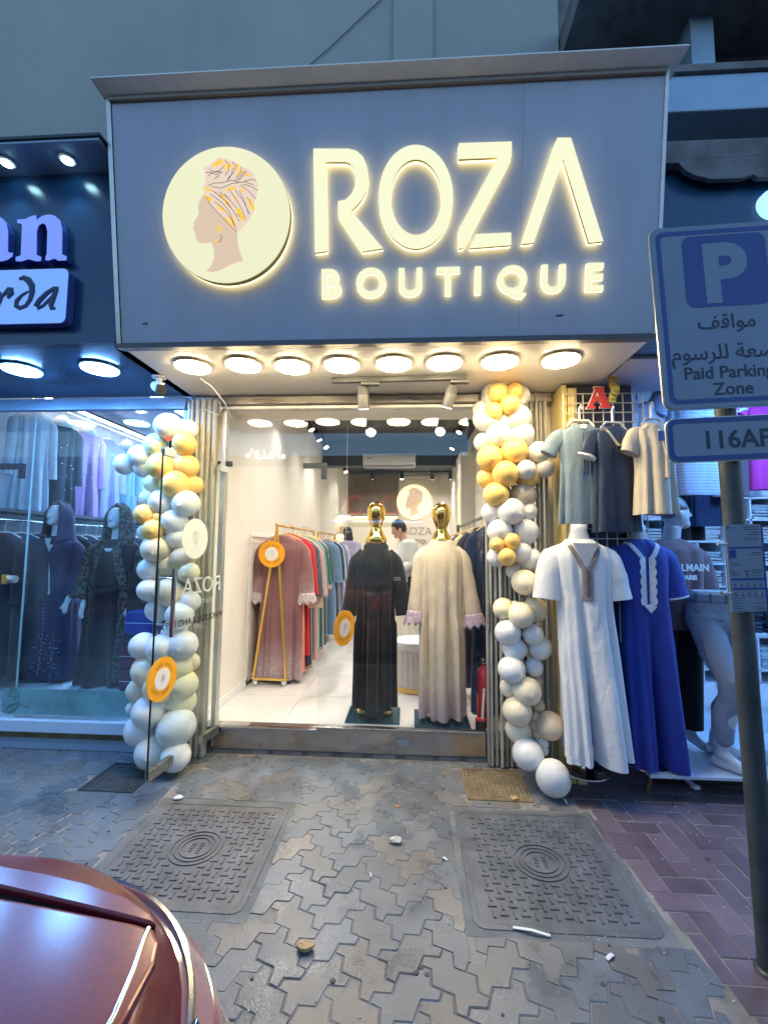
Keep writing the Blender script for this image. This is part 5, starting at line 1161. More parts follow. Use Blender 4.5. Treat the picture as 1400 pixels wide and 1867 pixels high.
m_v = MB(); m_v.poly([(-.02, 1.36), (.045, 1.36), (.012, 1.22)], (0, -.118, 0), XA, ZA, 0, .002); m_v.build('neck_inset', mat('pale_blouse', (.60, .68, .72), .6), t, local=True)
def leopard():
    m = mat('leopard_print_cloth', (.16, .13, .10), .75, bump=.4, bs=80); n = m.node_tree.nodes; l = m.node_tree.links; b = n['Principled BSDF']
    tc = n.new('ShaderNodeTexCoord'); nz = n.new('ShaderNodeTexNoise'); nz.inputs['Scale'].default_value = 9; l.new(tc.outputs['Object'], nz.inputs['Vector'])
    mxv = n.new('ShaderNodeMix'); mxv.data_type = 'VECTOR'; mxv.inputs['Factor'].default_value = .06; l.new(tc.outputs['Object'], mxv.inputs['A']); l.new(nz.outputs['Color'], mxv.inputs['B'])
    vo = n.new('ShaderNodeTexVoronoi'); vo.inputs['Scale'].default_value = 34; l.new(mxv.outputs['Result'], vo.inputs['Vector'])
    cr = n.new('ShaderNodeValToRGB'); e = cr.color_ramp.elements; e[0].color = (.045, .034, .025, 1); e[1].position = .30; e[1].color = (.008, .008, .01, 1); k = e.new(.2); k.color = (.045, .034, .025, 1); k2 = e.new(.48); k2.color = (.008, .008, .01, 1); k3 = e.new(.56); k3.color = (.115, .095, .07, 1)
    l.new(vo.outputs['Distance'], cr.inputs[0]); l.new(cr.outputs[0], b.inputs['Base Color']); return m
m_leo = leopard(); m_blackrobe = fabric('black_velvet_robe', (.010, .012, .016), .8, .2)
t, rb, o = hooded(212, .88, 1.89, .22, .245, m_blackrobe, 'hooded mannequin in a black robe with leopard print sleeves and edging', m_leo, 37, True)
q = MB()
for sg in (-1, 1):
    L = []
    for k in range(26):
        z = 1.30 - k * .05; xx = sg * (.07 + .09 * min(1, k / 8)); L.append([rb.front(xx - .035, z, .007), rb.front(xx + .035, z, .007), rb.front(xx + .035, z, .002), rb.front(xx - .035, z, .002)])
    q.loft(L)
q.build('leopard_edging', m_leo, t, smooth=80, local=True)
# bags beside the party wall
def bag(px, py, yy, m, label, s=1.0):
    p = at(px, py, yy); t = thing('handbag', p, label, 'handbag', 'bags by the party wall of the left shop')
    MB().poly(rrect(-.14 * s, .14 * s, -.11 * s, .11 * s, .05 * s), (0, .06, 0), XA, ZA, 0, .12).build('body', m, t, bevel=.02, local=True); MB().path([(-.06, 0, .10 * s), (-.045, 0, .17 * s), (.045, 0, .17 * s), (.06, 0, .10 * s)], .008, 8).build('strap', m_black, t, smooth=60, local=True); MB().bx(-.13 * s, .13 * s, -.062, -.060, .0, .006).build('seam', m_bluewhite, t, local=True)
bag(262, 1135, .60, mat('cobalt_leather', (.015, .05, .30), .3), 'cobalt blue handbag half hidden by the left balloons')
bag(250, 1195, .55, mat('maroon_leather', (.12, .01, .04), .4), 'maroon handbag under the cobalt blue one', .9)
bag(250, 1240, .55, mat('plum_leather', (.09, .012, .05), .4), 'plum handbag lowest beside the left balloons', .9)
sh_ = thing('display_stand', (at(255, 1200, .6).x, .62, .2), 'dark display stand carrying the handbags in the left shop', 'stand')
for py in (1170, 1222, 1268):
    p = at(256, py, .56); MB().bx(p.x - .17, p.x + .17, .48, .72, p.z - .012, p.z).build('shelf', m_dark, sh_)
MB().bx(at(256, 1200, .7).x - .17, at(256, 1200, .7).x + .17, .722, .74, .2, 1.25).build('back_panel', m_dark, sh_)
# ------------------------------------------------------------------ right neighbour: sign, pier, soffit
rs = thing('shop_sign', (2.2, -.6, SZ), 'blue lit sign board of the shop behind the parking sign', 'shop sign')
MB().bx(1.29, 5.0, -.66, -.58, SZ + .02, 3.755).build('board', m_blueboard, rs)
p = at(1410, 372, -.68); MB().poly(ell(p.x, p.z, .085, .085, 32), (0, -.662, 0), XA, ZA, 0, .03).build('round_letter', glow('pale_blue_letter', (.35, .75, 1.0), 1.2), rs)
MB().bx(1.32, 5.0, -.575, -.02, SZ + .002, SZ + .03).build('soffit', mat('lilac_soffit', (.60, .58, .70), .5), rs)
for k, x in enumerate((2.35, 3.05, 3.75)): round_lamp((x, -.30, SZ + .001), 'round cold lamp under the right shop soffit behind the parking sign, ' + ['nearest the boutique', 'middle one', 'farthest right'][k], 'round cold lamps under the right shop soffit', m_coollamp, rimc)
pr = thing('pier', (1.2, 0, 0), 'pier right of the boutique, yellowed wood on its side and dark panel in front', 'pier')
m_ywood = mat('yellowed_wood', (.62, .50, .22), .55, var=.15, stretch=(6, 6, .7))
MB().bx(1.042, 1.075, -.20, .05, .0, 2.625).build('side_board', m_ywood, pr, bevel=.004)
MB().bx(1.078, 1.52, -.165, .05, .0, 2.625).build('front_panel', mat('dark_violet_panel', (.05, .048, .075), .5, var=.2), pr)
MB().bx(1.08, 1.14, -.205, -.17, .0, 2.60).build('edge_strip', m_ywood, pr, bevel=.003)
# black lower wall and platform
MB().bx(1.09, 5.0, -.02, .05, .0, .10).build('dark_base', m_black, pr)
# wire grid with letter A, gold ribbon
gr = thing('wire_grid', (1.32, -.23, 1.6), 'white wire display grid fixed to the dark pier', 'wire grid'); g = MB(); GYW = -.225
xl, xr = at(1027, 740, GYW).x, at(1172, 740, GYW).x; zt_g = at(1100, 718, GYW).z
for k in range(9): x = xl + (xr - xl) * k / 8; g.cyl((x, GYW, .9), (x, GYW, zt_g), .0042, n=6)
for k in range(16): z = zt_g - k * (xr - xl) / 8; g.cyl((xl, GYW - .006, z), (xr, GYW - .006, z), .0042, n=6)
g.build('wires', mat('cream_wire', (.62, .58, .50), .4, .3), gr)
F2 = lambda pts, Y: [(at(x, y, Y).x, at(x, y, Y).z) for x, y in pts]
Z6 = lambda P: [(1000 + x / 6.023, 690 + y / 6.023) for x, y in P]
la = thing('letter_sign', at(1092, 725, -.25), 'red letter A with white outline hanging on the wire grid', 'letter sign')
A_ = [(495, 85), (617, 85), (617, 112), (604, 115), (672, 290), (695, 300), (695, 328), (562, 328), (562, 300), (585, 295), (570, 262), (545, 250), (515, 255), (492, 280), (486, 300), (512, 305), (510, 335), (412, 335), (412, 310), (432, 300), (508, 112), (495, 108)]
cx = sum(x for x, y in A_) / len(A_); cy = sum(y for x, y in A_) / len(A_)
MB().poly(F2(Z6(A_), -.25), (0, -.236, 0), XA, ZA, 0, .012).build('outline', m_white, la); MB().poly(F2(Z6([(cx + (x - cx) * .93, cy + (y - cy) * .94) for x, y in A_]), -.25), (0, -.2485, 0), XA, ZA, 0, .004).build('letter', mat('red_letter', (.62, .06, .05), .4), la)
MB().poly(F2(Z6([(515, 195), (535, 150), (548, 205), (535, 185)]), -.25), (0, -.2530, 0), XA, ZA, 0, .001).build('counter', m_white, la)
gb = MB(); L = []
for k in range(10):
    x, y = 1119 + 3 * math.sin(k * 1.3), 664 + k * 7.6; w = (11, 9, 12, 10, 6, 9, 8, 8, 7, 7)[k]; a, b = at(x - w, y, -.30), at(x + w, y + 1, -.30 + .012 * math.sin(k * 2)); L.append([a, b, b + YA * .006, a + YA * .006])
gb.loft(L); tag(gb.build('gold_ribbon', mat('gold_foil', (.85, .55, .10), .25, .8, bump=1.0, bs=30)), 'crumpled gold foil ribbon hanging above the red letter A', 'ribbon')
cbl = MB(); cbl.path([at(x, y, -.5) for x, y in ((1150, 640), (1165, 622), (1185, 616), (1192, 606))], .006, 6); cbl.path([at(x, y, -.5) for x, y in ((1148, 642), (1175, 632), (1190, 612))], .004, 6); tag(cbl.build('cable', m_black), 'loose dark cables at the lower right corner of the boutique sign', 'cable')
# ------------------------------------------------------------------ hanging child robes
def short_robe(px, y_, top, hem, w, m, label, seed, slx, hemtop, slm=None, tilt=0.0, depth=.05):
    c = at(px, 850, y_); zt, zh = at(px, top, y_).z, at(px, hem, y_).z
    t = thing('child_robe', (c.x, y_, 0), label, 'child robe', "child robes hanging on the wire grid", rz=tilt)
    H = zt; rb = Robe([(H, .055, .03, 0), (H - .02, w * .6, .042, .001), (H - .05, w * .96, .046, .002), (H - .12, w, depth, .003), (H - .3, w * .95, depth, .006), (zh, w * 1.08, depth * 1.15, .011)], seed, (4, 7, 11)); q = MB(); rb.mesh(q, 64, 36, .004); o = q.build('robe', m, t, smooth=75, local=True)
    for sg in (-1, 1):
        sb = MB(); sleeve(sb, [(sg * w * .62, 0, H - .05), (sg * w * .95, 0, H - .075), (sg * (w + slx * .55), -.01, H - .13), (sg * (w + slx), -.02, H - .20)], [.035, .052, .056, .058], 18, .5, seed + sg, .05)
        sb.build('sleeve', slm or m, t, smooth=75, local=True)
    hk = MB(); hk.path([(-w * .6, 0, H - .01), (-w * .35, 0, H + .03), (w * .35, 0, H + .03), (w * .6, 0, H - .01)], .009, 8, flat=.6); hk.path([(-.004, 0, H + .03), (-.006, 0, H + .11), (.006, 0, H + .135), (.016, .01, H + .11)], .007, 8); hk.build('hanger', m_hangw, t, smooth=60, local=True)
    return t, rb
m_bg = fabric('blue_grey_satin', (.15, .21, .28), .5, .08, .35, 60); m_dn = fabric('dark_navy_satin', (.018, .032, .075), .5, .12, .3, 60); m_bei = fabric('beige_linen', (.56, .50, .42), .75, .08, .5, 70)
t, rb = short_robe(1060, -.30, 775, 955, .145, m_bg, 'blue grey child robe with a button placket, leftmost on the wire grid', 61, .075, None)
tr = MB(); L = [[rb.front(sx + .004, z, .004), rb.front(sx + .024, z, .004), rb.front(sx + .024, z, .0005), rb.front(sx + .004, z, .0005)] for z, sx in [(at(1060, 776, -.3).z - .03 - k * .022, 0) for k in range(14)]]; tr.loft(L); o = tr.build('placket', mat('placket', (.10, .15, .21), .5), t, smooth=80, local=True)
bt = MB()
for k in range(4): bt.ball(rb.front(.014, at(1060, 776, -.3).z - .06 - k * .05, .008), .005, nu=8, nv=5)
bt.build('button', m_chrome, o, local=False) if False else bt.build('button', m_chrome, t, local=True)
H_ = at(1060, 776, -.3).z; m_emb = mat('grey_embroidery', (.09, .13, .18), .7)
for sg in (-1, 1): ribbon_ = MB().path([rb.front(.014 + sg * (.022 + .003 * (k % 2)), H_ - .05 - k * .012, .003) for k in range(24)], .004, 6); ribbon_.build('embroidery', m_emb, t, local=True)
MB().bx(-.022, .022, -.049, -.047, H_ - .03, H_ - .005).build('neck_label', m_white, t, local=True)
t, rb = short_robe(1120, -.34, 779, 970, .15, m_dn, 'dark navy child robe with a cream V neck, middle one on the wire grid', 62, .06, None, tilt=R(14), depth=.06)
H_ = at(1120, 779, -.34).z; v = MB(); m_trim = mat('cream_trim', (.58, .50, .36), .6)
for sg in (-1, 1): v.loft([[rb.front(sg * x - .010, z, .006), rb.front(sg * x + .010, z, .006), rb.front(sg * x + .010, z, .001), rb.front(sg * x - .010, z, .001)] for x, z in [(.085 - .075 * k / 7, H_ - .02 - .115 * k / 7) for k in range(8)]])
v.build('neck_trim', m_trim, t, smooth=80, local=True)
for sg in (-1, 1): cf = MB(); cf.path([(sg * .206, -.02, H_ - .196), (sg * .212, -.021, H_ - .212)], .061, 16, flat=.5, side=(1, 0, 0)); cf.build('white_cuff', m_white, t, local=True)
t, rb = short_robe(1192, -.40, 772, 938, .118, m_bei, 'beige child robe with a tassel and blue tag, rightmost on the wire grid', 63, .055, None, tilt=R(8), depth=.075)
H_ = at(1183, 772, -.40).z; ts = MB(); ts.path([rb.front(.0, H_ - .05, .01), rb.front(.012, H_ - .2, .012), rb.front(.016, H_ - .36, .012)], [.006, .007, .014], 8); ts.build('tassel', fabric('tassel_thread', (.50, .44, .38)), t, smooth=60, local=True)
q = rb.front(-.005, H_ - .10, .012); MB().bx(q.x - .022, q.x + .022, q.y - .003, q.y, q.z - .03, q.z + .03).build('blue_tag', mat('blue_tag', (.04, .12, .42), .4), t, local=True)
# ------------------------------------------------------------------ robed mannequins on the platform
m_mann = mat('pale_mannequin', (.52, .55, .60), .3)
def kandora(px, y_, shoulder_y, hem_y, w, m, label, seed, sl, flare, neckx=0.0, m_sl=None, lean=0.0):
    x = at(px, 1100, y_).x; zs, zh = at(px, shoulder_y, y_).z, at(px, hem_y, y_).z
    t = thing('mannequin', (x, y_, 0), label, 'mannequin', 'headless mannequins in long robes outside the right shop')
    b = MB(); b.path([(neckx, 0, zs - .10), (neckx, .0, zs - .02), (neckx, 0, zs + .06), (neckx, 0, zs + .10)], [.12, .072, .052, .054], 20, flat=.85, side=(1, 0, 0)); b.path([(neckx, 0, zs - .10), (0, 0, zs - .6)], [.13, .12], 16, flat=.6, side=(1, 0, 0)); b.build('neck', m_mann, t, smooth=180, local=True)
    MB().cyl((0, .02, .15), (0, .02, zh + .3), .016).build('stand_pole', m_chrome, t, local=True); MB().lathe((0, .02, .15), [(.15, 0), (.15, .008), (.03, .015)], 24).build('stand_base', m_chrome, t, local=True)
    H = zs; prof = [(H + .005, .08, .075, 0), (H - .015, w * .55, .088, .001), (H - .05, w * .90, .10, .002), (H - .12, w, .118, .003), (H - .40, w * .92, .122, .006), (H - .75, w * .99, .135, .016), (zh + .35, w * (flare - .05), .152, .030), (zh, w * flare, .165, .040)]
    rb = Robe(prof, seed, (5, 9, 15), lean=lean); q = MB(); rb.mesh(q, 100, 60, .014); q.build('robe', m, t, smooth=80, local=True)
    for sg in (-1, 1):
        sb = MB(); sleeve(sb, [(sg * w * .55, 0, H - .065), (sg * w * .93, 0, H - .125), (sg * (w + sl * .55), -.01, H - .24), (sg * (w + sl), -.02, H - .37)], [.05, .085, .085, .088], 22, .8, seed + sg, .04)
        sb.build('sleeve', m_sl or m, t, smooth=80, local=True)
    return t, rb, zs
m_wh = fabric('white_cotton', (.68, .70, .74), .75, .05, .4, 50); m_roy = fabric('royal_blue_cotton', (.022, .045, .30), .6, .08, .35, 50)
t, rb, zs = kandora(1058, -.34, 985, 1376, .178, m_wh, 'headless mannequin in a long white robe with a grey V neck band', 71, .036, 1.03, lean=.05)
def ribbon(rb, pts, w, off, m, t, nm): 
    q = MB(); q.loft([[rb.front(x - w / 2 + w * k / 6, z, off) for k in range(7)] + [rb.front(x + w / 2 - w * k / 6, z, -.002) for k in range(7)] for x, z in pts]); return q.build(nm, m, t, smooth=80, local=True)
m_band = mat('grey_brown_braid', (.20, .18, .19), .7, var=.3, vs=60)
for sg in (-1, 1): ribbon(rb, [(sg * (.095 - .075 * k / 8), zs - .015 - .16 * k / 8) for k in range(9)], .030, .005, m_band, t, 'neck_band')
ribbon(rb, [(.0, zs - .165 - .012 * k) for k in range(18)], .062, .0055, m_band, t, 'placket_band'); ribbon(rb, [(.0, zs - .18 - .012 * k) for k in range(14)], .012, .0085, mat('dark_braid', (.10, .09, .10), .7), t, 'placket_slit')
nk = MB(); nk.poly([(-.075, zs - .02), (.075, zs - .02), (.0, zs - .165)], (0, -.112, 0), XA, ZA, -.01, .012); nk.build('bare_chest', m_mann, t, local=True)
t, rb, zs = kandora(1166, -.21, 985, 1384, .170, m_roy, 'headless mannequin in a long royal blue robe with white scalloped braid', 72, .035, 1.02, lean=.035)
m_wb = mat('white_braid', (.62, .66, .74), .7, var=.15, vs=60)
for sg in (-1, 1): ribbon(rb, [(sg * (.095 - .06 * k / 8), zs - .01 - .10 * k / 8) for k in range(9)], .030, .005, m_wb, t, 'neck_braid')
for sg in (-1, 1):
    q = MB(); L = []
    for k in range(26): z = zs - .11 - k * .012; wv = .010 * abs(math.sin(k * .62)); L.append([rb.front(sg * .012, z, .006), rb.front(sg * (.040 + wv), z, .006), rb.front(sg * (.040 + wv), z, 0), rb.front(sg * .012, z, 0)])
    q.loft(L); q.build('scalloped_braid', m_wb, t, smooth=80, local=True)
q = MB(); q.poly([(-.035, zs - .415), (0, zs - .40), (.035, zs - .415), (.0, zs - .455)], (0, -.128, 0), XA, ZA, 0, .012); q.build('braid_tip', m_wb, t, local=True)
for sg in (-1, 1): cf = MB(); cf.path([(sg * .204, -.02, zs - .362), (sg * .206, -.0203, zs - .372)], .0895, 20, flat=.8, side=(1, 0, 0)); cf.build('cuff_trim', m_wb, t, local=True)
# ------------------------------------------------------------------ platform
pf = thing('platform', (2.6, -.15, 0), 'low white display platform outside the right shop', 'platform')
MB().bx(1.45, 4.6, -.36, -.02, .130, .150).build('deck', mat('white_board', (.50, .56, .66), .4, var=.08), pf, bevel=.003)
MB().bx(1.70, 4.6, -.18, -.03, .02, .128).build('box_under', m_black, pf)
a, b = at(1247, 1386, -.33), gz(1262, 1434, 0); MB().path([Vector((a.x, a.y, .13)), Vector((b.x, b.y, .005))], .018, 10).build('prop', m_bluetrim, pf, smooth=50)
MB().path([Vector((1.49, -.30, .13)), Vector((1.49, -.24, .003))], .014, 8).build('prop', mat('rusty_prop', (.16, .09, .05), .8, var=.4), pf)
# red letter lying in the dark below
fa = thing('fallen_letter', (1.12, -.12, .05), 'small red and white letter hanging in the dark under the white robe', 'letter sign'); P = [(1093, 1403), (1103, 1377), (1109, 1380), (1112, 1393), (1106, 1395), (1102, 1390), (1097, 1406)]
MB().poly(F2(P, -.18), (0, -.175, 0), XA, ZA, 0, .008).build('letter', mat('dull_red_letter', (.35, .05, .05), .5), fa)
# ------------------------------------------------------------------ mannequin in a mauve T-shirt (seen from behind, head in profile)
def tee_mannequin(px, y_, label):
    x = at(px, 1000, y_).x; t = thing('mannequin', (x, y_, .15), label, 'mannequin'); zz = at(px, 985, y_).z - .15; b = MB(); H = zz
    b.path([(0, 0, H - .62), (0, 0, H - .45), (0, .0, H - .2), (0, 0, H - .04)], [.15, .14, .165, .10], 18, flat=.65, side=(1, 0, 0)); b.path([(0, 0, H - .06), (.01, -.02, H + .10)], [.06, .055], 14)
    hd = Vector((.035, -.02, H + .19)); b.ball(hd, .092, .072, .115, 22, 14)
    b.path([hd + Vector((.086, 0, .02)), hd + Vector((.112, 0, -.018))], [.009, .013], 8); b.ball(hd + Vector((.06, 0, -.075)), .038, .04, .032, 12, 8); b.path([hd + Vector((.088, -.015, -.050)), hd + Vector((.088, .015, -.050))], .009, 8)
    b.ball(hd + Vector((-.005, -.072, -.005)), .02, .010, .03, 8, 6)
    for s in (-1, 1): b.path([(s * .16, 0, H - .08), (s * .20, .0, H - .35), (s * .20, -.06, H - .58)], [.055, .042, .03], 12); b.path([(s * .085, 0, H - .6), (s * .09, 0, H - 1.0), (s * .09, .02, .06)], [.09, .065, .04], 12); b.path([(s * .09, .02, .04), (s * .09, -.14, .025)], [.04, .028], 10)
    fuse(b, 'body', m_mann, t, .009, True, 4)
    hr = MB(); hr.ball(hd + Vector((-.012, 0, .028)), .094, .078, .108, 20, 12); hr.v = [v if v.z > hd.z + .02 or v.x < hd.x - .02 else v + Vector((-.05, 0, .03)) for v in hr.v]; hr.build('moulded_hair', mat('grey_moulded_hair', (.16, .18, .22), .4, bump=1.0, bs=40, var=.4, vs=30), t, smooth=180, local=True)
    e = MB(); e.ball(hd + Vector((.078, -.034, .022)), .010, .008, .005, 8, 5); e.build('painted_eye', m_black, t, local=True)
    rb = Robe([(H + .01, .07, .065, 0), (H - .03, .15, .09, .001), (H - .08, .205, .115, .003), (H - .35, .195, .125, .006), (H - .62, .20, .125, .010)], 9, (4, 7, 11)); q = MB(); rb.mesh(q, 72, 34, .005); m = fabric('mauve_jersey', (.17, .11, .13), .8, .1, .4); q.build('t_shirt', m, t, smooth=75, local=True)
    for s in (-1, 1):
        sb = MB(); sleeve(sb, [(s * .12, 0, H - .06), (s * .19, 0, H - .13), (s * .215, 0, H - .24), (s * .23, 0, H - .36)], [.05, .078, .085, .092], 20, .8, 5 + s, .04)
        sb.build('sleeve', m, t, smooth=75, local=True)
    tr = MB()
    for s in (-1, 1): tr.path([(s * .085, 0, H - .58), (s * .095, 0, H - .9), (s * .10, .01, .10)], [.105, .085, .07], 16)
    tr.build('trousers', fabric('black_track_trousers', (.015, .016, .022)), t, smooth=70, local=True)
    pp = rb.front(.03, H - .20, .003); text('lettering', 'BALMAIN', .068, (.045 + x, y_ - .132, .15 + H - .215), (1, .10, 0), ZA, m_white, t, .003, .002); text('lettering', 'PARIS', .044, (.040 + x, y_ - .1345, .15 + H - .275), (1, .10, 0), ZA, m_white, t, .003, .002)
    MB().path([(.06, -.14, H - .62), (.075, -.145, H - .70), (.085, -.14, H - .78)], .005, 6).build('drawstring', m_white, t, local=True)
    return t
tee_mannequin(1222, .12, 'mannequin in a mauve T-shirt with white lettering, head in profile, behind the royal blue robe')
# ------------------------------------------------------------------ barefoot mannequin legs in grey jeans
def legs(px, label, x_off=0.0, m_j=None):
    y_ = -.14; w = at(1300, 1090, y_); t = thing('leg_mannequin', (w.x + x_off, y_, .15), label, 'mannequin legs', 'mannequin legs in jeans on the platform'); Hw = w.z - .15
    def leg(b, hip, knee, ank, toe, jeans):
        if jeans: b.path([hip + Vector((0, 0, .06)), hip, hip.lerp(knee, .45), knee + Vector((0, 0, .06)), knee + Vector((0, .01, -.05)), knee.lerp(ank, .4) + Vector((-.012, .02, 0)), knee.lerp(ank, .75), ank + Vector((0, 0, .09))], [.10, .098, .086, .066, .062, .064, .05, .046], 22)
        else:
            b.path([knee, knee.lerp(ank, .4), ank + Vector((0, 0, .05)), ank], [.05, .05, .034, .038], 16)
            f = (toe - ank); f.z = 0; f.normalize(); s = Vector((-f.y, f.x, 0)); h = Vector((ank.x, ank.y, .035))
            b.path([h - f * .055, h, h + f * .07 + ZA * .004, h + f * .135 - ZA * .008, h + f * .165 - ZA * .012], [.032, .040, .038, .036, .026], 16, flat=.8)
            b.path([ank + ZA * .02, h + f * .05 + ZA * .02, h + f * .11], [.036, .034, .03], 14)
            for k in range(5): b.path([h + f * .13 + s * (k - 2) * .0155 - ZA * .012, h + f * (.20 - .008 * abs(k - 1.0)) + s * (k - 2) * .0165 - ZA * .022], [.013 + .004 * (k == 0), .009 + .004 * (k == 0)], 8)
    A = (Vector((-.075, -.02, Hw - .16)), Vector((-.03, -.16, Hw - .56)), Vector((-.06, -.10, .07)), Vector((.12, -.36, .03)))
    B = (Vector((.09, .0, Hw - .16)), Vector((.10, .0, Hw - .57)), Vector((.02, .08, .07)), Vector((.24, -.06, .03)))
    j = MB(); j.path([(0, 0, Hw + .02), (0, 0, Hw - .06), (0, 0, Hw - .16), (0, -.005, Hw - .22)], [.150, .165, .172, .15], 26, flat=.72, side=(1, 0, 0))
    for L in (A, B): leg(j, *L, True)
    fuse(j, 'jeans', m_j, t, .009, True, 3)
    for L in (A, B): b = MB(); leg(b, *L, False); fuse(b, 'foot', m_mann, t, .0055, True, 2)
    MB().path([(0, 0, Hw - .03), (0, 0, Hw + .045)], [.140, .136], 30, flat=.72, side=(1, 0, 0)).build('waist', m_mann, t, smooth=40, local=True)
    wb = MB(); wb.annulus((0, 0, 0), XA, YA, ell(0, 0, .170, .122, 40), ell(0, 0, .150, .106, 40), Hw - .015, Hw + .028); wb.build('waistband', m_j, t, local=True)
    sm = MB()
    for k in range(5): a = R(-150 + 30 * k); c = Vector((.171 * math.cos(a), .124 * math.sin(a), 0)); sm.bx(c.x - .006, c.x + .006, c.y - .004, c.y + .004, Hw - .02, Hw + .034)
    sm.path([(-.165, -.05, Hw - .06), (-.12, -.095, Hw - .12), (-.02, -.128, Hw - .13)], .0025, 5); sm.path([(-.155, -.07, Hw - .16), (-.135, -.13, Hw - .40), (-.11, -.18, Hw - .56)], .002, 5)
    sm.build('seam', mat('jean_seam', (.09, .11, .16), .8), t, local=True)
    return t
m_jean = mat('grey_blue_denim', (.20, .25, .34), .8, 0, .14, 7, .6, 60, sheen=.1, speck=.12)
legs(1296, 'barefoot mannequin legs in grey blue jeans standing on the platform edge', 0, m_jean)
legs(1380, 'barefoot mannequin legs in dark jeans behind the parking sign pole', .52, fabric('dark_denim', (.02, .03, .05)))
# ------------------------------------------------------------------ right shop interior
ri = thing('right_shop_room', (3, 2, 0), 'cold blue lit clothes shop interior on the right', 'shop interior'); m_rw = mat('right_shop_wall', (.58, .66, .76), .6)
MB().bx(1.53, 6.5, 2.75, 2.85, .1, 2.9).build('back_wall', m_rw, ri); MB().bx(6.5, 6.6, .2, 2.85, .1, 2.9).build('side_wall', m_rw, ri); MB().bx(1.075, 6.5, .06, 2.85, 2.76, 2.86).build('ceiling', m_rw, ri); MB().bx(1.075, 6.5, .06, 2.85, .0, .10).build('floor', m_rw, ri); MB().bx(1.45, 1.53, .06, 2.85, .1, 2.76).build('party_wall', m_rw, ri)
for k, (x, y) in enumerate([(2.4, .8), (3.4, .8), (4.4, .8), (2.9, 1.7), (3.9, 1.7)]): 
    t = thing('light_bar', (x, y, 2.755), 'cold light bar on the ceiling of the right shop, ' + ['front left', 'front middle', 'front right', 'rear left', 'rear right'][k], 'light bar', 'light bars in the right shop'); MB().bx(x - .30, x + .30, y - .04, y + .04, 2.735, 2.757).build('housing', m_white, t); MB().bx(x - .29, x + .29, y - .035, y + .035, 2.728, 2.734).build('diffuser', glow('right_bar', (.28, .54, 1.0), 42.0, KL) if k == 0 else bpy.data.materials['right_bar'], t)
su_ = thing('shelf_unit', (3.9, 2.0, .1), 'white shelf unit with stacks of folded shirts in the right shop', 'shelf unit'); SX0, SX1, SYF, SYB = 2.55, 5.4, 1.75, 2.15
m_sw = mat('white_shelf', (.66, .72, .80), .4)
zl = [.25, .62, .98, 1.12, 1.36, 1.60, 1.84, 2.08]
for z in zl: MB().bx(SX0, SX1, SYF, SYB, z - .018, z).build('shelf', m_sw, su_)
nx = 10; dx = (SX1 - SX0) / nx
for k in range(nx + 1): MB().bx(SX0 + k * dx - .008, SX0 + k * dx + .008, SYF, SYB, .12, 2.30).build('divider', m_sw, su_)
MB().bx(SX0, SX1, SYB + .002, SYB + .012, .12, 2.3).build('back_board', m_sw, su_)
ms = [fabric('folded_shirt_cloth', c, .8, .08) for c in ((.50, .56, .62), (.42, .50, .56), (.56, .58, .58), (.36, .46, .50), (.48, .44, .50))]; mdk = [fabric('folded_jean_cloth', c, .8, .15) for c in ((.03, .05, .09), (.05, .08, .13), (.02, .03, .05))]
shp = []
for m in ms + mdk:
    b = MB(); n = 14; rings = []
    for yy, k in ((0, .9), (.02, 1), (.30, 1), (.33, .9)): rings.append([Vector((x * k, yy, z * (1 + .15 * math.sin(x * 40)))) for x, z in rrect(-.118, .118, .001, .026, .012, 3)])
    b.loft(rings); shp.append(b)
first = {}
ON = ['lowest', 'second', 'third', 'fourth', 'fifth', 'sixth', 'seventh', 'eighth', 'ninth', 'tenth']; CN = ['leftmost', 'second', 'third', 'fourth', 'fifth', 'sixth', 'seventh', 'eighth', 'ninth', 'rightmost']
PC = ['pale grey blue', 'dusty blue', 'off white', 'pale teal', 'pale mauve', 'dark blue', 'denim blue', 'black']
def put(k, x, y, z, lab, grp, rz=0.0):
    lab = PC[k] + lab
    if k not in first: o = shp[k].build('folded_garment', (ms + mdk)[k], None, smooth=60, local=True); first[k] = o
    else: o = first[k].copy(); C.objects.link(o)
    o.location = (x, y, z); o.rotation_euler.z = rz; o.scale = (random.uniform(.92, 1.04), random.uniform(.9, 1.05), random.uniform(.85, 1.2)); tag(o, lab, 'folded garment', grp)
for si, z in enumerate(zl):
    for c in range(nx):
        x = SX0 + (c + .5) * dx; gap = (zl[si + 1] - z - .05) if si + 1 < len(zl) else .2
        cnt = min(7, int(gap / .033)) - random.randint(0, 1)
        if project((x, SYF, z))[0] > 1450: continue
        dark = si in (1, 2)
        zz = z + .002
        for q in range(max(1, cnt)): put(5 + random.randrange(3) if dark else random.randrange(5), x + random.uniform(-.012, .012), SYF + .015 + random.uniform(0, .015), zz, (' folded jeans, ' if dark else ' folded shirt, ') + f'{ON[q]} in its stack, {ON[si]} shelf, {CN[c]} column', 'dark folded jeans in the right shop' if dark else 'pale folded shirts in the right shop', random.uniform(-.05, .05)); zz += .033
# table of dark jeans nearer the street
tb = thing('display_table', (2.75, .75, .1), 'low table stacked with dark folded jeans in the right shop', 'table'); MB().bx(2.15, 3.4, .55, .98, .80, .83).build('tabletop', m_sw, tb)
for x in (2.2, 3.35):
    for y in (.58, .94): MB().bx(x - .02, x + .02, y - .02, y + .02, .10, .798).build('leg', m_sw, tb)
for c in range(5):
    zz = .832
    for q in range(6): put(5 + random.randrange(3), 2.29 + c * .245, .60 + random.uniform(-.01, .01), zz, f' folded jeans, {ON[q]} in the {CN[c]} stack on the low table', 'dark folded jeans on the low table', random.uniform(-.06, .06)); zz += .033
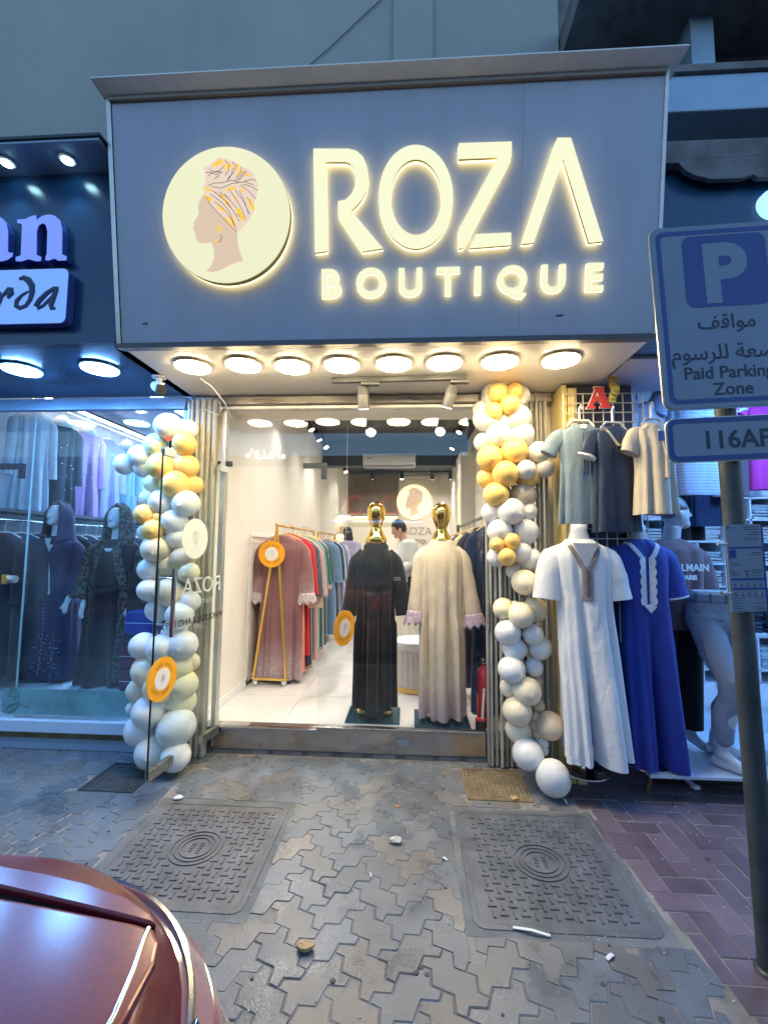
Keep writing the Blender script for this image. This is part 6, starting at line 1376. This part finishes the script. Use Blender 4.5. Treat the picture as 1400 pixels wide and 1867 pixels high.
# shirts hanging from the front rail
def tee(px, y_, top, hem, w, m, label, seed, rz=0.0):
    x = at(px, 850, y_).x; zt, zh = at(px, top, y_).z, at(px, hem, y_).z
    t = thing('hanging_shirt', (x, y_, 0), label, 'shirt', 'shirts hanging from the front rail of the right shop', rz); rb = Robe([(zt, .07, .04, 0), (zt - .03, w * .65, .05, .001), (zt - .07, w, .055, .002), (zt - .3, w * .95, .06, .005), (zh, w, .065, .008)], seed, (4, 7, 11)); q = MB(); rb.mesh(q, 60, 30, .004); q.build('shirt', m, t, smooth=75, local=True)
    for sg in (-1, 1):
        sb = MB(); sleeve(sb, [(sg * w * .6, 0, zt - .06), (sg * w * .95, 0, zt - .10), (sg * (w + .05), -.005, zt - .18), (sg * (w + .08), -.01, zt - .27)], [.04, .07, .075, .08], 16, .5, seed + sg, .04); sb.build('sleeve', m, t, smooth=75, local=True)
    hanger(t, zt + .01, w * .8, m_hangw, .12); return t
tee(1192, .12, 735, 905, .20, fabric('lilac_white_shirt', (.56, .54, .66), .7), 'lilac white shirt on a dark hanger at the end of the front rail', 91, R(25))
def striped():
    m = fabric('striped_cloth', (.38, .48, .66), .8); n = m.node_tree.nodes; l = m.node_tree.links; b = n['Principled BSDF']; tc = n.new('ShaderNodeTexCoord'); wv = n.new('ShaderNodeTexWave'); wv.bands_direction = 'Z'; wv.inputs['Scale'].default_value = 14; wv.inputs['Distortion'].default_value = .3; l.new(tc.outputs['Object'], wv.inputs['Vector'])
    mx = n.new('ShaderNodeMix'); mx.data_type = 'RGBA'; mx.inputs['A'].default_value = (.30, .40, .60, 1); mx.inputs['B'].default_value = (.50, .58, .74, 1); l.new(wv.outputs[0], mx.inputs['Factor']); l.new(mx.outputs['Result'], b.inputs['Base Color']); return m
tee(1272, .10, 690, 903, .21, striped(), 'pale blue striped shirt hanging right of the beige child robe', 92)
tee(1420, .10, 690, 893, .21, fabric('magenta_cloth', (.50, .03, .30), .8), 'magenta shirt hanging behind the parking sign pole', 93)
tee(1345, .45, 700, 905, .20, fabric('white_jersey', (.60, .66, .74), .8), 'white shirt hanging behind the parking sign pole', 94)
tee(1300, .55, 730, 960, .20, fabric('navy_jersey', (.03, .05, .12), .8), 'navy shirt hanging behind the striped one', 95)
tee(1240, .62, 790, 985, .17, fabric('black_jersey', (.012, .014, .02), .8), 'black shirt hanging behind the profile mannequin head', 96)
fr = thing('front_rail', (3, .12, 2.5), 'steel rail across the open front of the right shop', 'clothes rail'); MB().path([(1.54, .12, 2.555), (5.0, .12, 2.555)], .013, 10).build('tube', m_chrome, fr, smooth=50)
for x in (1.7, 3.2, 4.8): MB().path([(x, .12, 2.555), (x, .12, 2.755)], .006, 6).build('hanging_rod', m_chrome, fr)
sh2 = gz(1275, 1375, .15)
for k, (px, py, lab) in enumerate([(1278, 1352, 'pale green shoe on the platform behind the blue robe'), (1300, 1330, 'rounded pale green shoe farther back on the platform')]):
    p = gz(px, py, .15); t = thing('shoe', (p.x, min(p.y, -.06), .151), lab, 'shoe', 'pale shoes on the platform', R(-40 + 25 * k)); b = MB()
    b.loft([b.ring(Vector((0, y, h)), XA, ZA, w, h, 16) for y, w, h in ((-.13, .02, .012), (-.11, .036, .022), (-.04, .042, .034), (.04, .034, .045), (.11, .036, .046), (.13, .02, .03))]); b.build('upper', mat('mint_leather', (.30, .48, .48), .4) if k == 0 else bpy.data.materials['mint_leather'], t, smooth=70, local=True); MB().poly([(-.04, -.12), (.04, -.12), (.036, .12), (-.036, .12)], (0, 0, 0), XA, YA, 0, .01).build('sole', m_white, t, local=True)
# ------------------------------------------------------------------ balloon garlands
m_bw = mat('white_latex', (.80, .79, .77), .40, trans=.15, spec=.4); m_bc = mat('cream_latex', (.80, .70, .52), .34, trans=.15, spec=.4); m_by = mat('yellow_latex', (.90, .60, .19), .33, trans=.15, spec=.4); m_bt = mat('tan_latex', (.66, .55, .40), .36, trans=.1, spec=.4); m_bp = mat('pale_yellow_latex', (.82, .74, .48), .34, trans=.15, spec=.4)
BM = {'w': m_bw, 'c': m_bc, 'y': m_by, 't': m_bt, 'p': m_bp}; shapes = {}
def balloon_mesh(m):
    if m.name in shapes: return shapes[m.name]
    b = MB(); pr = []
    for i in range(17):
        a = math.pi * i / 16; pr.append((max(.012, math.sin(a)) * (1 - .06 * math.cos(a) * -1), -math.cos(a) * 1.06))
    pr[0] = (.02, -1.10); b.lathe((0, 0, 0), [(.055, -1.19), (.075, -1.17), (.03, -1.12)] + pr, 28)
    o = b.build('balloon', m, local=True, smooth=50); shapes[m.name] = o.data; bpy.data.objects.remove(o); return shapes[m.name]
def garland(name_, label, L, Yf, core):
    t = thing('balloon_garland', core[-1], label, 'balloon garland', 'white and gold balloon garlands'); rnd = random.Random(5); ib = wmat(t).inverted(); cen = []
    for x, y, r, k, dy in L:
        Y = Yf(y) - dy; c = at(x, y, Y); rr = r * (c - CAM).length / FPX * .94 * (FPX / math.hypot(FPX, math.hypot(x - 700, y - 933)) ) ** .35
        o = bpy.data.objects.new('balloon', balloon_mesh(BM[k])); C.objects.link(o); o.parent = t; cen.append((c, rr))
        pole = Vector((rnd.uniform(-.5, .5), .9, rnd.uniform(-.6, .3))).normalized() if rnd.random() < .68 else Vector((rnd.uniform(-.5, .5), -.9, rnd.uniform(-.35, .1))).normalized()
        q = (-pole).to_track_quat('Z', 'Y').to_matrix().to_4x4(); el_ = rnd.uniform(.98, 1.05)
        o.matrix_basis = ib @ Matrix.Translation(c) @ q @ Matrix.Diagonal((rr, rr, rr * el_, 1))
    MB().path(core, .009, 6).build('cord', m_black, t); return t, cen
LG = [(307, 777, 24, 'w', .10), (343, 783, 18, 'w', .02), (285, 810, 20, 'p', .05), (336, 809, 21, 'y', .10), (227, 846, 18, 'w', .02), (255, 831, 19, 'w', .05), (261, 852, 17, 'w', .0), (294, 850, 25, 'y', .11), (339, 850, 22, 'y', .05), (283, 882, 18, 'p', .0), (320, 883, 25, 'y', .10), (353, 885, 18, 'y', 0), (295, 916, 23, 'w', .08), (340, 918, 24, 'w', .09), (271, 909, 16, 'w', 0), (263, 937, 18, 'y', .12), (288, 945, 12, 'y', .1), (318, 951, 22, 'w', .08), (279, 966, 19, 'y', .12), (268, 972, 16, 'w', .02), (284, 1000, 25, 'c', .08), (324, 981, 22, 'w', .03), (333, 1020, 22, 't', .05), (272, 1038, 20, 'w', .06), (303, 1030, 20, 'c', .03), (345, 1044, 19, 'p', .06), (272, 1076, 20, 'w', .08), (308, 1080, 25, 'c', .07), (345, 1098, 20, 'w', .02), (327, 1123, 24, 'w', .09), (288, 1112, 21, 'w', .03), (318, 1150, 22, 'w', .03), (261, 1178, 23, 'w', .08), (293, 1183, 25, 'w', .11), (335, 1176, 25, 'w', .08), (268, 1222, 26, 'c', .08), (322, 1218, 26, 'p', .07), (347, 1207, 16, 'p', .0), (333, 1249, 25, 'p', .06), (254, 1258, 20, 'c', .04), (290, 1255, 26, 'c', .12), (330, 1280, 24, 'p', .03), (273, 1297, 28, 'w', .11), (241, 1291, 10, 'w', .05), (257, 1330, 26, 'w', .06), (321, 1327, 31, 'w', .10), (279, 1370, 28, 'w', .10), (321, 1379, 24, 'w', .14)]
core = [at(315, 770, -.06), at(300, 900, -.08), at(300, 1050, -.10), at(300, 1200, -.12), at(300, 1340, -.14), gz(305, 1392, .004)]
garland('l', 'balloon garland of white, cream and gold balloons beside the open glass door', LG, lambda y: -.09 - .06 * max(0, (y - 900) / 480), core)
RG = [(904, 722, 28, 'w', .03), (906, 716, 18, 'y', .12), (946, 723, 20, 'w', .02), (939, 714, 16, 'y', .10), (930, 737, 18, 'y', .15), (899, 751, 18, 'y', .12), (876, 746, 15, 'w', 0), (887, 763, 25, 'w', .06), (943, 761, 25, 'w', .06), (916, 768, 22, 'w', .04), (909, 793, 24, 'w', .08), (951, 793, 23, 'w', .05), (881, 806, 18, 'w', .02), (893, 835, 25, 'y', .08), (938, 823, 25, 'y', .11), (981, 824, 20, 'w', .06), (993, 853, 18, 'w', .05), (959, 856, 18, 'w', .14), (887, 872, 19, 'y', .03), (921, 864, 25, 'y', .12), (960, 870, 21, 'y', .05), (905, 901, 24, 'y', .09), (953, 902, 25, 't', .03), (897, 934, 20, 'w', .02), (931, 932, 25, 'w', .10), (960, 932, 19, 'w', .03), (911, 969, 24, 'w', .07), (958, 969, 24, 'w', .05), (906, 993, 14, 'y', .12), (933, 987, 16, 'y', .13), (924, 1015, 17, 'y', .14), (906, 1016, 19, 'w', .03), (949, 1007, 21, 'w', .07), (966, 1020, 22, 'w', .04), (936, 1041, 15, 'c', .02), (957, 1062, 24, 'c', .10), (918, 1110, 20, 'p', .05), (975, 1112, 23, 'c', .04), (950, 1122, 24, 'c', .12), (939, 1103, 8, 'c', .07), (926, 1153, 24, 'w', .08), (971, 1157, 19, 'w', .08), (938, 1183, 22, 'w', .04), (984, 1181, 22, 'w', .02), (932, 1221, 24, 'w', .09), (973, 1217, 17, 'w', .02), (928, 1254, 17, 'c', .02), (960, 1260, 25, 'c', .10), (977, 1245, 11, 't', .02), (943, 1297, 25, 'c', .09), (981, 1288, 12, 't', .03), (976, 1307, 9, 't', .05), (945, 1331, 22, 'c', .03), (1003, 1324, 24, 't', .09), (973, 1324, 8, 't', .05), (979, 1339, 9, 't', .05), (963, 1376, 26, 'w', .12), (989, 1354, 11, 'w', .05), (992, 1369, 8, 'w', .06)]
core = [at(915, 720, -.10), at(928, 900, -.10), at(938, 1050, -.11), at(948, 1140, -.11), at(962, 1230, -.12), at(980, 1330, -.14), at(985, 1380, -.16)]
garland('r', 'balloon garland of white, cream and gold balloons in front of the right shutter', RG, lambda y: -.10 - .05 * max(0, (y - 1000) / 380), core)
c = at(1008, 1418, -.36); rr = 27 * (c - CAM).length / FPX * .93
o = bpy.data.objects.new('balloon', balloon_mesh(m_bw)); C.objects.link(o); o.matrix_basis = Matrix.Translation((c.x, c.y, max(c.z, rr * 1.04))) @ Vector((-.3, -.5, .75)).to_track_quat('Z', 'Y').to_matrix().to_4x4() @ Matrix.Diagonal((rr, rr, rr * 1.05, 1)); tag(o, 'single white balloon resting on the pavement at the foot of the right garland', 'balloon')
# ------------------------------------------------------------------ parking sign
m_pole = mat('weathered_grey_pole', (.06, .072, .08), .42, .3, var=.35, vs=7, bump=.15, bs=60, rvar=.15); m_sgn = mat('reflective_sign_white', (.185, .235, .32), .45, var=.06, vs=4); m_sblue = mat('sign_blue', (.012, .05, .23), .42); m_stext = mat('sign_text', (.012, .022, .06), .5)
b0 = gz(1404, 1772, 0); b1 = at(1330, 846, b0.y)
ps = thing('parking_sign', b0, 'blue and white paid parking sign on a leaning round pole at the right', 'parking sign')
top = b0 + (b1 - b0) * 1.42
MB().path([b0, b0.lerp(top, .5), top], .036, 28).build('pole', m_pole, ps, smooth=50)
MB().lathe(b0, [(.048, .001), (.046, .006), (.038, .012)], 28).build('base_flange', m_pole, ps, smooth=40)
sc = MB()
for (x, y, l) in ((1352, 1432, 40), (1372, 1600, 34), (1358, 1440, 16)):
    a, b = at(x, y, b0.y - .05), at(x + l * .35, y + l, b0.y - .05); sc.path([a, a.lerp(b, .5) + Vector((.002, -.0, 0)), b], .0016, 4)
sa = R(2.4); pu = Vector((math.cos(sa), 0, math.sin(sa))); pv = Vector((-math.sin(sa), 0, math.cos(sa))); pn = pu.cross(pv)
PY = b0.y - .065; K = (3.2 + PY) / 2.165; PO = at(1213, 747, PY)
def pz(x, y, o=PO): p = onplane(x, y, o, pn) - o; return p.dot(pu), p.dot(pv)
PW, PH = .715 * K, .935 * K
MB().poly(rrect(0, PW, 0, PH, .045 * K), PO, pu, pv, -.004, 0).build('sign_panel', m_sgn, ps)
MB().annulus(PO, pu, pv, rrect(.024 * K, PW - .024 * K, .024 * K, PH - .024 * K, .038 * K), rrect(.046 * K, PW - .046 * K, .046 * K, PH - .046 * K, .026 * K), .0004, .0010).build('border', m_sblue, ps)
MB().poly(rrect(-.003, PW + .003, -.003, PH + .003, .048 * K), PO, pu, pv, -.012, -.0045).build('sign_backing', m_alu, ps)
sq = [pz(x, y) for x, y in ((1237, 431), (1393, 424), (1398, 553), (1247, 562))]; x0, x1, z0, z1 = sq[0][0] + .01 * K, sq[1][0], sq[3][1], sq[0][1] - .004
MB().poly(rrect(x0, x1, z0, z1, .035), PO, pu, pv, .0004, .0012).build('blue_square', m_sblue, ps)
h = (z1 - z0) * .80; text('letter_p', 'P', h / .727, PO + pu * ((x0 + x1) / 2 - .01) + pv * (z0 + (z1 - z0) * .09), pu, pv, m_sgn, ps, .0006, .017 * K, lift=.0014)
AR = lambda s: ''.join(s)
a, b = pz(1326, 597); text('lettering', '\ufed2\ufed7\ufe8d\ufeee\ufee3', .100 * K, PO + pu * a + pv * b, pu, pv, m_stext, ps, .0006, .001, lift=.0004)
a, b = pz(1338, 652); text('lettering', '\ufee1\ufeee\ufeb3\ufeae\ufee0\ufedf \ufe94\ufecc\ufebf\ufe8e\ufea7', .102 * K, PO + pu * a + pv * b, pu, pv, m_stext, ps, .0006, .001, lift=.0004)
a, b = pz(1247, 692); text('lettering', 'Paid Parking', .086 * K, PO + pu * a + pv * b, pu, pv, m_stext, ps, .0006, .0012, 'LEFT', lift=.0004)
a, b = pz(1338, 718); text('lettering', 'Zone', .086 * K, PO + pu * a + pv * b, pu, pv, m_stext, ps, .0006, .0012, lift=.0004)
ZO = at(1221, 843, PY); ZW, ZH = .735 * K, .212 * K
MB().poly(rrect(0, ZW, 0, ZH, .045 * K), ZO, pu, pv, -.004, 0).build('zone_plate', m_sgn, ps); MB().annulus(ZO, pu, pv, rrect(.002, ZW - .002, .002, ZH - .002, .043 * K), rrect(.026 * K, ZW - .026 * K, .026 * K, ZH - .026 * K, .022 * K), .0004, .001).build('zone_border', m_sblue, ps); MB().poly(rrect(-.003, ZW + .003, -.003, ZH + .003, .046 * K), ZO, pu, pv, -.012, -.0045).build('zone_backing', m_alu, ps)
a, b = pz(1280, 818, ZO); text('lettering', '116AF', .122 * K, ZO + pu * a + pv * b, pu, pv, m_stext, ps, .0006, .002, 'LEFT', lift=.0004)
cl = MB()
for z in (PO.z + .10, PO.z + .55, ZO.z + .07): c = b0.lerp(top, (z - b0.z) / (top.z - b0.z)); cl.bx(c.x - .07, c.x + .07, PY + .013, PY + .03, z - .014, z + .014)
cl.build('clamp', m_alu, ps)
# timetable board lower on the pole (microprint as fine lines; codes left out)
ia = R(4.0); iu = Vector((math.cos(ia), 0, math.sin(ia) * .2)).normalized(); iv = Vector((-.078, 0, 1)).normalized(); IO = at(1335, 1117, PY)
def iz(x, y): p = onplane(x, y, IO, -YA) - IO; v = p.z / iv.z; return ((p - iv * v).dot(iu) / iu.dot(iu), v)
Z9 = lambda x, y: iz(1310 + x / 9.82, 940 + y / 9.82)
P = [Z9(*q) for q in ((105, 165), (745, 160), (868, 1725), (240, 1742))]
MB().poly(P, IO, iu, iv, -.004, 0).build('info_board', m_sgn, ps); MB().poly([(P[1][0], P[1][1]), (P[1][0] + .008, P[1][1] - .007), (P[2][0] + .008, P[2][1] - .004), (P[2][0], P[2][1])], IO, iu, iv, -.010, -.001).build('board_edge', m_sblue, ps)
bars = MB()
for (xa, ya, xb, hh) in ((175, 565, 780, 34), (228, 1128, 822, 34), (248, 1300, 840, 34)): c = [Z9(xa, ya), Z9(xb, ya - 4), Z9(xb + 3, ya + hh), Z9(xa + 3, ya + hh)]; bars.poly(c, IO, iu, iv, .0004, .001)
bars.poly([Z9(*q) for q in ((185, 622), (300, 618), (316, 762), (195, 768))], IO, iu, iv, .0004, .001); bars.poly([Z9(*q) for q in ((145, 200), (190, 196), (192, 215), (165, 220), (165, 255), (150, 256))], IO, iu, iv, .0004, .001)
bars.build('header_bar', m_sblue, ps)
ln = MB(); rnd = random.Random(6)
for (xa, ya, xb, w) in [(430, 212, 715, 12), (445, 252, 715, 14), (560, 310, 720, 9), (505, 345, 725, 9), (445, 408, 715, 8), (480, 437, 715, 10), (600, 670, 755, 10), (548, 706, 760, 11), (200, 848, 360, 9), (205, 886, 425, 11), (215, 988, 275, 14), (610, 984, 785, 14), (218, 1020, 375, 8), (222, 1046, 310, 8), (226, 1078, 360, 8), (600, 1018, 790, 8), (620, 1036, 760, 8), (585, 1086, 800, 8), (450, 1004, 548, 18), (250, 1492, 470, 9), (675, 1488, 810, 9), (275, 1530, 350, 8), (285, 1580, 430, 8), (640, 1575, 830, 8), (275, 1625, 390, 9), (275, 1665, 455, 9), (600, 1640, 840, 8), (640, 1668, 840, 8), (280, 1716, 510, 7), (700, 1706, 860, 7), (225, 214, 300, 8), (195, 245, 300, 8)]:
    x = xa
    while x < xb: e = min(xb, x + rnd.uniform(12, 40)); ln.poly([Z9(x, ya - w / 2), Z9(e, ya - w / 2), Z9(e, ya + w / 2), Z9(x, ya + w / 2)], IO, iu, iv, .0004, .0008); x = e + 6
for ya in (1195, 1370):
    for k in range(5):
        for j in range(3): xx = 290 + k * 118 + (ya - 1195) * .12; w = (10, 34, 56)[j]; ln.poly([Z9(xx - w / 2, ya + j * 32), Z9(xx + w / 2, ya + j * 32), Z9(xx + w / 2, ya + j * 32 + 14), Z9(xx - w / 2, ya + j * 32 + 14)], IO, iu, iv, .0004, .0008)
ln.annulus(IO, iu, iv, [Z9(*q) for q in ((484, 1040), (524, 1038), (527, 1104), (487, 1106))], [Z9(*q) for q in ((492, 1050), (518, 1048), (520, 1096), (494, 1098))], .0004, .001)
ln.build('fine_print', m_stext, ps, kind='stuff')
for x, y in ((82, 505), (160, 1390)): bo = MB(); p = at(1310 + x / 9.82, 940 + y / 9.82, PY - .0); bo.path([p - XA * .014, p + XA * .014], .004, 8); bo.path([p - XA * .02 + YA * .002, p - XA * .012 + YA * .002], .007, 8); bo.build('bolt', m_chrome, ps, smooth=50)
# ------------------------------------------------------------------ red car (rear corner in view), whole body built
m_car = mat('dark_red_metallic', (.165, .013, .022), .36, .25, coat=.5, crough=.16, speck=.14, var=.12, vs=5); m_seal = mat('black_rubber', (.008, .008, .009), .6); m_carglass = mat('tinted_car_glass', (.01, .012, .014), .05); m_lens = mat('red_lamp_lens', (.52, .05, .07), .08, coat=1.0); m_clens = mat('clear_lamp_lens', (.62, .30, .32), .06, coat=1.0); m_tyre = mat('tyre_rubber', (.02, .02, .02), .8)
YC = -3.34
car = thing('parked_car', (-2.5, YC, -.12), 'dark red car parked at the kerb, rear corner showing at the lower left', 'car')
def plan(xr, xf, ys, r, n=12):
    hy = ys - YC; out = []
    for cx, cy, a in ((xr - r, YC + hy - r, 90), (xr - r, YC - hy + r, 0), (xf + r * 1.4, YC - hy + r * 1.4, -90), (xf + r * 1.4, YC + hy - r * 1.4, -180)):
        q = r if a in (90, 0) else r * 1.4
        for i in range(n + 1): t = R(a - 90 * i / n); out.append((cx + q * math.cos(t), cy + q * math.sin(t)))
    return out
RINGS = [(.10, -.34, -4.55, -2.50, .25), (.20, -.23, -4.70, -2.43, .28), (.42, -.19, -4.74, -2.395, .30), (.62, -.185, -4.72, -2.385, .30), (.78, -.205, -4.68, -2.39, .32), (.88, -.235, -4.60, -2.41, .33), (.94, -.258, -4.5, -2.432, .34), (.972, -.275, -4.4, -2.447, .35), (.984, -.290, -4.3, -2.462, .35)]
b = MB(); b.loft([[Vector((x, y, z if x > -3.0 else z * (1 - .10 * min(1, (-3.0 - x) / 1.2)))) for x, y in plan(xr, xf, ys, r)] for z, xr, xf, ys, r in RINGS]); b.build('body', m_car, car, smooth=35)
DZ = .984
mir = lambda P: [(x, 2 * YC - y) for x, y in P][::-1]
SEAL = [(-.334, -2.5905), (-.46, -2.568), (-.60, -2.544), (-1.42, -2.488), (-1.42, -2.556), (-.58, -2.568), (-.46, -2.583), (-.36, -2.597), (-.334, -2.602)]
for q in (SEAL, mir(SEAL)): MB().poly(q, (0, 0, DZ), XA, YA, .0005, .004).build('boot_seal', m_seal, car)
QP = [(-1.45, -2.452), (-.95, -2.462), (-.76, -2.482), (-.64, -2.503), (-.55, -2.515), (-.473, -2.530), (-.40, -2.551), (-.352, -2.575), (-.333, -2.592), (-.345, -2.5915), (-.46, -2.570), (-.60, -2.546), (-.95, -2.505), (-1.45, -2.49)]
for q in (QP, mir(QP)): MB().poly(q, (0, 0, DZ), XA, YA, .001, .014).build('rear_quarter_panel', m_car, car, bevel=.005, seg=3)
LP = [(-1.42, -2.55), (-.95, -2.555), (-.58, -2.565), (-.46, -2.580), (-.36, -2.594), (-.330, -2.601), (-.312, -2.618), (-.302, -2.645), (-.298, -2.70), (-.294, -2.85)]
MB().poly(LP + mir(LP), (0, 0, DZ), XA, YA, .001, .016).build('boot_lid', m_car, car, bevel=.007, seg=4)
cs = [(-.338, -2.603), (-.334, -2.620), (-.322, -2.66), (-.311, -2.71), (-.306, -2.80), (-.303, -3.0)]; cs = cs + mir(cs)
MB().path([(x, y, DZ + .0165) for x, y in cs], .0036, 10, flat=.7, side=(1, 0, 0)).build('chrome_strip', m_chrome, car, smooth=60)
# tail lamps wrapped round the rear corners
def lampshell(name, zs, off, y0, y1, m, sgn):
    L = []
    for z in zs:
        for a, b2 in zip(RINGS, RINGS[1:]):
            if a[0] <= z <= b2[0]: t = (z - a[0]) / (b2[0] - a[0]); q = [a[i] + (b2[i] - a[i]) * t for i in range(5)]; break
        pl = [p for p in plan(q[1] + off, q[2], q[3] + off, q[4], 24)[:25 + 0]]
        pl += [(q[1] + off, q[3] + off - q[4] - .05 * k) for k in range(1, 5)]
        pl = [p for p in pl if True]
        L.append([Vector((x, y if sgn > 0 else 2 * YC - y, z)) for x, y in pl])
    e_ = .02 if len(zs) > 2 else .004; inner = [[p + Vector((-e_, -e_ * sgn, 0)) for p in r] for r in L]
    b = MB(); b.loft([inner[0]] + L + [inner[-1]], False, False, False); return b.build(name, m, car, smooth=40)
for sgn in (1, -1):
    lampshell('tail_lamp', [.70, .72, .80, .875], .014, 0, 0, m_lens, sgn); lampshell('reversing_lamp', [.878, .89, .905, .918], .013, 0, 0, m_clens, sgn); lampshell('lamp_trim', [.921, .926], .013, 0, 0, m_chrome, sgn)
em = MB(); rnd = random.Random(8)
for k in range(6):
    y = -2.655 - k * .022
    for (ya, za, yb, zb) in (((0, 0, .004, .022), (.004, .022, .014, .020), (.002, .011, .012, .010)), ((0, 0, 0, .022), (0, .022, .012, 0), (.012, 0, .013, .022)), ((0, .0, .012, .002), (.012, .002, .013, .022), (.0, .0, .002, .02)))[k % 3]: em.path([Vector((-.242 + (.945 - .93 - za) * .35, y - ya, .945 + za - .015)), Vector((-.242 + (.945 - .93 - zb) * .35, y - yb, .945 + zb - .015))], .0024, 6)
em.build('chrome_emblem', m_chrome, car, smooth=60)
def rr2(x0, x1, iy, r): return [(x, y) for x, y in rrect(x0, x1, 2 * YC + 2.45 + iy, -2.45 - iy, r, 6)]
MB().loft([[Vector((x, y, z)) for x, y in rr2(*q)] for z, q in ((DZ, (-3.45, -1.02, .06, .25)), (1.10, (-3.2, -1.12, .10, .25)), (1.32, (-2.75, -1.42, .22, .25)))]).build('windows', m_carglass, car, smooth=40)
MB().loft([[Vector((x, y, z)) for x, y in rr2(*q)] for z, q in ((1.325, (-2.75, -1.42, .215, .25)), (1.37, (-2.65, -1.50, .25, .25)), (1.395, (-2.5, -1.62, .33, .25)))]).build('roof', m_car, car, smooth=50)
for x in (-1.05, -3.75):
    for y, s in ((-2.47, 1), (2 * YC + 2.47, -1)):
        w = MB().lathe((x, y - .10 * s, .20), [(.20, -.0), (.31, .01), (.32, .04), (.32, .16), (.31, .19), (.20, .20)], 32, u=(1, 0, 0), v=(0, 0, 1), w=(0, s, 0)).build('tyre', m_tyre, car, smooth=50); MB().lathe((x, y - .10 * s, .20), [(.20, .185), (.12, .17), (.03, .19)], 24, u=(1, 0, 0), v=(0, 0, 1), w=(0, s, 0)).build('rim', m_alu, w, smooth=40)
# ------------------------------------------------------------------ far side of the street (seen only as reflections in the glass)
ob = thing('building', (0, -18, 0), 'plain dark building across the street', 'building'); MB().bx(-24, 24, -20, -18, 0, 6.0).build('wall', mat('far_wall', (.18, .19, .21), .85, var=.15), ob)
m_fwin = mat('far_window', (.02, .025, .03), .08)
wm = None
for k in range(14):
    for z in (3.4,):
        if wm is None: wm = MB().bx(-.7, .7, -.02, .02, 0, 1.4).build('window', m_fwin, ob, local=True); wm.location = (-20 + k * 3, .03, z)
        else: o = wm.copy(); C.objects.link(o); o.parent = ob; o.location = (-20 + k * 3, .03, z)
tl = thing('tube_light', (-1.5, -17.8, 2.75), 'blue tube light over a shop across the street', 'tube light'); MB().bx(-3.8, .6, -17.9, -17.85, 2.70, 2.78).build('tube', glow('blue_tube', (.15, .40, 1.0), 6.0), tl)
ns = thing('neon_sign', (-1.6, -17.8, 3.5), 'red neon ring letters across the street', 'neon sign'); nb = MB()
for cx, a0, a1 in ((-2.6, 40, 320), (-.9, 0, 360)): nb.path([Vector((cx + .42 * math.cos(R(a)), -17.85, 3.55 + .42 * math.sin(R(a)))) for a in range(a0, a1 + 1, 10)], .07, 8)
nb.build('neon_tube', glow('red_neon', (1.0, .08, .04), 2.2), ns)
